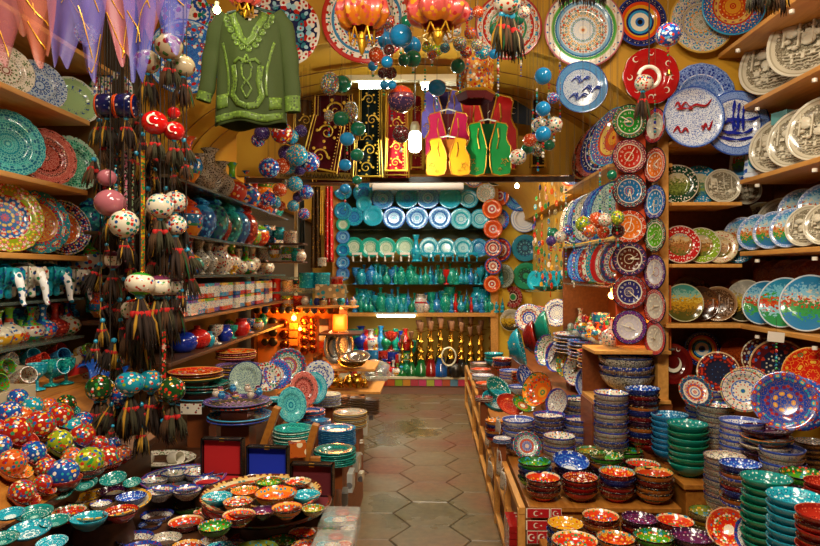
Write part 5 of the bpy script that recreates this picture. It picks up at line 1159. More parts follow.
# ------------------------------------------------------------ left tables: cups lying in cartons, painted balls in bowls
hmug = MB().tube([(.38, 0, .8), (.62, 0, .78), (.72, 0, .5), (.6, 0, .25), (.4, 0, .2)], .055, 6).mesh('handle', [WHITE])
_mh = {}
def cup(p, s, key, label, rot, group=None, name='cup'):
    d, m = VS[key]
    t = put(vase_mesh('mugbody', m), name, p, rot, s, label=label, cat=name, group=group)
    if key not in _mh: h = hmug.copy(); h.materials.clear(); h.materials.append(m); _mh[key] = h
    put(_mh[key], 'handle', parent=t); return t
cm = ['whitered', 'bluep', 'greenwhite', 'redp', 'navyneck', 'turq', 'yellowgreen']
n_ = 0
for r_ in range(3):
    for c_i in range(8):
        Y = 1.75 + c_i*.19 if r_ else 2.0 + c_i*.17; X = (-1.95, -1.74, -1.52)[r_] if Y < 2.6 else (-1.98, -1.86, -1.72)[r_]
        if Y > 3.2: continue
        k = cm[(r_*3 + c_i*5) % 7]
        cup(Vector((X, Y, 1.205)), .075, k, '%s cup lying in a carton, %s row from the wall, %s along' % (VS[k][0], ORD[r_], ORD[c_i]), (math.radians(70), 0, math.radians(60 + 15*(c_i % 3))), 'cups lying on the high left ledge')
for i, (x0, y0, sx, sy, c) in enumerate(((-1.95, 2.1, .2, .6, '#b8a888'), (-1.72, 2.0, .2, .7, '#d8d4c8'), (-1.50, 1.95, .17, .6, '#b8a888'), (-1.86, 2.9, .34, .4, '#c8bca0'))):
    t = thing('open_carton', ('brown', 'white', 'tan', 'pale')[i] + ' open carton holding cups on the high left ledge', 'carton', (x0, y0, 1.152))
    cmx = plain('carton_' + c.strip('#'), c, .8)
    put(MB().box((0,0,.003), (sx, sy, .006)).mesh('bottom', [cmx], False), 'bottom', parent=t)
    for j, (dx, dy, a, b) in enumerate(((sx/2, 0, .006, sy), (-sx/2, 0, .006, sy), (0, sy/2, sx, .006), (0, -sy/2, sx, .006))):
        put(MB().box((dx, dy, .025), (a, b, .05)).mesh('side', [cmx], False), 'side', parent=t)
rb_ = put(MB().box((0,0,0), (.16, .05, .035)).mesh('box', [flat('#c81a14', .4)], False), 'box', WX(76, -1.46, 1.20), (0, math.radians(-12), math.radians(25)), label='bright red narrow box edge among the cup cartons', cat='box')
for i, (px, py, r, X, key, sh) in enumerate(((51, 389, 10, -1.50, 'tealp', 'goblet'), (66, 387, 9, -1.47, 'tealp', 'goblet'), (37, 399, 10, -1.50, 'turq', 'goblet'), (91, 372, 9, -1.43, 'navyneck', 'pot'))):
    p = WX(px, X, 1.155); p.z = 1.155
    vase(p, .10, sh, key, 'on the ledge edge among the cups, %s' % ('left of two teal', 'right of two teal', 'nearest turquoise', 'beside the dark tassel')[i], 'goblet' if sh == 'goblet' else 'cup')
put(MB().grid(lambda u, v: ((u-.5)*.16, (v-.5)*.2, .03*math.sin(u*9+v*5)*math.cos(v*7)), 12, 12).mesh('plastic_bag', [plain('blue_bag', '#0f5ac8', .25)]), 'plastic_bag', (-1.36, 2.62, 1.20), (.2, .5, .3), label='crumpled blue plastic bag on the corner of the high left ledge', cat='bag').modifiers.new('s', 'SOLIDIFY').thickness = .002
def bmat(key, base, pal, **k):
    k['scale'] = k.get('scale', 5)*.62; k['size'] = k.get('size', .36)*.95
    return painted('ball_' + key, base if isinstance(base, list) else [(0, base)], pal, axis='z', lo=-1, hi=1, fold=0, **k)
BALL = {
 'redmul': ('red multicoloured', bmat('redmul', '#a81f14', ['#e0a02a', '#2a8a5a', '#1a5aa0', '#e8d8b0'], scale=5, size=.36)),
 'bluemul': ('blue multicoloured', bmat('bluemul', '#164a9a', ['#c8341a', '#e0a02a', '#2a9aa0', '#e8e0d0'], scale=5, size=.36)),
 'limemul': ('lime multicoloured', bmat('limemul', '#8a9a1a', ['#c8341a', '#1a5aa0', '#e8e04a', '#2a8a3a'], scale=5, size=.38)),
 'orangemul': ('orange multicoloured', bmat('orangemul', '#c8581a', ['#a8201a', '#2a8a5a', '#1a5aa0', '#e8d8b0'], scale=5, size=.36)),
 'greenmul': ('dark green floral', bmat('greenmul', '#14401a', ['#c8241a', '#e8e0c8', '#e0a02a', '#2a8a3a', '#c8241a'], scale=4.5, size=.33)),
 'tealmul': ('turquoise floral', bmat('tealmul', '#128aa0', ['#c8341a', '#7aa81f', '#e0a02a', '#1a5aa0', '#e8e0d0'], scale=4.5, size=.33)),
 'whiteflo': ('cream floral', bmat('whiteflo', '#d6cdb6', ['#b8281a', '#2a7a4a', '#1a4a8a', '#2a8a9a', '#c8341a', '#d6cdb6'], scale=4.5, size=.36)),
 'bandgreen': ('cream ball with green bands', bmat('bandgreen', [(0, '#3a9a1f'), (.2, '#e0d8c0'), (.76, '#2a8a1f')], ['#b8281a', '#2a5aa0', '#b8281a'], scale=4.5, size=.26, dens=[(0, 0.), (.22, 1.), (.74, 0.)])),
 'bandred': ('cream ball with red bands', bmat('bandred', [(0, '#c8281a'), (.2, '#e0d8c0'), (.76, '#c8281a')], ['#b8281a', '#2a5aa0', '#2a8a3a'], scale=4.5, size=.26, dens=[(0, 0.), (.22, 1.), (.74, 0.)])),
 'bandpurple': ('cream ball with purple bands', bmat('bandpurple', [(0, '#6a2a4a'), (.2, '#e0d8c0'), (.76, '#6a2a4a')], ['#b8281a', '#2a5aa0', '#2a8a3a'], scale=4.5, size=.26, dens=[(0, 0.), (.22, 1.), (.74, 0.)])),
 'beige': ('beige tulip-painted', bmat('beige', '#b8a888', ['#8a1a1a', '#b8a888', '#3a7a3a', '#b8a888', '#b8a888'], scale=3, size=.4)),
 'pink': ('dusty pink', plain('pink_glaze', '#a8606a', .12, coat=.5)),
 'red': ('scarlet', plain('red_glaze', '#c80f12', .1, coat=.6)),
 'blue': ('bright blue', plain('blue_glaze', '#1484c0', .1, coat=.6)),
 'green': ('dark green', plain('green_glaze', '#0a6a4c', .1, coat=.6)),
 'orange': ('orange floral', bmat('orange', '#c8481a', ['#e8c8a0', '#a8201a', '#e8d8b0'], scale=6, size=.28)),
 'bluered': ('blue and red floral', bmat('bluered', '#1a4a9c', ['#c8341a', '#6ab0d8', '#e8e0d0', '#c8341a'], scale=5, size=.38)),
 'skyyel': ('turquoise with yellow flowers', bmat('skyyel', '#1a8aa8', ['#e0c02a', '#c8581a', '#e0c02a'], scale=7, size=.28)),
 'purple': ('purple stippled', bmat('purple', '#3a2a6a', ['#6a4a8a', '#8a7ab0'], scale=8, size=.3)),
 'mosaic': ('multicoloured mosaic', bmat('mosaic', '#7a6a4a', ['#c8341a', '#2a9ab0', '#e0c02a', '#e8e0d0', '#2a8a4a', '#1a4a9a'], scale=9, size=.42)),
 'redglass': ('orange-red frosted glass', bmat('redglass', [(0, '#3a2a4a'), (.5, '#7a3a4a'), (.68, '#d8401a')], ['#8a5a6a', '#c87a5a'], scale=9, size=.25)),
 'maroonglass': ('maroon glass', bmat('maroonglass', '#4a141a', ['#8a3a3a', '#6a8a7a'], scale=7, size=.25)),
 'navyband': ('navy barrel', bmat('navyband', [(0, '#e05a1a'), (.07, '#12184a')], ['#c8c8d8', '#12184a', '#12184a'], scale=5, size=.22)),
}
def ball_mesh(key, sz=.92):
    k = ('ball', key, sz)
    if k in _cache: return _cache[k]
    me = MB().ball((0,0,0), 1, 28, 16, sz=sz).mesh('ball', [BALL[key][1]]); _cache[k] = me; return me
eggs = [(15, 437, 16, 'redmul', 'redwine'), (40, 430, 15, 'redmul', 'redin'), (59, 421, 14, 'redmul', 'redin'), (59, 447, 13, 'limemul', 'greenin'), (33, 458, 13, 'bluemul', 'redwine'),
        (11, 469, 15, 'orangemul', 'orangein'), (82, 441, 13, 'redmul', 'bluein'), (8, 418, 13, 'bluemul', 'bluein'), (84, 425, 10, 'bluemul', 'bluein'), (32, 411, 11, 'tealmul', 'tealin'),
        (63, 480, 16, 'bluemul', 'redwine'), (88, 468, 16, 'limemul', 'redin'), (107, 463, 13, 'redmul', 'redin'), (22, 497, 13, 'redmul', 'darkred'), (42, 488, 10, 'redmul', 'redin'), (99, 449, 10, 'redmul', 'bluein'),
        (72, 462, 11, 'orangemul', 'redin'), (46, 472, 11, 'redmul', 'greenin'), (-2, 452, 13, 'bluemul', 'greenin'), (22, 421, 11, 'orangemul', 'redin'), (72, 432, 11, 'tealmul', 'bluein'), (48, 411, 10, 'orangemul', 'redin'),
        (66, 408, 10, 'greenmul', 'tealin'), (-3, 434, 11, 'redmul', 'bluein'), (95, 433, 9, 'limemul', 'redin'), (18, 402, 10, 'bluemul', 'redin'), (112, 449, 9, 'bluemul', 'redin'), (122, 457, 9, 'orangemul', 'redin')]
wd_ = MB(); wd_.v = [Vector(v) for v in ((-1.12, 1.2, .932), (-1.395, 1.2, .932), (-1.395, 1.2, 1.146), (-1.12, 2.58, .932), (-1.395, 2.58, .932), (-1.395, 2.58, 1.146))]
wd_.f = [(0, 1, 2), (3, 5, 4), (0, 2, 5, 3), (0, 3, 4, 1), (1, 4, 5, 2)]; wd_.m = [0]*5
put(wd_.mesh('sloping_board', [WOODB], False), 'sloping_board', label='sloping wooden board that the heaped painted balls lie on', cat='board')
for i, (px, py, r, k, bk2) in enumerate(eggs):
    p = WZ(px, py, .932 + 1.1*r*.0031); zb = .932
    if p.x > -1.19: p = WZ(px, py, .764 + 1.1*r*.0033); zb = .764
    if p.x < -1.19:
        d = ray(px, py + r*.7); t_ = -1.55/(d.z + .786*d.x); p = Vector((d.x*t_, d.y*t_, 0)); zb = .934 + .786*(-1.12 - p.x)
    R = M(r, p.y); inn = BOWL[bk2]; w2 = 'on the ledge' if zb > .9 else 'on the table'
    if i < 16 or True:
        put(bowl_mesh(inn[1], inn[2]), 'bowl', (p.x, p.y, zb), (0, .5 if zb > .95 else 0, 0), R*1.15, label='low %s bowl holding a %s ball, %s among the painted balls' % (inn[0].split()[0], BALL[k][0], ORD[i]), cat='bowl', group='bowls holding painted balls')
    put(ball_mesh(k), 'painted_ball', (p.x, p.y, zb + .06*R*1.15 + R*.96), (rnd.uniform(-.4,.4), rnd.uniform(-.4,.4), rnd.uniform(0,6)), R, label='%s painted ball %s, %s of the left heap' % (BALL[k][0], w2, ORD[i]), cat='ball', group='painted balls heaped at the left')

for (px, X, h, sh, k) in NICHE: vase(WX(px, X, 1.178), h, sh, k, 'in the warm lit niche, %s' % ORD[NICHE.index((px, X, h, sh, k))], 'bottle', group='bottles in the warm lit niche')
# ------------------------------------------------------------ trays with small bowls
TT = .762
def tray(px, py, rpx, Y, z, key, label, sort='coupe', az=0, scal=0):
    p = WZ(px, py, z + .02); Y = p.y
    desc, mt, bk = STY[key]
    return put(plate_mesh(mt, bk, sort, scal), 'tray', p, (0, 0, az), M(rpx, Y), label=label, cat='tray'), p, M(rpx, Y)
ped = unit('display_riser', 'low round wooden feet raising the trays on the front left table', 'stand')
for cx_, cy_, z_, r_ in ((265, 502, .838, .10), (103, 509, .836, .10), (184, 483, .80, .10)):
    q_ = WZ(cx_, cy_, z_+.02); put(MB().lathe([(1e-4, 0), (r_, 0), (r_*.8, z_-.766), (1e-4, z_-.766)], 20).mesh('stand_foot', [WOODD]), 'stand_foot', (q_.x, q_.y, .762), parent=ped)
sty('traydark', 'dark banded', [(0, '#2a1a14'), (.8, '#8a4a1f'), (.86, '#c8b48a'), (.93, '#5a2a1a')], ['#b8381a', '#c8a05a', '#2a7a7a'], scale=9, fold=14, size=.3, back='#2a1a14')
sty('traycream', 'cream dotted', [(0, '#8a7a5a'), (.7, '#c8bea0'), (.93, '#d8a02a')], ['#8a3a2a', '#2a7a7a', '#e0a02a'], scale=11, fold=16, size=.25, back='#8a7a5a')
sty('trayblue', 'blue rimmed speckled', [(0, '#5a5a5a'), (.7, '#b8b8b0'), (.93, '#2a4ab0')], ['#2a3a6a', '#b83a2a'], scale=13, fold=16, size=.3, back='#3a4a7a')
sty('traypurple', 'purple edged', [(0, '#5a4a3a'), (.75, '#4a3a6a'), (.9, '#6a5a9a')], ['#a87ab0', '#c8a05a'], scale=9, fold=16, size=.3, back='#3a2a4a')
def small_bowls(rows, where, zf=None):
    for i, (px, py, r, Y, key) in enumerate(rows):
        p = W(px, py, Y); R = M(r, Y); inn = BOWL[key]
        z = zf if zf is not None else p.z - .66*R
        put(bowl_mesh(inn[1], inn[2]), 'bowl', (p.x, p.y, z), (0, 0, rnd.uniform(0, 6)), R, label='small %s bowl %s, %s' % (inn[0], where, ORD[i] + ' in the cluster'), cat='bowl', group='small bowls ' + where)
tray(103, 509, 46, 1.78, .836, 'traycream', 'round cream dotted tray with seven small bowls, front left')
def zY(py, z): return (1.6 - z) * F / (py - 273)
def sb(rows, z, where):
    small_bowls([(px, py, r*1.16, zY(py, z + .66*r*1.85/F), k) for px, py, r, k in rows], where, None)
sb([(83, 497, 14, 'yellowin'), (113, 490, 13.5, 'purplein'), (131, 496, 13, 'bluein'), (69, 510, 14.5, 'redin'), (89, 517, 15.5, 'turqin'), (121, 510, 14.5, 'darkred'), (101, 503, 9, 'speckled')], .872, 'on the cream dotted tray')
tray(184, 483, 42, 1.98, .80, 'trayblue', 'blue rimmed speckled tray holding white and blue bowls')
sb([(154, 479, 12, 'speckled'), (175, 472, 12.5, 'speckled'), (199, 471, 13, 'whiteflor'), (160, 490, 13.5, 'speckled'), (187, 489, 13, 'speckled'), (207, 480, 12, 'speckled'), (214, 471, 10, 'bluelacebowl')], .835, 'on the blue rimmed speckled tray')
tray(262, 502, 60, 1.80, .838, 'traydark', 'large dark banded tray crowded with bright bowls, front centre left')
tray(268, 512, 64, 1.76, .775, 'traydark', 'second large dark banded tray sticking out beneath the first')
sb([(245, 490, 12.5, 'orangein'), (269, 481, 12, 'greenin'), (276, 492, 18.5, 'orangein'), (298, 481, 11.5, 'redin'), (306, 494, 12.5, 'turqin'), (238, 501, 13, 'moorish'), (287, 507, 13.5, 'moorish'), (263, 510, 11, 'purplein'),
    (239, 514, 14.5, 'redin'), (217, 496, 13, 'turqin'), (215, 525, 14.5, 'greenin'), (252, 476, 5.5, 'whiteflor'), (249, 482, 5.5, 'orangein'), (313, 508, 10, 'oliveb')], .875, 'on the large dark banded tray')
sb([(157, 514, 14, 'bluelacebowl'), (189, 504, 14, 'greenin'), (186, 521, 15.5, 'redin'), (206, 511, 11, 'redin'), (214, 540, 12, 'whiteflor'), (232, 545, 13, 'bluelacebowl')], .764, 'between the two big trays')
sb([(135, 537, 15.5, 'bluelacebowl'), (165, 538, 14.5, 'creamlace'), (140, 549, 18, 'bluelacebowl'), (105, 545, 14, 'creamlace'), (187, 545, 13, 'moorish'), (247, 538, 14, 'redwine'), (281, 540, 14, 'greenin'), (256, 549, 20, 'oliveb'), (221, 548, 15, 'turqin'), (302, 532, 12, 'redin'), (118, 527, 11, 'creamlace'), (88, 540, 14, 'turqin'), (150, 524, 10, 'bluein'), (306, 545, 13, 'moorish'), (268, 533, 10, 'yellowin'), (72, 530, 12, 'tealin')], .764, 'along the bottom edge, left')
for i, (px, py, r, Y) in enumerate(((10, 513, 14, 1.62), (34, 512, 18, 1.66), (29, 529, 21, 1.56), (2, 538, 16, 1.5), (52, 542, 15, 1.52), (55, 520, 14, 1.62))):
    bowl_at(px, py, r, Y, 'tealin' if i % 2 else 'turqin', 10, 83, 'teal glazed bowl tilted in the bottom left pile, %s' % ORD[i], 'shallow', 'teal bowls in the bottom left pile')
for i, (px, py, r, Y) in enumerate(((84, 483, 13, 2.0), (113, 478, 13, 2.05), (132, 482, 9, 2.1), (61, 493, 11, 1.9))):
    bowl_at(px, py, r, Y, 'tealin', 0, 74, 'teal lace bowl leaning behind the cream dotted tray, %s from left' % ORD[(2, 1, 0, 3)[i] if False else i], 'shallow', 'teal bowls behind the cream dotted tray')
# velvet lined boxes with open lids
def velvet_box(px0, px1, py0, py1, Y, col, label):
    a = W(px0, py1, Y); b = W(px1, py0, Y); w_ = b.x - a.x; h_ = b.z - a.z
    t = thing('jewelry_box', label, 'box', ((a.x+b.x)/2, Y, a.z), math.radians(-4)); m_ = plain('velvet_' + col.strip('#'), col, .9)
    L = thing('lid', None, None); L.parent = t
    put(MB().box((0, .012, h_/2), (w_, .012, h_)).mesh('lid', [BLACK], False), 'lid', parent=t)
    put(MB().box((0, .002, h_/2), (w_*.9, .01, h_*.9)).mesh('lid_lining', [m_], False), 'lid_lining', parent=t)
    for dx, dz, sx, sz in ((-w_/2+.003, h_/2, .006, h_), (w_/2-.003, h_/2, .006, h_), (0, h_-.003, w_, .006), (0, .003, w_, .006)):
        put(MB().box((dx, -.004, dz), (sx, .03, sz)).mesh('lid_frame', [BLACK], False), 'lid_frame', parent=t)
    put(MB().box((0, -.012, h_-.005), (.018, .006, .012)).mesh('clasp', [GOLD], False), 'clasp', parent=t)
    put(MB().box((0, -w_*.36, -.015), (w_, w_*.7, .03)).mesh('base', [BLACK], False), 'base', parent=t)
    put(MB().box((0, -w_*.36, .002), (w_*.9, w_*.6, .006)).mesh('base_lining', [m_], False), 'base_lining', parent=t)
    bpy.data.objects.remove(L)
velvet_box(202, 244, 438, 475, 2.40, '#b00f14', 'open box lined with bright red velvet on the left table')
velvet_box(247, 289, 446, 476, 2.36, '#0c2aa8', 'open box lined with royal blue velvet between the red ones')
velvet_box(291, 334, 463, 496, 2.22, '#5a0c16', 'open box lined with maroon velvet nearest the aisle')
vb_ = unit('box_stand', 'low block under the velvet boxes', 'stand')
for x0, y0, z1 in ((-.78, 2.33, .835), (-.60, 2.29, .81), (-.42, 2.16, .795)): board(vb_, (x0+.01, y0, (z1+.762)/2), (.15, .13, max(.01, z1-.764)), WOODD, 'block')
# clear bags with little bowls at the aisle corner of the table
for i, (px, py, Y, zc) in enumerate(((340, 511, 2.02, .80), (333, 540, 1.83, .80))):
    p = W(px, py, Y)
    t = thing('clear_package', 'clear plastic package of small coloured bowls, %s at the table corner' % ('upper' if i == 0 else 'lower'), 'package', (p.x, p.y, .765))
    put(MB().box((0, 0, .035), (.12, .16, .07)).mesh('wrapping', [PLASTIC], False), 'wrapping', parent=t); bev(t.children[0], .012, 3)
    for j, (dx, dy, k) in enumerate(((-.03, -.04, 'greenin'), (.03, -.04, 'whiteflor'), (-.03, .02, 'turqin'), (.03, .02, 'redin'), (.0, .06, 'redwine'), (0, -.01, 'whiteflor'))):
        put(bowl_mesh(BOWL[k][1], BOWL[k][2]), 'bowl', (dx, dy, .022 + .004*j), (0,0,j), .024, parent=t)
cw_ = thing('cup_tray', 'oval tray with two white cups behind the bowl trays', 'tray', WZ(160, 463, .79))
put(plate_mesh(STY['leafwhite'][1], STY['leafwhite'][2], 'coupe', 16), 'dish', (0,0,0), (0,0,0), (.15, .12, .14), parent=cw_)
for dx in (-.05, .05): put(vase_mesh('mugbody', WHITE), 'cup', (dx, 0, .02), (math.radians(75), 0, .6+dx*8), .06, parent=cw_)
pw_ = thing('wrapped_cup', 'white cup wrapped in clear plastic left of the oval cup tray', 'cup', WZ(131, 468, .79))
put(vase_mesh('mugbody', WHITE), 'cup_body', (0, 0, 0), (math.radians(70), 0, .4), .07, parent=pw_)
put(MB().ball((0,0,.02), .06, 9, 6, sz=.6).mesh('wrapping', [PLASTIC], False), 'wrapping', parent=pw_)

# ------------------------------------------------------------ stacked trays and leaning plates behind
HT = .80
pstack(196, 372, 27, 3.0, .98, ['scarlet', 'traydark', 'traycream'], 'the red tray pile behind the tassels', sp=.07, n=3, sort='coupe')
pstack(203, 384, 27, 2.95, .90, ['tealdark', 'traydark'], 'the dark green tray pile behind the tassels', sp=.07, n=3, sort='coupe')
pstack(202, 397, 27, 2.95, .80, ['mandorange', 'traydark'], 'the orange tray pile behind the tassels', sp=.07, n=3, sort='coupe')
pstack(236, 352, 20, 3.9, 1.02, ['scarlet', 'redemb'], 'the red platter pile left of the lamp alcove', sp=.07, n=4, sort='coupe')
pstack(238, 366, 22, 3.7, .80, ['traypurple', 'traycream'], 'the purple platter pile left of the lamp alcove', sp=.07, n=7, sort='coupe')
pstack(238, 402, 33, 2.82, .88, ['traypurple', 'traydark'], 'the wide purple tray pile', sp=.07, n=2, sort='coupe')
pstack(240, 416, 32, 2.80, .802, ['mandorange', 'trayblue'], 'the wide orange tray pile under the purple one', sp=.07, n=2, sort='coupe')
for i in range(9):
    a = i*.7; vase(W(238, 402, 2.82) + Vector((.095*math.cos(a), .095*math.sin(a), .03 + .0)), .032, 'pot', ('bluep', 'sunsetv', 'whitered')[i % 3], 'on the wide purple tray, %s' % ORD[i], 'cup', group='tiny cups on the wide purple tray')
for px, py, r, Y, key, az, tl, lab in (
    (246, 379, 18, 3.25, 'densedot', -5, 16, 'mint tiny-dotted plate leaning above the purple trays'),
    (266, 377, 15, 3.40, 'rosewhite', 30, 14, 'white rose plate standing between the mint and cobalt plates'),
    (277, 374, 15, 3.45, 'cobaltflor', 38, 14, 'cobalt rimmed floral plate beside the white rose one'),
    (288, 366, 18, 3.70, 'multired', 15, 12, 'large red and navy floral plate behind the cobalt plate'),
    (319, 376, 15.5, 3.75, 'bluedots2', 0, 16, 'white plate with blue flowers leaning near the brass shelf'),
    (303, 389, 17.5, 3.45, 'redemb', 50, 12, 'coral red oval-looking plate before the white blue-flowered one'),
    (313, 388, 16, 3.55, 'turqwhite', 45, 12, 'turquoise and white plate behind the coral one'),
    (291, 405, 18, 3.20, 'tealemb', 50, 12, 'teal plate on edge above the teal stack')):
    plate_at(px, py, r, Y, key, az, tl, lab, 20 if 'emb' in key else 0)
pstack(293, 428, 20, 2.98, .602, ['tealstack', 'greenemb'], 'the teal stack beside the velvet boxes', n=9, scal=16)
pstack(337, 428, 19, 3.35, .602, ['bluestack'], 'the azure stack at the aisle', n=9)
pstack(335, 449, 21, 2.98, .602, ['tealdark', 'tealstack'], 'the green stack nearest the aisle', n=7, scal=16)
pstack(311, 410, 14, 3.65, .602, ['cobaltflor', 'bluestack', 'redemb'], 'the blue and red stack behind the post', n=8)
pstack(350, 412, 17, 3.9, .602, ['mandtan', 'leafwhite', 'reliefdark'], 'the pale stack at the aisle', n=9)
pstack(352, 425, 15, 3.75, .602, ['leafwhite', 'reliefdark'], 'the beige stack at the aisle', sp=.08, n=3) if False else None
pstack(328, 394, 13, 4.2, .602, ['leafwhite', 'bluedots2'], 'the tall thin white stack', n=9)
pstack(321, 420, 10, 3.5, .602, ['bluestack', 'cobaltflor'], 'the slim cobalt stack between teal and azure stacks', n=7)
pstack(275, 398, 9, 3.3, .80, ['turqwhite', 'tealstack'], 'the small stack before the white rose plate', sp=.1, n=4)
for i, (px, py, ang) in enumerate(((270, 426, 18), (310, 440, 14))):
    put(MB().box((0,0,0), (.022, .05, .17)).mesh('wooden_post', [WOODB], False), 'wooden_post', W(px, py, 2.68), (0, math.radians(ang), 0), label='slanted wooden post %s' % ('beside the wide tray pile', 'between the teal stacks'), cat='post') if False else None
wf = thing('crate', 'rough wooden crate frame between the velvet boxes and the teal stacks', 'crate', (0, 0, 0))
for px, py, ln, ang in ((270, 428, .19, 20), (311, 442, .16, 16)):
    board(wf, W(px, py, 2.70), (.03, .04, ln), WOODB, 'post'); wf.children[-1].rotation_euler = (0, math.radians(ang), 0)
board(wf, W(290, 460, 2.72), (.26, .03, .03), WOODB, 'rail')
put(MB().box((0,0,0), (.07, .05, .06)).mesh('box', [painted('orange_print', [(0, '#b85a1f')], ['#e8d8b0', '#8a2a14'], scale=18, fold=0, size=.36)], False), 'box', W(297, 449, 2.66), (0,0,.3), label='orange printed carton tucked in the crate', cat='carton')
put(MB().box((0,0,0), (.05, .08, .07)).mesh('box', [plain('grey_plastic', '#9aa098', .4)], False), 'box', (-.40, 2.72, .45), label='grey white packet hung at the aisle end of the left step', cat='packet') if False else None
for i, (px, py, w_, h_, c) in enumerate(((372, 415, .05, .06, '#8a8a80'), (366, 428, .06, .08, '#b8b4a4'), (362, 447, .07, .07, '#8a6a4a'), (357, 462, .07, .09, '#a8a89c'), (351, 480, .08, .10, '#b0b4b0'), (345, 497, .07, .07, '#7a7a74'), (361, 476, .05, .05, '#c8c0a8'))):
    d = ray(px, py); t_ = -.435/d.x; p = Vector((-.435, d.y*t_, max(.05, 1.6 + d.z*t_)))
    put(MB().box((0,0,0), (.03, w_*1.5, h_)).mesh('packet', [painted('wrapper_%d' % i, [(0, c)], ['#d8d4c8', '#6a6a6a', c], scale=14, fold=0, size=.3)], False), 'packet', p, (0, 0, .1*(i % 3-1)),
        label='small grey-white packet fixed to the aisle side of the left step, %s from the back' % ORD[i], cat='packet', group='packets along the left aisle side')
# pottery price note
put(MB().box((0,0,0), (.09, .002, .045)).mesh('price_note', [painted('note_print', [(0, '#ddd6c4')], ['#8a2a2a', '#5a5a6a'], scale=40, fold=0, size=.2)], False), 'price_note', W(191, 409, 2.68), (.1, 0, 0), label='small printed card below the stacked trays', cat='card')
# ------------------------------------------------------------ hanging ornaments
CORD = plain('dark_cord', '#2a2018', .8); NYL = plain('beaded_wire', '#5a4a30', .4)
REDW = plain('red_thread', '#b8140f', .8); YARN = [plain('yarn_' + c.strip('#'), c, .95) for c in ('#20160e', '#34301a', '#4e3218', '#2c1c12')]
YEL2 = plain('yarn_yellow', '#a87c1a', .9); CRM = plain('yarn_cream', '#a8946a', .9); GRN2 = plain('yarn_green', '#1a6a3a', .9); TURQ = flat('#2a9ac0')
def tassel_mesh(v):
    key = ('tassel', v)
    if key in _cache: return _cache[key]
    q = random.Random(v*13+5); mb = MB()
    mats = [YARN[v % 4], REDW, (YEL2, CRM, GRN2, YEL2)[v % 4], TURQ, YARN[(v+1) % 4]]
    for i in range(5):                      # five bunches spreading from the knot
        a = 2*PI*i/5 + q.uniform(0, .6); sp = q.uniform(.08, .24); ln = q.uniform(.75, 1.05); mi = q.choice([0, 0, 4, 2 if i == 2 else 0])
        x1, y1 = sp*math.cos(a), sp*math.sin(a)
        for k in range(7):
            jx, jy = q.uniform(-.07, .07), q.uniform(-.07, .07); m2 = mi if k else (2 if i % 2 else 0)
            mb.tube([(x1*.2, y1*.2, -.02), (x1*.6+jx*.4, y1*.6+jy*.4, -.28), (x1+jx, y1+jy, -.5), (x1*1.15+jx*1.8, y1*1.15+jy*1.8, -ln*q.uniform(.85, 1))], .032, 4, m2, taper=[.6, 1, 1.2, .2])
        mb.lathe([(.05, -.06), (.07, -.03), (.07, .03), (.05, .06)], 8, 1, (x1*.62, y1*.62, -.33))
        if i == 0: mb.ball((0, 0, 0), .085, 8, 6, 3)
    me = mb.mesh('tassel', mats, True, None); _cache[key] = me; return me
def cord_to(parent, z0, z1, r=.0016, m=None, name='cord'):
    return put(MB().tube([(0, 0, z0), (.002, 0, (z0+z1)/2), (0, 0, z1)], r, 5).mesh(name, [m or CORD]), name, parent=parent)
def beads_mesh(n, v):
    key = ('beads', n, v)
    if key in _cache: return _cache[key]
    q = random.Random(v); mb = MB()
    for i in range(n):
        r = q.uniform(.004, .0085); mb.ball((0, 0, -i*.016), r, 7, 5, q.randrange(5), sz=q.choice([.7, 1, 1.3]))
    me = mb.mesh('bead_string', [flat('#b8241a'), flat('#2a9ab0'), flat('#d8d0c0'), flat('#14309a'), flat('#2a8a4a')]); _cache[key] = me; return me
CEIL = 3.3
def strand(items, Y, label, cord=CORD, top=CEIL, tassel=None, beads=None, group=None, name='hanging_ornament', cr=.0010):
    """items: (px, py, r_px, key[, squash]) from top to bottom on ONE string -> one thing"""
    p0 = W(items[0][0], items[0][1], Y)
    if Y > 3.64: top = vz(p0.x) if Y < 4.5 else 2.8
    t = thing(name, label, 'ornament', p0, group=group)
    zmin = 0
    for it in items:
        px, py, r, k = it[:4]; sz = it[4] if len(it) > 4 else .92
        p = W(px, py, Y) - p0; R = M(r, Y)
        p.y = rnd.uniform(-.06, .06)*R
        bo_ = put(ball_mesh(k, sz), 'ball', p, (rnd.uniform(-.15, .15), rnd.uniform(-.15, .15), rnd.uniform(0, 6)), R, parent=t)
        put(lathe_mesh('cap', [(0, .86), (.2, .9), (.16, 1.05), (0, 1.08)], [BRASS], 10), 'cap', (0,0,0), (0,0,0), (1, 1, sz), parent=bo_)
        zmin = min(zmin, p.z - R*sz)
    last = W(items[-1][0], items[-1][1], Y) - p0; lx = last.x
    pts = [(0, 0, top - p0.z)] + [tuple(Vector(((W(it[0], it[1], Y)-p0).x, 0, (W(it[0], it[1], Y)-p0).z))) for it in items]
    put(MB().tube(pts, cr, 5).mesh('cord', [cord]), 'cord', parent=t)
    if beads:
        put(beads_mesh(beads, len(label) % 7), 'bead_string', (lx, 0, zmin - .008), parent=t); zmin -= beads*.016
    if tassel:
        for j, (v, L) in enumerate(tassel):
            put(tassel_mesh(v), 'tassel', (lx + (j - (len(tassel)-1)/2)*.02, .01*j, zmin + .002 - .0*j), (0, 0, j*1.3 + v), L, parent=t)
    return t
TY = 2.30
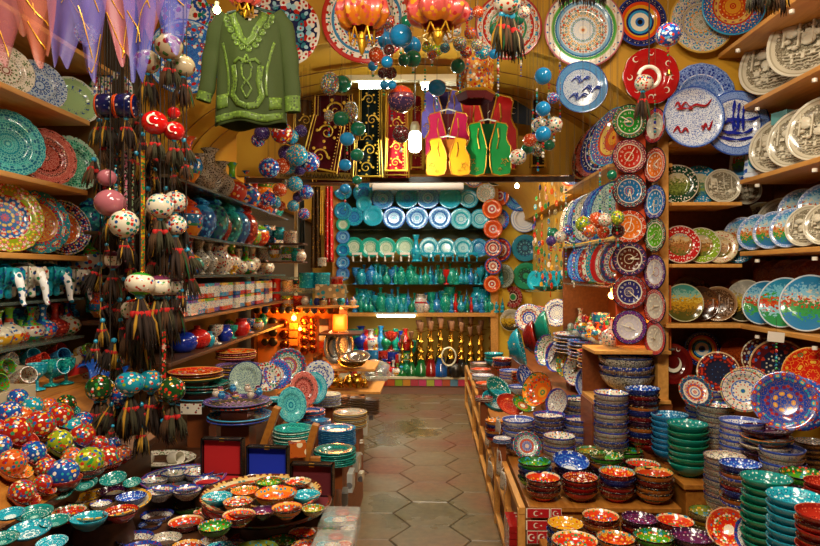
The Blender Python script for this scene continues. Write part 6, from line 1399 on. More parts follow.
# the left cascade of balls, barrels and tassels
strand([(147, 62, 13, 'beige')], TY, 'beige tulip-painted ball with tassel right of the lilac scarves', tassel=[(0, .13)])
strand([(169, 47, 14, 'beige')], TY-.03, 'larger beige tulip-painted ball beside the tunic sleeve', tassel=[(1, .13)])
strand([(183, 66, 12, 'beige')], TY+.06, 'beige ball half behind the larger beige ball, touching the tunic sleeve', tassel=[(2, .13)])
for px, Y, lab, v in ((107, TY+.02, 'navy barrel ornament with orange rims, left of the pair', 0), (126, TY-.03, 'navy barrel ornament with orange rims, right of the pair', 3)):
    p0 = W(px, 106, Y); t = thing('hanging_ornament', lab, 'ornament', p0); R = M(12.5, Y); w_ = M(10.5, Y)
    put(MB().lathe([(1e-4, -w_), (R*.7, -w_), (R*.86, -w_*.85), (R*.9, -w_*.8), (R*.98, -w_*.3), (R, 0), (R*.98, w_*.3), (R*.9, w_*.8), (R*.86, w_*.85), (R*.7, w_), (1e-4, w_)], 28, R=Matrix.Rotation(PI/2, 3, 'Y')).mesh('barrel', [painted('barrel_navy', [(0, '#12184a')], ['#b8b8c8', '#12184a', '#12184a', '#1a2464'], scale=60, fold=0, size=.26)]), 'barrel', (0,0,0), (0,0,.12), parent=t)
    for s_ in (-.78, .78):
        put(MB().lathe([(R*.89, -.004), (R*.95, 0), (R*.89, .004)], 28, 0, (s_*w_, 0, 0), R=Matrix.Rotation(PI/2, 3, 'Y')).mesh('orange_ring', [flat('#d8501a')]), 'orange_ring', (0,0,0), (0,0,.12), parent=t)
    cord_to(t, R, CEIL - p0.z, .002)
    put(tassel_mesh(v), 'tassel', (0, 0, -R), (0,0,v), .12, parent=t)
for (px, py, r, Y, lab, cres) in ((155, 123, 13, TY-.08, 'largest scarlet crescent-and-star ball in the left cascade', 1), (174, 131, 10.5, TY-.04, 'smaller scarlet crescent ball at the lower right of the largest', 1), (174, 113, 6.5, TY+.03, 'small plain scarlet drop above the smaller crescent ball', 0)):
    t = strand([(px, py, r, 'red')], Y, lab, tassel=[(1, .11)] if cres else None)
    R = M(r, Y)
    if cres:
        mark(t, 'crescent', (R*.20, -R*.98, .08*R), R*.40, az=14, spin=25); mark(t, 'star', (R*.48, -R*.83, -.36*R), R*.15, az=28, tilt=15)
strand([(107, 178, 9.5, 'pink')], TY, 'smaller dusty pink ball in the left cascade', tassel=None)
strand([(110, 203, 15.5, 'pink', .9)], TY-.05, 'largest dusty pink ball in the left cascade', tassel=[(0, .10)])
strand([(124, 224, 15, 'whiteflo', .95)], TY-.10, 'cream floral ball below the large pink one', tassel=[(3, .10)])
strand([(160, 206, 13.5, 'whiteflo', .95)], TY-.06, 'cream floral ball right of the braid, foremost of three', tassel=[(1, .15)])
strand([(175, 202, 12, 'whiteflo')], TY+.05, 'cream floral ball behind and right of the foremost one', tassel=[(0, .16)])
strand([(175, 225, 11.5, 'whiteflo')], TY, 'cream floral ball lowest of the three right of the braid', tassel=[(2, .18)])
strand([(113, 260, 8.5, 'bandpurple', 1.1)], TY, 'small purple banded cream ball left of the braid', tassel=[(2, .12)])
strand([(140, 284, 15, 'bandgreen', .8)], TY-.10, 'cream ball with green bands in the lower cascade', tassel=[(3, .20)])
strand([(160, 286, 13.5, 'bandpurple', .82)], TY-.02, 'cream ball with purple bands next to the green banded one', tassel=[(0, .17), (1, .15)])
strand([(173, 287, 12, 'bandpurple', .82)], TY+.05, 'cream and purple banded ball, rightmost of the three banded ones', tassel=[(2, .15)])
strand([(135, 310, 14, 'bandred', .8)], TY+.02, 'cream ball with red bands below the green banded one', tassel=[(1, .17), (0, .2)])
strand([(130, 383, 14.5, 'tealmul', .8)], TY-.08, 'turquoise floral ball low in the left cascade', tassel=[(0, .16)])
strand([(151, 381, 13, 'tealmul', .85)], TY+.0, 'second turquoise floral ball right of the first, low in the cascade', tassel=[(3, .17)])
strand([(100, 388, 14, 'greenmul', .95)], TY-.02, 'dark green floral ball at the lower left of the cascade', tassel=[(2, .16), (1, .14)])
strand([(172, 390, 13.5, 'greenmul', .95)], TY-.04, 'dark green floral ball at the lower right of the cascade', tassel=[(1, .16)])
strand([(120, 396, 11, 'bluemul', .95)], TY+.04, 'small blue multicoloured ball between the turquoise and dark green balls', tassel=[(0, .15), (2, .13)])
strand([(112, 362, 12, 'greenmul', .8)], TY+.08, 'dark green ball above the left dark green floral one', tassel=[(3, .1)])
# free tassel garlands filling the cascade
for i, (px, py, Y, n, L) in enumerate(((98, 120, 2.36, 4, .14), (115, 135, 2.40, 5, .13), (140, 115, 2.42, 6, .14), (152, 150, 2.40, 5, .15), (170, 150, 2.42, 4, .14), (183, 140, 2.36, 2, .14), (104, 225, 2.38, 4, .14), (128, 240, 2.42, 4, .14),
                                  (150, 235, 2.40, 4, .15), (186, 250, 2.34, 3, .14), (118, 300, 2.34, 4, .14), (100, 300, 2.30, 3, .13), (168, 300, 2.40, 3, .14), (145, 330, 2.36, 3, .14), (160, 400, 2.28, 2, .13), (140, 405, 2.26, 2, .12), (110, 405, 2.26, 2, .12))):
    p0 = W(px, py, Y); t = thing('tassel_garland', 'dark yarn tassel garland, %s counted from the top of the left cascade' % ORD[i], 'tassel', p0, group='yarn tassel garlands in the left cascade')
    cord_to(t, 0, CEIL - p0.z, .002)
    for k in range(n): put(tassel_mesh((i+k) % 4), 'tassel', (.012*math.sin(k*2.1), .01*math.cos(k*1.7), -k*.075), (rnd.uniform(-.3, .3), rnd.uniform(-.35, .35), k*1.9), L*rnd.uniform(.6, .95), parent=t)
# woven braids
for i, (px, y0, y1, w_, cs, Y) in enumerate(((143, 150, 300, .013, ('#b8501a', '#2a7a3a', '#c8a01a'), 2.28), (164, 330, 385, .013, ('#1a3a1a', '#b8241a', '#c8a08a'), 2.26), (126, 150, 262, .010, ('#2a1a14', '#b86a7a', '#8a8a7a'), 2.35),
                                        (133, 140, 255, .008, ('#2a2418', '#6a7a5a', '#a83a2a'), 2.33), (120, 145, 245, .008, ('#3a2a14', '#b8861a', '#2a1a10'), 2.37), (116, 165, 240, .009, ('#1a1a1a', '#2a9ab0', '#d8d0c0'), 2.34), (152, 140, 270, .010, ('#241a10', '#8a5a1a', '#3a2a1a'), 2.38))):
    a = W(px, y1, Y); h = W(px, y0, Y).z - a.z
    t = thing('woven_braid', 'long narrow woven braid of %s yarn hanging in the left cascade' % ('orange and green', 'black, red and green', 'pink flecked', 'grey green', 'brown gold', 'turquoise flecked', 'plain brown')[i], 'braid', a)
    m_ = painted('braid_%d' % i, [(0, cs[0])], [cs[1], cs[2], cs[1]], scale=95, fold=0, size=.42)
    put(MB().box((0, 0, h/2), (w_, .005, h)).mesh('band', [m_], False), 'band', (0,0,0), (0,0,.3), parent=t); cord_to(t, h, CEIL - a.z)
# --- balls by the vases, centre left
for i, (px, py, r, k, Y) in enumerate(((262, 133, 8, 'purple', 3.9), (282, 133, 11, 'redmul', 3.85), (291, 137, 8, 'skyyel', 3.95), (301, 131, 6.5, 'purple', 4.0), (269, 168, 10.5, 'bluered', 3.7), (282, 166, 8, 'orange', 3.85), (289, 168, 6.5, 'skyyel', 3.9),
                                    (286, 153, 8, 'purple', 4.0), (297, 155, 11, 'skyyel', 3.8), (310, 162, 10, 'bluered', 3.9), (299, 169, 7, 'purple', 4.05), (295, 184, 8, 'skyyel', 3.9), (286, 184, 5, 'mosaic', 4.0), (306, 192, 7.5, 'bluered', 3.95),
                                    (280, 190, 7, 'orange', 3.8), (298, 197, 5.5, 'purple', 4.0), (268, 199, 8, 'bluered', 3.8), (275, 203, 6, 'skyyel', 3.9), (293, 206, 6, 'skyyel', 3.95), (304, 214, 6, 'bluered', 3.9), (281, 206, 5, 'orange', 4.0), (258, 140, 7, 'bluered', 3.95))):
    strand([(px, py, r, k, .98)], Y, '%s ball clustered right of the vases, %s from the top' % (BALL[k][0], ORD[i]), top=2.3 + ARI*math.sqrt(max(.05, 1-((W(px, py, Y).x+.15)/1.42)**2)) - .003, group='balls clustered right of the vases')
# --- centre strings
strand([(330, 84, 9.5, 'mosaic', 1.25), (329, 116, 5, 'mosaic', 1.2)], 3.45, 'string of two multicoloured mosaic drops right of the tunic', beads=5, cord=NYL)
strand([(342, 84, 9.5, 'green'), (341, 119, 8.5, 'green'), (347, 139, 7.5, 'blue')], 3.5, 'string of two dark green balls and a blue one', beads=3, cord=NYL)
strand([(351, 112, 7.5, 'mosaic', 1.4), (358, 129, 8, 'green'), (357, 155, 7, 'green'), (357, 180, 5, 'green')], 3.55, 'string with a mosaic drop above three dark green balls', cord=NYL, beads=4)
strand([(345, 165, 6.5, 'blue'), (345, 189, 5.5, 'blue')], 3.6, 'string of two bright blue balls below the green ones', cord=NYL, beads=6)
strand([(401, 99, 13.5, 'redglass', 1.0), (401, 134, 8.5, 'maroonglass', 1.05)], 3.1, 'orange-red glass globe above a maroon globe beside the white bulb', cord=BRASS, beads=3)
strand([(437, 88, 9, 'blue')], 3.3, 'single bright blue ball above the lilac waistcoat', cord=NYL, beads=4)
strand([(543, 76, 8.5, 'blue', 1.0), (543, 109, 7.5, 'blue', 1.0), (543, 134, 8, 'blue', 1.0)], 3.2, 'string of three bright blue balls before the ochre wall', cord=NYL, beads=5)
strand([(553, 98, 6, 'bluered')], 3.3, 'small red, white and blue ball right of the blue string', cord=NYL)
strand([(540, 125, 8.5, 'whiteflo')], 3.35, 'cream floral ball left of the pair beside the blue string', cord=NYL, beads=3)
strand([(554, 125, 8.5, 'whiteflo')], 3.32, 'cream floral ball right of the pair beside the blue string', cord=NYL, beads=3)
strand([(530, 140, 7, 'orange')], 3.3, 'orange floral ball left of the lowest blue ball', cord=NYL)
strand([(527, 149, 6, 'green')], 3.4, 'dark green ball under the orange floral one', cord=NYL)
strand([(518, 157, 8.5, 'whiteflo')], 3.3, 'cream floral ball beside the green waistcoat', cord=NYL)
strand([(538, 150, 7, 'mosaic')], 3.45, 'mosaic ball under the lowest blue ball', cord=NYL, beads=5)
strand([(549, 145, 6, 'green')], 3.42, 'dark green ball right of the lowest blue ball', cord=NYL)
for i, (px, py, r, k) in enumerate(((401, 36, 11.5, 'blue'), (386, 40, 8.5, 'blue'), (412, 46, 9.5, 'blue'), (413, 59, 8.5, 'green'), (404, 60, 6, 'green'), (377, 30, 7, 'orange'), (376, 55, 7.5, 'orange'), (389, 50, 5.5, 'maroonglass'), (387, 62, 6, 'blue'), (373, 66, 5, 'blue'),
                                  (383, 73, 5.5, 'maroonglass'), (391, 73, 6, 'maroonglass'), (384, 85, 4.5, 'blue'), (392, 85, 4.5, 'blue'), (388, 22, 7, 'redmul'), (406, 22, 6.5, 'green'), (427, 47, 5.5, 'limemul'), (437, 50, 6, 'limemul'), (432, 55, 5, 'orangemul'),
                                  (455, 30, 6.5, 'whiteflo'), (460, 44, 7, 'mosaic'), (467, 14, 7, 'bluemul'), (478, 12, 6, 'orange'), (470, 33, 6, 'orangemul'), (477, 45, 6, 'mosaic'), (458, 66, 7.5, 'green'), (483, 53, 6.5, 'tealmul'), (448, 38, 5, 'whiteflo'),
                                  (518, 18, 7, 'green'), (496, 30, 7, 'green'), (518, 47, 5, 'blue'), (494, 54, 5, 'blue'), (524, 12, 6, 'whiteflo'), (497, 46, 5, 'skyyel'), (466, 52, 6, 'redmul'), (445, 48, 5, 'skyyel'))):
    strand([(px, py, r, k, 1.0)], 2.85 + .05*(i*7 % 8), '%s ball in the dense top centre bunch, at rank %s' % (BALL[k][0], ORD[i]), cord=NYL, beads=(2 if i % 3 == 0 else None), group='balls bunched at the top centre')
strand([(507, 2, 14, 'whiteflo', .9)], 2.6, 'cream ball with feathery dark tassel at top centre', tassel=[(0, .17), (2, .19), (1, .2)])
strand([(668, 35, 12, 'bluered', .95)], 3.0, 'blue and orange floral ball with a little brass bell, before the fine mandala plate', beads=3, cord=NYL)
bell = lathe_mesh('bell', [(0, 1), (.2, .95), (.35, .6), (.45, .2), (.6, 0), (.5, 0), (0, .5)], [BRASS], 14)
t = thing('bell', 'little brass bell hanging below the blue and orange ball', 'bell', W(669, 75, 3.0)); put(bell, 'body', parent=t, s=.026)
cord_to(t, .02, .09, .001)
# ring with white ball
t = thing('hanging_ornament', 'white ring and floral ball hung on a long cord over the red crescent plate', 'ornament', W(649, 77, 3.25))
mb = MB(); n = 28
pts = [(.052*math.cos(2*PI*i/n), 0, .052*math.sin(2*PI*i/n)) for i in range(n+1)]; mb.tube(pts, .010, 8)
put(mb.mesh('ring', [WHITE]), 'ring', parent=t); put(ball_mesh('whiteflo'), 'ball', (-.035, -.03, -.04), (0,0,0), .046, parent=t); cord_to(t, .05, CEIL - t.location.z, .004)
put(tassel_mesh(2), 'tassel', (-.04, -.03, -.08), (0,0,1), .16, parent=t)
# cluster over the side shelves
for i, (px, py, r, k, Y) in enumerate(((583, 224, 7.5, 'limemul', 3.35), (596, 220, 7.5, 'orange', 3.4), (605, 220, 6.5, 'whiteflo', 3.3), (617, 218, 7, 'limemul', 3.3), (590, 231, 6.5, 'orangemul', 3.3), (603, 232, 6.5, 'orange', 3.4), (618, 231, 6.5, 'maroonglass', 3.38),
                                    (553, 234, 6, 'green', 3.8), (551, 241, 5, 'purple', 3.7), (560, 237, 6, 'whiteflo', 3.75), (568, 231, 5.5, 'bluered', 3.8), (612, 175, 5, 'green', 3.4))):
    strand([(px, py, r, k, 1.05)], Y, '%s ball hung before the side shelves, %s from the left group' % (BALL[k][0], ORD[i]), cord=NYL, beads=3, group='balls hung before the side shelves', top=3.3 if Y < 3.62 else 2.72)
for i, (px, y0, n, Y) in enumerate(((566, 190, 34, 3.9), (574, 200, 32, 3.7), (600, 170, 26, 3.5), (610, 185, 16, 3.42), (521, 20, 20, 3.5), (537, 90, 22, 3.5), (549, 85, 20, 3.5), (533, 110, 16, 3.5), (560, 105, 10, 3.5), (655, 95, 14, 3.4), (498, 60, 12, 3.2), (425, 70, 14, 3.3), (392, 90, 10, 3.2), (460, 76, 6, 3.2), (560, 60, 14, 3.55))):
    p0 = W(px, y0, Y); t = thing('bead_strand', 'thin multicoloured bead strand, number %s counted across the shop' % ORD[i], 'bead strand', p0, group='thin bead strands'); put(beads_mesh(n, i), 'bead_string', parent=t); cord_to(t, 0, (3.3 if Y < 3.6 else vz(p0.x)) - p0.z, .001, NYL)
# dark feathers along the top edge
for i, (px, Y) in enumerate(((560, 2.6), (572, 2.62), (585, 2.6), (598, 2.63), (755, 2.5), (764, 2.5), (773, 2.5), (782, 2.5))):
    p0 = W(px, -24 if px < 700 else -18, Y); t = thing('tassel_garland', 'brown feathery tassel poking in at the top edge, %s' % (('first', 'second', 'third', 'fourth')[i % 4] + (' above the green mandala plate' if px < 700 else ' before the blue rimmed orange plate')), 'tassel', p0)
    put(tassel_mesh(i % 4), 'tassel', (0,0,0), (0,0,i), .13, parent=t); cord_to(t, 0, CEIL - p0.z)
# price tag with evil eye charm
t = thing('evil_eye_charm', 'blue evil-eye charm on beads under a white tag at the right shelf', 'charm', W(776, 337, 2.95))
put(MB().box((0, 0, 0), (.075, .002, .045)).mesh('tag', [PAPER], False), 'tag', (0,0,.0), (0, .1, 0), parent=t)
put(beads_mesh(9, 3), 'bead_string', (0, -.004, -.03), parent=t)
put(MB().lathe([(1e-4, 0), (.018, 0), (.022, .004), (.018, .008), (1e-4, .009)], 18, R=Matrix.Rotation(PI/2, 3, 'X')).mesh('eye_disc', [painted('eye_disc', [(0, '#0c0c16'), (.3, '#6ab8e0'), (.5, '#e8e8e8'), (.7, '#1430a0')], ['#1430a0'], scale=1, fold=0, size=.001, axis='r')]), 'eye_disc', (0, 0, -.19), parent=t)
for r0, c, dy in ((.013, '#e8e8e8', -.0095), (.008, '#5ab0e0', -.0105), (.004, '#0c0c16', -.0115)):
    put(MB().lathe([(1e-4, -.001), (r0, -.001), (r0, .001), (1e-4, .001)], 16, R=Matrix.Rotation(PI/2, 3, 'X')).mesh('eye_ring', [flat(c)]), 'eye_ring', (0, dy, -.19), parent=t)
cord_to(t, .02, .09, .001)

# ------------------------------------------------------------ chandeliers of pink-gold silk at the top centre
def silk(px, py, r, h, Y, label):
    p0 = W(px, py, Y); R = M(r, Y); H = M(h, Y)
    t = thing('silk_lampshade', label, 'lampshade', p0)
    sm = painted('silk_pink', [(0, '#b8502a'), (.25, '#c86a14'), (.55, '#c8504a'), (.8, '#b83a2a')], ['#d88a1a', '#b0242a', '#d89a2a', '#c8504a', '#c8503a'], axis='z', lo=-.3, hi=.02, scale=34, fold=0, size=.3, rough=.3)
    mod = lambda a, rr, j: 1 + .12*math.cos(a*9) * (1 if j > 0 else 0)
    put(MB().lathe([(R*.25, 0), (R*.6, -H*.12), (R*.9, -H*.35), (R, -H*.62), (R*.86, -H*.86), (R*.55, -H), (R*.5, -H*.93), (R*.8, -H*.8), (R*.93, -H*.6)], 72, mod=mod).mesh('silk_bowl', [sm]), 'silk_bowl', parent=t)
    for k in range(6):
        a = k*PI/3; mb = MB(); mb.tube([(R*.5*math.cos(a), R*.5*math.sin(a), -H), (R*.5*math.cos(a+.3), R*.5*math.sin(a+.3), -H*1.3), (R*.5*math.cos(a+.7), R*.5*math.sin(a+.7), -H*1.3), (R*.5*math.cos(a+1.05), R*.5*math.sin(a+1.05), -H)], .004, 6)
        put(mb.mesh('gold_loop', [GOLD]), 'gold_loop', parent=t)
    put(MB().lathe([(1e-4, -H), (R*.12, -H*1.05), (R*.18, -H*1.3), (R*.1, -H*1.5), (1e-4, -H*1.6)], 12).mesh('finial', [GOLD]), 'finial', parent=t)
    cord_to(t, -.01, CEIL - p0.z, .004, BRASS)
silk(438, -8, 30, 34, 2.7, 'pink and gold gathered silk lampshade at top centre')
silk(362, -14, 25, 44, 2.75, 'smaller pink and gold silk lampshade above the crimson ringed plate')
silk(245, -16, 16, 22, 2.6, 'orange gold silk drop above the tunic collar')
# embroidered hexagonal bag
t = thing('embroidered_bag', 'orange-gold embroidered boxy cap hanging above the red waistcoat', 'bag', W(475, 95, 3.4))
gm = painted('gold_embroidery', [(0, '#c87a1a')], ['#b8241a', '#e0b03a', '#2a6a8a', '#e8d8b0', '#c84a2a'], scale=55, fold=0, size=.42)
mr = plain('maroon_lining', '#6a1418', .8)
put(MB().lathe([(.085, 0), (.10, .06), (.098, .19), (.02, .21), (1e-4, .21)], 6).mesh('cap_body', [gm], False), 'cap_body', parent=t); put(MB().lathe([(.088, -.035), (.103, .0), (.08, .0), (.07, -.03)], 6).mesh('lining_band', [mr], False), 'lining_band', parent=t)
put(MB().lathe([(.104, .0), (.108, .008), (.104, .016)], 6).mesh('gold_band', [GOLD], False), 'gold_band', parent=t); cord_to(t, .2, CEIL - t.location.z)

# ------------------------------------------------------------ sheer scarves at top left
def sheer(name, c, c2):
    if name in MATS: return MATS[name]
    m, n, l, b = newmat(name)
    tc = n.new('ShaderNodeTexCoord').outputs['Object']
    mp = n.new('ShaderNodeMapping'); mp.inputs['Rotation'].default_value = (0, math.radians(52), 0); l.new(tc, mp.inputs[0])
    wv = n.new('ShaderNodeTexWave'); wv.inputs['Scale'].default_value = 2.6; wv.inputs['Distortion'].default_value = 5.0; wv.bands_direction = 'Z'; l.new(mp.outputs[0], wv.inputs['Vector'])
    no = n.new('ShaderNodeTexNoise'); no.inputs['Scale'].default_value = 55; l.new(tc, no.inputs['Vector'])
    g = math_(n, l, 'MULTIPLY', math_(n, l, 'GREATER_THAN', wv.outputs['Fac'], .993), math_(n, l, 'GREATER_THAN', no.outputs['Fac'], .47))
    n2 = n.new('ShaderNodeTexNoise'); n2.inputs['Scale'].default_value = 7; l.new(tc, n2.inputs['Vector'])
    col = mix(n, l, n2.outputs['Fac'], c, c2)
    l.new(col, b.inputs['Base Color']); l.new(math_(n, l, 'ADD', math_(n, l, 'MULTIPLY', g, 0), .48), b.inputs['Alpha'])
    setp(b, Roughness=.45); MATS[name] = m; return m
SC = {'pink': sheer('organza_pink', '#b85a5a', '#d8889a'), 'lilac': sheer('organza_lilac', '#4a3f9a', '#8a7ac8'), 'peach': sheer('organza_peach', '#c8603a', '#c87a6a'), 'blue': sheer('organza_blue', '#3a3a9a', '#6a6ac8')}
for i, (px, w_, yb, k, Y, lab) in enumerate(((6, 22, 60, 'pink', 2.05, 'pink sheer gold-lined scarf in the top left corner'), (38, 20, 62, 'peach', 2.0, 'peach sheer gold-lined scarf pointing down, second from the left'), (22, 18, 30, 'peach', 2.10, 'short peach scarf between the pink and the pointed one'),
                                         (65, 16, 62, 'lilac', 2.05, 'lilac sheer scarf before the green dotted plate'), (96, 13, 76, 'lilac', 2.0, 'longest lilac sheer scarf at the shelf end'), (118, 14, 60, 'pink', 2.04, 'rose sheer scarf between two lilac ones'),
                                         (133, 13, 76, 'blue', 2.02, 'violet blue sheer scarf touching the beige ball'), (152, 14, 34, 'pink', 2.12, 'short rose sheer scarf above the beige ball'), (176, 21, 48, 'blue', 2.0, 'violet scarf left of the tunic'), (82, 18, 40, 'blue', 2.12, 'short violet scarf behind the lilac ones'))):
    top = CEIL - .02; pb = W(px, yb, Y); h = top - pb.z; Wd = M(w_*1.5, Y); ph = i*1.7
    def fn(u, v, h=h, Wd=Wd, ph=ph):
        tap = 1.25 - .35*v - .60*max(0, (v-.66)/.34)**1.6
        x = (u-.5)*2*Wd*tap; return (x + .02*math.sin(v*5+ph), .010*math.sin(u*8+ph+v*2)*(1-.4*v) + .01*math.sin(v*9), -v*h + .02*math.sin(u*7+ph)*v)
    t = put(MB().grid(fn, 26, 30).mesh('sheer_scarf', [SC[k]], True, None), 'sheer_scarf', (pb.x, Y, top), (0,0,rnd.uniform(-.2,.2)), label=lab, cat='scarf')
    mb = MB(); q = random.Random(i+4)
    for j in range(3):
        v0 = q.uniform(.60, .88); u0 = q.uniform(.05, .3); sg = 1 if (i+j) % 3 else -1; du = q.uniform(.4, .65)
        pts = [Vector(fn(u0 + du*t_/8 if sg > 0 else 1-u0-du*t_/8, min(.98, v0 + .13*t_/8))) + Vector((0, -.003, 0)) for t_ in range(9)]
        mb.tube(pts, .0013, 4, taper=[.3 + 1.3*abs(math.sin(t_*1.9+j)) for t_ in range(9)])
    put(mb.mesh('gold_thread', [plain('gold_lurex', '#e8b020', .3, .5)]), 'gold_thread', parent=t)

# ------------------------------------------------------------ green embroidered tunic
def tunic():
    Y = 2.62; p0 = W(251, 10, Y); m = lambda v: v*Y/F
    t = thing('green_tunic', 'long-sleeved green tunic with light green embroidery on a hanger', 'tunic', p0)
    gm_, n, l, b = newmat('tunic_cloth')
    tc = n.new('ShaderNodeTexCoord').outputs['Object']
    no = n.new('ShaderNodeTexNoise'); no.inputs['Scale'].default_value = 220; l.new(tc, no.inputs['Vector'])
    l.new(mix(n, l, no.outputs['Fac'], '#283604', '#324206'), b.inputs['Base Color']); setp(b, Roughness=.8)
    em = painted('tunic_embroidery', [(0, '#4c6612')], ['#6c8a26', '#2c3a06', '#628020'], scale=75, fold=0, size=.30, rough=.7)
    def cx(v):   # half width of the body by height fraction
        return m(14 + 17*min(1, v/.06)) if v < .06 else m(31 + 6*(v-.06)**.8)
    H = m(117)
    def surf(a, v):
        w_ = cx(v); d = .022 + .03*min(1, v*6) + .012*v
        fold = .008*math.sin(a*7 + v*3)*v + .006*math.sin(a*3+1+v*5)
        x = w_*math.cos(a); y = -(d+fold)*math.sin(a)
        z = -H*v + (.009*math.sin(a*4+.5)*v*v) - (m(7)*(abs(math.cos(a))**2)*(1-v)*.6)
        if v < .12:                                         # neckline dips at the front centre
            pass
        return (x, y, z)
    V = []; Fc = []; nu, nv = 64, 40
    mb = MB()
    def fn(u, v): return surf(2*PI*u, v)
    mb.grid(fn, nu, nv)
    # cut the V-shaped slit: drop faces near front centre at the top
    keep = []; km = []
    for f, mi in zip(mb.f, mb.m):
        c = sum((mb.v[i] for i in f), Vector())/4
        d = -c.z/H
        if c.y < 0 and ((abs(c.x) < m(10)*math.sqrt(max(0, 1-(d/.11)**2)) if d < .11 else False) or (abs(c.x) < m(2.4)*(1-(d-.05)/.22) and .0 < d < .25)): continue
        if abs(c.x) < m(9) and d < .03: continue
        keep.append(f); km.append(0)
    mb.f = keep; mb.m = km
    o = put(mb.mesh('tunic_body', [gm_], True, None), 'tunic_body', parent=t); so = o.modifiers.new('s', 'SOLIDIFY'); so.thickness = .0015
    for sgn in (-1, 1):
        pts = [(sgn*m(24), 0, -m(7)), (sgn*m(34), -.004, -m(18)), (sgn*m(39 if sgn > 0 else 40), -.008, -m(45)), (sgn*m(42 if sgn > 0 else 44), -.012, -m(78)), (sgn*m(43 if sgn > 0 else 48), -.016, -m(104 if sgn > 0 else 92))]
        sb_ = MB(); q = []
        for i in range(len(pts)-1):
            for k in range(5): q.append(Vector(pts[i]).lerp(Vector(pts[i+1]), k/5))
        q.append(Vector(pts[-1])); N = len(q)
        sb_.tube(q, m(9.5), 16, taper=[1.0 - .22*(i/(N-1)) + .05*math.sin(i*1.3) for i in range(N)], caps=False)
        for v in sb_.v: v.y *= .5
        o = put(sb_.mesh('sleeve', [gm_], True, None), 'sleeve', parent=t); so = o.modifiers.new('s', 'SOLIDIFY'); so.thickness = .0015
        cf = MB(); cf.tube(q[-4:], m(9.9), 16, taper=[.82, .8, .79, .79], caps=False)
        for v in cf.v: v.y = v.y*.5 - .001*(1)
        put(cf.mesh('cuff_embroidery', [em], True, None), 'cuff_embroidery', (0, -.001, 0), (0,0,0), 1, parent=t)
    def front(x, d):
        w_ = cx(d); a = math.acos(max(-1, min(1, x/w_))); p = surf(2*PI - a if False else a, d); return Vector((x, p[1] - .004, -H*d + (.009*math.sin(a*4+.5)*d*d) - (m(7)*(abs(math.cos(a))**2)*(1-d)*.6)))
    def ribbon(pts, hw, name, nseg=1):
        r_ = MB(); L = []
        P_ = [(Vector((a, b2, 0))) for a, b2 in pts]
        for i in range(len(P_)):
            tg = (P_[min(i+1, len(P_)-1)] - P_[max(i-1, 0)]); tg.normalize(); nn = Vector((-tg.y, tg.x, 0))
            for s_ in (-1, -.33, .33, 1):
                qv = P_[i] + nn*hw*s_; f_ = front(qv.x, max(.002, qv.y/H)); L.append(f_)
        r_.v = L
        for i in range(len(P_)-1):
            for k in range(3): r_.f.append((i*4+k, i*4+k+1, i*4+4+k+1, i*4+4+k)); r_.m.append(0)
        o = put(r_.mesh(name, [em], True, None), name, parent=t); so = o.modifiers.new('s', 'SOLIDIFY'); so.thickness = .0015; so.offset = 0
    neck = [(-m(16), m(2)), (-m(15.5), m(9)), (-m(12.5), m(17)), (-m(8.5), m(25)), (-m(6), m(33)), (0, m(39)), (m(6), m(33)), (m(8.5), m(25)), (m(12.5), m(17)), (m(15.5), m(9)), (m(16), m(2))]
    def dens(p): 
        q = []
        for i in range(len(p)-1):
            for k in range(4): q.append((p[i][0]+(p[i+1][0]-p[i][0])*k/4, p[i][1]+(p[i+1][1]-p[i][1])*k/4))
        return q + [p[-1]]
    ribbon(dens(neck), m(3.2), 'neck_embroidery')
    outer = [(x*1.42 if abs(x) > .001 else 0, y + (m(7) if abs(x) < m(9) else m(4))) for x, y in neck]
    for i, (x, y) in enumerate(dens(outer)[::3]):
        c = front(x, max(.003, y/H)); r_ = m(3.2)
        put(MB().lathe([(1e-4, -.003), (r_*.7, -.0025), (r_, 0), (r_*.7, .001)], 12, R=Matrix.Rotation(PI/2, 3, 'X')).mesh('embroidered_disc', [em]), 'embroidered_disc', c, parent=t)
    for s_ in (-1, 1):
        ribbon(dens([(s_*m(26), m(34)), (s_*m(23), m(46)), (s_*m(20), m(62)), (s_*m(19), m(80)), (s_*m(20), m(90))]), m(1.2), 'side_embroidery')
        ribbon(dens([(s_*m(13), m(58)), (s_*m(8), m(54)), (0, m(58))]), m(1.5), 'motif_embroidery')
        ribbon(dens([(s_*m(14), m(60)), (s_*m(12), m(75)), (s_*m(15), m(90)), (s_*m(9), m(99)), (0, m(102))]), m(3.0), 'motif_embroidery')
        ribbon(dens([(0, m(50)), (s_*m(5), m(62)), (s_*m(4), m(72)), (0, m(78))]), m(.9), 'motif_embroidery')
        ribbon(dens([(0, m(76)), (s_*m(5), m(84)), (0, m(94))]), m(.9), 'motif_embroidery')
    ribbon([(m(-34 + 68*i/30), H*.945) for i in range(31)], m(3.6), 'hem_embroidery')
    ribbon([(m(-32 + 12*i/8), H*(.80 + .0*i)) for i in range(9)], m(7), 'hem_embroidery'); ribbon([(m(22 + 11*i/8), H*.83) for i in range(9)], m(6), 'hem_embroidery')
    hg = MB(); hg.tube([(-m(24), .0, -m(3)), (0, 0, m(3)), (m(24), 0, -m(3))], .006, 8); hg.tube([(0, 0, m(3)), (0, 0, m(9)), (m(2), 0, m(11)), (0, 0, m(13)), (-m(2), 0, m(11))], .002, 6)
    put(hg.mesh('hanger', [plain('teal_hanger', '#1a3a3a', .4)]), 'hanger', parent=t)
    put(MB().box((0, .014, -m(5)), (m(13), .002, m(3.6))).mesh('collar_label', [plain('label_tan', '#b8864a', .7)], False), 'collar_label', parent=t)
    put(MB().box((0, .012, -m(9)), (m(7), .002, m(3))).mesh('size_label', [PAPER], False), 'size_label', parent=t)
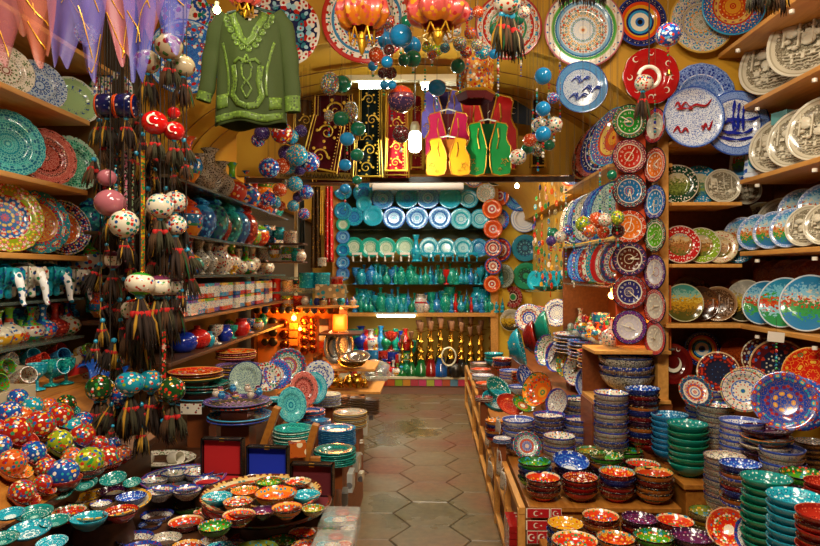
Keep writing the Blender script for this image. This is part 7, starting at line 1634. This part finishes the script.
    cord_to(t, m(12), CEIL - p0.z, .002)
tunic()
# ------------------------------------------------------------ textiles on the beam
def scroll(mb, cx, cz, s, flip=1, mi=0, y=-.006):
    pts = []
    for i in range(22):
        a = i*.42; r = s*(1 - i/24); pts.append((cx + flip*r*math.cos(a), y, cz + r*math.sin(a)))
    mb.tube(pts, s*.10, 5, mi, taper=[1.3 - i*.04 for i in range(22)])
    for k in range(5):
        a = k*1.2; mb.lathe([(1e-4, 0), (s*.16, 0), (s*.2, .004), (1e-4, .006)], 7, mi, (cx + flip*s*1.2*math.cos(a), y, cz + s*1.2*math.sin(a)), R=Matrix.Rotation(PI/2, 3, 'X'))
GEMB = plain('gold_thread', '#c89a28', .5, .4)
def caftan(px0, px1, py0, py1, Y, col, label, rot=0, border=True, scr=3):
    a = W(px0, py1, Y); b = W(px1, py0, Y); w_ = b.x-a.x; h = b.z-a.z
    t = thing('embroidered_cloth', label, 'textile', ((a.x+b.x)/2, Y, b.z), 0, rot=(0, math.radians(rot), 0))
    m_ = plain('velvet_' + col.strip('#'), col, .9, spec=.1)
    o = put(MB().grid(lambda u, v: ((u-.5)*w_*(1 - .12*(1-v)), .012*math.sin(u*11+v*2), -v*h), 24, 12).mesh('cloth', [m_], True, None), 'cloth', parent=t); o.modifiers.new('s', 'SOLIDIFY').thickness = .003
    mb = MB()
    if border:
        for s_ in (-1, 1):
            for k in (.46, .38): mb.tube([(s_*w_*k*(1-.12*(1-v/8)), -.013, -v*h/8) for v in range(9)], .0045 if k > .4 else .0025, 5)
        mb.tube([(-w_*.46 + w_*.92*i/8, -.013, -h*.97) for i in range(9)], .006, 5)
    q = random.Random(px0)
    for i in range(scr):
        scroll(mb, (q.uniform(-.08, .08))*w_, -h*(i+.6)/scr*.92, min(w_*.2, h*.32/scr), 1 if i % 2 else -1, 0, -.016)
    for i in range(int(h/.02)): mb.ball((w_*.30, -.014, -.01 - i*.02), .004, 5, 4)
    put(mb.mesh('gold_embroidery', [GEMB]), 'gold_embroidery', parent=t)
    if Y < 4.2: cord_to(t, -.005, vz(t.location.x) - b.z, .0012)
    return t
caftan(311, 357, 95, 182, 4.40, '#3a0a10', 'maroon velvet panel with gold scrolls, leftmost below the beam lamp', scr=3)
caftan(357, 384, 88, 176, 4.36, '#0a120e', 'black velvet panel with gold scrolls between maroon and crimson ones', scr=4)
caftan(384, 410, 92, 178, 4.32, '#7a0c18', 'crimson velvet panel with gold scrolls left of the white bulb', scr=4)
caftan(292, 318, 100, 176, 4.44, '#4a2c0a', 'bronze brown panel behind the maroon velvet', scr=2)
caftan(410, 424, 96, 170, 4.44, '#7a1410', 'narrow red panel with gold lines behind the bulb', scr=3)
caftan(530, 546, 100, 168, 4.42, '#2a2010', 'black and gold striped cloth right of the red waistcoat', scr=0)
caftan(310, 350, 118, 172, 3.95, '#4a0f14', 'maroon embroidered cushion cover tilted at the left', rot=12, scr=2)
caftan(352, 384, 140, 178, 3.98, '#0c1410', 'black embroidered square with gold border in the second row', scr=2)
caftan(384, 408, 138, 172, 4.00, '#8a1018', 'crimson embroidered square in the second row', scr=2)
bb = thing('embroidered_band', 'gold fringed black band running along the beam at left', 'textile', W(320, 176, 4.2))
put(MB().box((0, 0, 0), (.62, .01, .05)).mesh('band', [plain('gold_cloth', '#9a7414', .6)], False), 'band', (.02, 0, 0), (0, .04, 0), parent=bb)
mb = MB()
for i in range(24): mb.tube([(-.28 + i*.024, -.008, -.014), (-.272 + i*.024, -.008, .014), (-.262 + i*.024, -.008, -.014)], .0025, 4)
put(mb.mesh('band_pattern', [BLACK]), 'band_pattern', (.02, 0, 0), (0, .04, 0), parent=bb)
cord_to(bb, .02, vz(bb.location.x) - bb.location.z, .0012)
rl = thing('rolled_blind', 'white rolled blind along the top of the cabinet', 'blind', W(418, 185, 8.2))
put(MB().tube([(-.58, 0, 0), (.58, 0, 0)], .065, 20).mesh('roll', [plain('blind_white', '#d8cfc0', .6)]), 'roll', parent=rl)
put(MB().tube([(-.62, 0, 0), (-.58, 0, 0)], .03, 12).mesh('end_cap', [CREAM]), 'end_cap', parent=rl)

def waistcoat(pxc, pyt, wpx, hpx, Y, col, trim, label, back='#4a0f14', motif=True, y_off=0):
    p0 = W(pxc, pyt, Y); w_ = M(wpx, Y)/2; h = M(hpx, Y)
    t = thing('waistcoat', label, 'waistcoat', p0)
    fm = plain('satin_' + col.strip('#'), col, .5, spec=.2); bm = plain('satin_' + back.strip('#'), back, .7, spec=.2)
    tm = plain('trim_' + trim.strip('#'), trim, .45, .4)
    right = [(.34, 0), (.78, -.04), (.86, -.10), (.80, -.22), (.80, -.32), (.90, -.42), (.98, -.46), (1.0, -.86), (.93, -.97), (.5, -1.0), (.18, -.96), (.09, -.82), (.07, -.62), (.05, -.50), (.12, -.34), (.24, -.16)]
    back_o = [(.30, -.02), (.72, -.04), (.86, -.10), (.80, -.22), (.80, -.32), (.90, -.42), (.98, -.46), (.98, -.94)]
    mb = MB(); mb.poly([(x*w_, z*h) for x, z in back_o] + [(-x*w_, z*h) for x, z in reversed(back_o)], .004); put(mb.mesh('back_panel', [bm], False), 'back_panel', (0, .02, 0), parent=t)
    for s_ in (-1, 1):
        pts = [(s_*x*w_, z*h) for x, z in right]
        if s_ < 0: pts = pts[::-1]
        mb = MB(); mb.poly(pts, .006); put(mb.mesh('front_panel', [fm], False), 'front_panel', (0, -.006, 0), parent=t)
        mb = MB(); mb.tube([(x, -.011, z) for x, z in pts + pts[:1]], max(.0035, w_*.03), 6)
        mb.tube([(s_*.42*w_, -.011, -.12*h), (s_*.46*w_, -.011, -.3*h), (s_*.38*w_, -.011, -.5*h)], w_*.03, 5)
        if motif:
            scroll(mb, s_*.72*w_, -.74*h, w_*.13, s_, 0, -.012); scroll(mb, s_*.5*w_, -.88*h, w_*.07, s_, 0, -.012)
        put(mb.mesh('gold_trim', [tm]), 'gold_trim', parent=t)
    hg = MB(); hg.tube([(-w_*.75, 0, -.06*h), (-w_*.3, 0, .02*h), (0, 0, .05*h), (w_*.3, 0, .02*h), (w_*.75, 0, -.06*h)], .005, 6); hg.tube([(0, 0, .05*h), (0, 0, .05*h+.04), (.012, 0, .05*h+.055)], .002, 5)
    put(hg.mesh('hanger', [WHITE]), 'hanger', parent=t)
    cord_to(t, .05*h+.04, max(.1, min(3.3, 2.3+ARI*math.sqrt(max(.05, 1-((p0.x+.15)/1.42)**2)) - .004) - p0.z), .001, NYL)
waistcoat(444, 90, 46, 50, 4.34, '#6a5ab8', '#c8902a', 'lilac waistcoat behind the pink one', back='#2a1a4a')
waistcoat(448, 112, 46, 56, 4.22, '#c81450', '#d8901a', 'hot pink waistcoat with gold trim right of the bulb', back='#5a0f1a')
waistcoat(448, 138, 44, 38, 4.08, '#d89a10', '#c8781a', 'golden yellow waistcoat in front of the pink one', back='#a85a10')
waistcoat(470, 142, 26, 34, 4.16, '#c88a14', '#a8640f', 'second golden yellow garment behind the yellow waistcoat', back='#a85a10')
waistcoat(487, 95, 60, 76, 4.26, '#b8100f', '#c88a1a', 'scarlet waistcoat with gold trim, largest of the group', back='#3a0a10')
waistcoat(488, 122, 46, 54, 4.10, '#0f8a3a', '#c88a1a', 'shiny green waistcoat hanging in front of the scarlet one', back='#0a5a2a')
t = thing('flag_pennant', 'dark navy cloth with a white crescent beside the scarlet waistcoat', 'cloth', W(513, 108, 4.36))
put(MB().poly([(-.10, .07), (.02, .05), (.13, -.02), (.12, -.12), (.0, -.10), (-.08, -.04)], .006).mesh('cloth', [plain('navy_cloth', '#0c1a2a', .8)], False), 'cloth', parent=t); mark(t, 'crescent', (.0, -.006, -.02), .022); cord_to(t, .04, .4, .001)
# long scarves hanging by the back left
for i, (px, y0, y1, w_, c, s2, Y) in enumerate(((329, 186, 262, 9, '#b80f1a', '#e0c8c0', 6.2), (316, 186, 268, 11, '#4a3410', '#b8861a', 6.3), (322, 190, 235, 4, '#c89a14', '#e8d8a0', 6.15), (302, 200, 260, 6, '#0f1a1a', '#2a2a2a', 6.3))):
    a = W(px, y1, Y); h = M(y1-y0, Y); Wd = M(w_, Y)/2
    o = put(MB().grid(lambda u, v: ((u-.5)*2*Wd*(.8+.25*v), .02*math.sin(u*15+i), (1-v)*h), 20, 12).mesh('long_scarf', [painted('scarf_%d' % i, [(0, c)], [s2, c, c], scale=40, fold=0, size=.25, rough=.6)], True, None), 'long_scarf', a,
            label='long %s scarf hanging from the beam at the back left' % ('red sequined', 'brown and gold', 'narrow yellow', 'black')[i], cat='scarf')
    o.modifiers.new('s', 'SOLIDIFY').thickness = .003
sr_ = unit('scarf_rail', 'wooden rail carrying the long scarves at the back left', 'rail'); board(sr_, W(317, 186, 6.25)+Vector((0, 0, .02)), (.5, .03, .03), WOODD, 'rail_bar')
board(sr_, W(296, 250, 6.35), (.03, .03, 2.0), CREAM, 'post')
# dangling souvenir strings at the back right
cols = ['#c84a1a', '#d8d0c0', '#2a8a4a', '#14409a', '#c8241a', '#2a9ab0', '#d8a01a', '#8a8a80']
for i, (px, y0, y1, Y, c) in enumerate(((540, 175, 215, 6.4, '#d8c8b0'), (546, 176, 212, 6.3, '#c8a08a'), (536, 195, 285, 6.6, '#2a8a4a'), (542, 205, 290, 6.5, '#c84a1a'), (549, 200, 292, 6.3, '#1a6a8a'), (556, 190, 285, 6.1, '#8a8a70'), (562, 185, 290, 5.9, '#4a6a4a'), (552, 160, 200, 6.0, '#b8b0a0'), (534, 215, 250, 6.7, '#c8201a'), (539, 240, 280, 6.6, '#14409a'), (545, 250, 300, 6.4, '#128a8a'), (551, 255, 300, 6.2, '#b8501a'), (557, 255, 300, 6.0, '#128a7a'), (564, 165, 210, 5.7, '#a8a090'))):
    a = W(px, y0, Y); n = max(3, int((y1-y0)*Y/F/.085)); t = thing('souvenir_string', 'string of small flat souvenirs in %s, %s in the dangling curtain at back right' % ('mixed colours', ORD[i]), 'souvenir string', a, group='dangling souvenir strings at the back right')
    for k in range(n):
        cc = c if k % 2 == 0 else cols[(i+k*3) % 8]
        key = ('charm', cc)
        if key not in _cache: _cache[key] = MB().lathe([(1e-4, -.006), (.02, -.006), (.024, 0), (.02, .006), (1e-4, .006)], 14, R=Matrix.Rotation(PI/2, 3, 'X')).mesh('charm', [painted('charm_' + cc.strip('#'), [(0, cc)], ['#e8d8b0', cc, '#c8341a', cc], scale=60, fold=0, size=.3)])
        put(_cache[key], 'charm', (.006*math.sin(k*3+i), 0, -.04-k*.085), (0, 0, k*.7+i), (.7, .7, 1.3), parent=t)
    cord_to(t, -n*.085, 2.7 - a.z, .0012, NYL)

# ------------------------------------------------------------ turquoise ware in the cabinet
q = random.Random(3)
ks = ['turq', 'sea', 'sky', 'emer', 'turq', 'turq', 'sea', 'sky']
shp = ['amphora', 'bottle', 'minaret', 'jar', 'slim', 'goblet', 'flask', 'pot', 'minaret']
for z, y_, n, hh, nm in ((1.447, 8.62, 30, .27, 'upper glass shelf'), (1.447, 8.80, 24, .30, 'upper glass shelf back row'), (1.074, 8.58, 30, .26, 'cabinet top'), (1.074, 8.76, 26, .34, 'cabinet top back row')):
    for i in range(n):
        x = -1.0 + 1.96*i/(n-1) + q.uniform(-.012, .012); k = q.choice(ks)
        if nm == 'cabinet top' and i in (20, 23): k = 'redv'
        if nm == 'cabinet top' and i in (13, 14): k = 'whitev'
        if nm == 'upper glass shelf' and i == 18: k = 'redv'
        sh = 'slim' if k == 'redv' and nm == 'cabinet top' else q.choice(shp)
        vase(Vector((x, y_ + q.uniform(-.02, .02), z)), hh*q.uniform(.7, 1.0), sh, k, 'on the %s, %s from left' % (nm, ORD[i]), 'vase', 'vase', 'small ware on the ' + nm, rs=.66)
vase(W(416, 262, 8.5), .36, 'slim', 'turq', 'standing tall between the small plates')
for i, px in enumerate((357, 373, 389, 405, 425, 437, 449, 461, 473)):
    t = thing('plate_stand', '%s easel stand, %s from the left under the small plates' % ('white' if i < 4 else 'turquoise', ORD[i]), 'stand', W(px, 263, 8.5), group='easel stands under the small plates'); t.location.z = 1.757
    m_ = WHITE if i < 4 else VS['turq'][1]
    put(MB().box((0, 0, .10), (.13, .06, .03)).mesh('seat', [m_], False), 'seat', parent=t)
    for s_ in (-1, 1): put(MB().tube([(s_*.05, 0, .09), (s_*.055, -.01, .05), (s_*.05, 0, 0)], .014, 8).mesh('leg', [m_]), 'leg', parent=t)
# hookahs
def hookah(p, h, gc, label, hose=True, mt=BRASS):
    t = thing('hookah', label, 'hookah', p, group='hookahs in the cabinet'); t.scale = (h, h, h)
    gm2 = plain('hookah_glass_' + gc.strip('#'), gc, .08, coat=.5)
    put(lathe_mesh('vase', [(0, 0), (.16, 0), (.17, .03), (.13, .12), (.08, .2), (.06, .3), (.07, .32), (0, .32)], [gm2], 18), 'vase', parent=t)
    put(lathe_mesh('stem', [(0, .3), (.07, .31), (.04, .36), (.03, .4), (.06, .44), (.03, .5), (.025, .58), (.055, .62), (.025, .68), (.02, .78), (.05, .8), (.11, .81), (.02, .83), (0, .83)], [mt], 14), 'stem', parent=t)
    put(lathe_mesh('bowl_head', [(0, .82), (.03, .83), (.045, .9), (.06, .96), (.055, .98), (0, .93)], [plain('clay', '#5a3416', .7)], 12), 'bowl_head', parent=t)
    if hose:
        key = ('hose',)
        if key not in _cache:
            _cache[key] = MB().tube([(.05, -.02, .46)] + [(.13 + .12*math.cos(2.2 - k*.42), -.06 - .004*k, .34 + .15*math.sin(2.2 - k*.42)) for k in range(30)], .013, 6).mesh('hose', [CREAM])
        put(_cache[key], 'hose', parent=t)
for i, (px, h, c, hs) in enumerate(((411, .60, '#0f5a2a', 0), (421, .72, '#0f5a2a', 0), (431, .74, '#7a0f0f', 0), (441, .78, '#0f4a8a', 1), (452, .74, '#2a1a0a', 0), (462, .72, '#1a1a1a', 0), (471, .66, '#3a2a10', 0), (480, .68, '#5a3a10', 0), (402, .55, '#0f6a2a', 0))):
    hookah(Vector((W(px, 376, 8.42).x, 8.50 - .0*i, .238)), h, c, 'brass hookah with %s glass, %s from the left' % ({'#0f5a2a': 'green', '#7a0f0f': 'red', '#0f4a8a': 'blue', '#2a1a0a': 'brown', '#1a1a1a': 'black', '#3a2a10': 'amber', '#5a3a10': 'bronze', '#0f6a2a': 'small green'}[c], ORD[i]), bool(hs))
for i in range(8): hookah(Vector((-.15 + i*.14, 8.66, .238)), .74 + .04*(i % 3), ('#2a2010', '#5a1a10', '#10402a')[i % 3], 'hookah in the back row of the cabinet, %s from the left' % ORD[i], False)
put(lathe_mesh('urn', [(0, 0), (.3, 0), (.42, .2), (.5, .5), (.42, .8), (.2, .95), (0, 1)], [STEEL]), 'urn', Vector((W(456, 376, 8.4).x, 8.40, .238)), s=.18, label='dark round metal urn on the cabinet sill by the hookahs', cat='urn')
mc = ['redv', 'sky', 'sea', 'whitev', 'emer', 'cobaltv', 'yellowgreen', 'redp']
for r_, (z, n, yy) in enumerate(((.238, 13, 8.48), (.238, 12, 8.62), (.56, 11, 8.62), (.238, 10, 8.74))):
    for i in range(n):
        k = mc[(i*3 + r_*5) % 8]
        x = -1.0 + i*(.74/n)
        vase(Vector((x, yy, z)), (.20, .32, .30, .5)[r_]*q.uniform(.8, 1.1), q.choice(['minaret', 'slim', 'amphora', 'goblet', 'bottle']), k, 'in the lower left of the cabinet, row %d, %s' % (r_+1, ORD[i]), 'bottle', 'bottle', 'small coloured bottles in the cabinet')
cs_ = unit('cabinet_shelf', 'small inner shelf low in the cabinet at left'); board(cs_, (-.83, 8.62, .552), (.85, .2, .014), GLASS)
tb = thing('fluorescent_lamp', 'slim fluorescent tube glowing under the cabinet top', 'lamp', W(396, 316, 8.5)); put(MB().tube([(-.25, 0, 0), (.25, 0, 0)], .016, 10).mesh('tube', [emit('tube_glow', '#e8f2e0', 14)]), 'tube', parent=tb)
put(MB().box((0, 0, .03), (.56, .04, .02)).mesh('fixture', [WHITE], False), 'fixture', parent=tb)
# fluorescent lamp above the textiles
fl = thing('fluorescent_lamp', 'white fluorescent fixture above the black velvet panel', 'lamp', W(372, 82, 4.0)); put(MB().tube([(-.08, 0, -.02), (.12, 0, -.02)], .022, 12).mesh('tube', [emit('tube_glow2', '#f4fff0', 18)]), 'tube', parent=fl)
put(MB().box((.2, 0, .02), (.95, .05, .035)).mesh('fixture', [CREAM], False), 'fixture', parent=fl)
put(MB().box((.45, 0, -.005), (.3, .10, .02)).mesh('tray', [CREAM], False), 'tray', parent=fl); cord_to(fl, .03, .25, .003)
put(MB().lathe([(1e-4, -.02), (.02, -.02), (.02, .02), (1e-4, .02)], 10).mesh('starter_glow', [emit('tube_glow2', '', 1)]), 'starter_glow', (W(425, 86, 4.0) - fl.location), parent=fl)

# ------------------------------------------------------------ facing shelves with mugs and the warm alcove
ms = unit('display_shelving', 'facing shelves with mugs and tins above the warm alcove', 'shelving', (0, 0, 0))
for py in (307, 291.5, 277): 
    board(ms, (-1.16, 5.58, W(300, py, 5.5).z-.008), (.86, .28, .016), WOODS if py == 307 else GLASS)
board(ms, (-1.52, 5.58, 1.3), (.03, .28, 1.0), WOODD, 'side_panel')
def Zp(py): return W(300, py, 5.5).z
def mug(px, py, wpx, hpx, col, label, Y=5.5, group='mugs on the facing shelves'):
    p = W(px, py, Y); p.z = Zp(py) if Y == 5.5 else p.z; h = M(hpx, Y)
    m_ = flat(col)
    t = put(vase_mesh('mugbody', m_), 'mug', p, (0,0,0), (M(wpx, Y)/.84, M(wpx, Y)/.84, h), label=label, cat='mug', group=group)
    key = ('mh', col)
    if key not in _cache: c2 = hmug.copy(); c2.materials.clear(); c2.materials.append(m_); _cache[key] = c2
    put(_cache[key], 'handle', parent=t)
    put(MB().poly([(-.1, .3), (.1, .3), (.12, .55), (.05, .7), (-.03, .72), (-.06, .55)], .02).mesh('print', [WHITE], False), 'print', (0, -.42, 0), parent=t)
for py, (row_, cs2) in ((277, ('top', ('#1440b0',))), (291.5, ('middle', ('#1440b0', '#b81a14'))), (307, ('lower', ('#1a6ac0', '#b81a14')))):
    for i, c in enumerate(cs2): mug(264 + i*12, py, 10, 13, c, '%s mug with a pale cat-like print, %s row of the facing shelf' % ('blue' if c != '#b81a14' else 'red', row_))
for i, px in enumerate((288, 299)):
    for py, nm in ((291.5, 'middle'), (307, 'lower')): vase(Vector((W(px, py, 5.5).x, 5.5, Zp(py))), .10, 'tub', ('whitered', 'navyneck', 'yellowgreen', 'redp')[i + (2 if py > 300 else 0)], 'beside the red mugs on the %s facing shelf, %s' % (nm, 'left' if i == 0 else 'right'), 'tin')
for i, px in enumerate((307, 322)): vase(W(px, 288, 5.4), .13, 'tub', 'turq', 'large plain tub on the facing shelf, %s of two' % ('left' if i == 0 else 'right'), 'tub')
board(ms, W(314, 289, 5.4) + Vector((0, 0, -.006)), (.34, .2, .012), GLASS)
vase(W(322, 266, 5.4) + Vector((0, 0, -.0)), .07, 'tub', 'whitered', 'standing on the right turquoise tub', 'tin')
vase(W(337, 288, 5.6), .10, 'tub', 'redv', 'right of the two turquoise tubs', 'pot')
for i, (px, py, k) in enumerate(((263, 252, 'whitered'), (275, 250, 'yellowgreen'), (288, 252, 'greenwhite'), (300, 254, 'whitered'), (268, 235, 'bluep'), (280, 232, 'turq'), (290, 236, 'whitered'), (296, 253, 'tealp'))):
    vase(W(px, py+8, 5.0), .10, ('tub', 'pot')[i % 2], k, 'stacked in the dim middle shelf before the scarves, %s' % ORD[i], 'tin', group='tins before the scarves')
ms2 = unit('dim_shelving', 'dim shelves with tins in front of the long scarves'); 
for py in (243.5, 261.5): board(ms2, W(280, py, 5.0) + Vector((0, 0, -.006)), (.40, .2, .012), WOODD)
for i in range(9): vase(W(305 + i*6, 305, 5.35), .07, ('pot', 'minaret', 'jar')[i % 3], ('whitered', 'turq', 'cobaltv', 'navyneck', 'redp')[i % 5], 'in the little crowd right of the mugs, %s' % ORD[i], 'pot', group='little pots right of the mugs')
board(ms, W(328, 306, 5.35) + Vector((0, 0, -.006)), (.50, .2, .012), WOODS)
tk = painted('tray_tile', [(0, '#8a7a5a')], ['#c8b890', '#2a7a8a', '#b8a070'], scale=22, fold=0, size=.36)
put(MB().box((0, 0, 0), (.24, .12, .11)).mesh('box', [tk], False), 'box', W(331, 291, 5.25)+Vector((0,0,0)), label='turquoise edged mosaic box among the little pots', cat='box')
# row of cup bottoms at the alcove's upper edge
for i, px in enumerate((257, 265, 274, 282, 289, 297, 306, 314, 322, 330, 338)):
    k = [STEEL, COPPER, STEEL, STEEL, COPPER, flat('#1a2a6a')][(i*5) % 6]
    key = ('disc', k.name)
    if key not in _cache: _cache[key] = MB().lathe([(1e-4, .3), (.6, .3), (.8, .2), (1, 0), (.9, -.2), (1e-4, -.2)], 18).mesh('round_tin', [k])
    put(_cache[key], 'round_tin', W(px, 310, 5.42) , lean(0, 0), .032, label='small round tin fixed along the alcove edge, %s from the left' % ORD[i], cat='tin', group='round tins along the alcove edge')
al = unit('alcove_board', 'warm lit board studded with copper discs at the back left', 'board')
board(al, (-1.13, 5.56, 1.03), (.82, .02, .60), plain('alcove_yellow', '#c8782a', .6), 'panel')
board(al, (-.80, 5.50, .98), (.02, .14, .62), WOODS, 'side_panel')
dn = 0
for cxp, ys, r, mt in ((273, (322, 332, 342), 4.6, STEEL), (284, (323, 334, 345, 354), 4.6, COPPER), (304.5, (321, 331, 340, 350), 4.6, COPPER), (313, (320, 327, 334, 341, 349), 4.0, COPPER), (265, (318, 330, 342), 3.8, STEEL)):
    for py in ys:
        key = ('disc', mt.name)
        if key not in _cache: _cache[key] = MB().lathe([(1e-4, .3), (.6, .3), (.8, .2), (1, 0), (.9, -.2), (1e-4, -.2)], 18).mesh('round_tin', [mt])
        put(_cache[key], 'copper_dish' if mt is COPPER else 'round_tin', W(cxp, py, 5.52), lean(0, 0), M(r, 5.5), label='small %s disc on the warm alcove board, number %s by columns' % ('copper' if mt is COPPER else 'dark metal', ORD[dn]), cat='dish', group='metal discs on the warm alcove board'); dn += 1
for i, (px, py, c) in enumerate(((294, 326, '#c8781a'), (294, 334, '#b8601a'), (294, 342, '#c8701a'), (324, 322, '#3a2a1a'), (324, 329, '#c8b8a0'), (324, 337, '#d8d0c0'), (324, 345, '#b83a1a'), (324, 353, '#b85a1a'), (325, 360, '#d8d0c0'))):
    key = ('sbox', c)
    if key not in _cache: _cache[key] = MB().box((0, 0, 0), (.075, .04, .055)).mesh('box', [plain('box_' + c.strip('#'), c, .5)], False)
    put(_cache[key], 'box', W(px, py, 5.50), label='little %s box in the alcove, %s' % ('amber' if i < 3 else 'printed', ORD[i]), cat='box', group='little boxes in the alcove')
bulb(294, 318, 5.40, .022, 5.0, '#ff9a30', 'orange glowing bulb at the top of the alcove', .05, 40)
bulb(300, 329, 5.42, .012, 1.5, '#ffb040', 'tiny amber bulb between the copper discs', 0, 40)
# orange lantern
ln = thing('lantern', 'glowing orange house-shaped lantern on the shelf right of the alcove', 'lantern', W(340, 331, 5.2))
put(MB().box((0, 0, .07), (.11, .09, .14)).mesh('body', [emit('lantern_glow', '#ff5a0c', 2.2)], False), 'body', parent=ln); bev(ln.children[0], .02, 3)
put(MB().lathe([(.07, .14), (.03, .18), (1e-4, .2)], 4).mesh('roof', [COPPER], False), 'roof', parent=ln); point(ln.location + Vector((0, -.12, .08)), 2.5, (1, .45, .12), .03)
# brass corner: trays, pots and dark dish stacks
bs = unit('brass_shelving', 'low shelves with brass ware right of the alcove', 'shelving')
board(bs, W(342, 332, 5.25) + Vector((0, 0, -.008)), (.34, .3, .016), WOODD)
board(bs, W(345, 366, 5.1) + Vector((0, .1, -.01)), (.50, .5, .02), WOODS); board(bs, W(350, 388, 5.0) + Vector((0, .1, -.01)), (.50, .5, .02), WOODS)
board(bs, W(318, 385, 5.3), (.03, .3, .5), WOODD, 'side_panel')
for i, (px, py, r, az) in enumerate(((334, 347, 15, 20), (344, 345, 14, 30))):
    put(plate_mesh(SILVER, SILVER, 'rim', 18), 'tray', W(px, py, 5.2), lean(az, 8), (M(r*.72, 5.2), M(r, 5.2)*1.15, M(r, 5.2)), label='oval silver tray leaning in the brass corner, %s' % ('left' if i == 0 else 'right'), cat='tray')
for i, (px, py, r) in enumerate(((352, 362, 14), (358, 357, 12), (350, 358, 10))):
    put(plate_mesh(SILVER if i else BRASS, SILVER, 'rim', 18), 'tray', W(px, py, 5.0), lean(5, 68), M(r, 5.0), label='small silver tray lying on the orange shelf, %s of three' % ORD[i], cat='tray', group='small silver trays on the orange shelf')
for i, px in enumerate((334, 341, 349, 357, 365)): 
    put(vase_mesh(('pot', 'minaret', 'jar')[i % 3], BRASS), 'brass_pot', W(px, 387.5, 4.85), (0,0,0), .10, label='little brass pot on the lower orange shelf, %s from the left' % ORD[i], cat='pot', group='brass pots on the lower orange shelf')
pb_ = put(MB().ball((0,0,0), 1, 14, 9).mesh('plastic_bag', [PLASTIC], False), 'plastic_bag', W(375, 372, 5.4), (0,0,.4), (.13, .12, .10), label='crumpled clear plastic bag by the cabinet sill at left', cat='bag')
for v in pb_.data.vertices: v.co *= 1 + .18*math.sin(v.co.x*9+v.co.z*7)*math.cos(v.co.y*8)
pstack(372, 391, 14, 4.7, .602-.08, ['reliefdark', 'traydark'], 'the dark dish stack, right of three', sp=.10, n=7) if False else None
for i, (px, Y, n) in enumerate(((342, 4.42, 9), (357, 4.45, 8), (371, 4.48, 7))):
    p = W(px, 400, Y)
    for k in range(n):
        key = ('ddish',)
        if key not in _cache: _cache[key] = plate_mesh(plain('dark_dish', '#4a3424', .3), plain('dark_dish', '', .3), 'coupe')
        put(_cache[key], 'dish', (p.x, p.y, .610 + k*.016), (0,0,k), .062, label='dark bronze dish, %s from the bottom of the %s dark stack' % (ORD[k], ('left', 'middle', 'right')[i]), cat='dish', group='dark bronze dishes in three stacks')
# hanging white grocery papers on the left aisle face
# bulbs
bulb(415, 142, 3.9, .038, 14, '#f0fff4', 'large white energy-saving bulb glowing at the centre', 1.0, 26, 'cfl')
bulb(217, 10, 2.4, .014, .5, '#f0ff9a', 'small yellow-green spot bulb at the tunic shoulder', .2, 40)
bulb(517, 186, 6.6, .022, 5, '#fff0d0', 'small white spot bulb before the yellow wall', .5, 40)
bpy.context.view_layer.update()
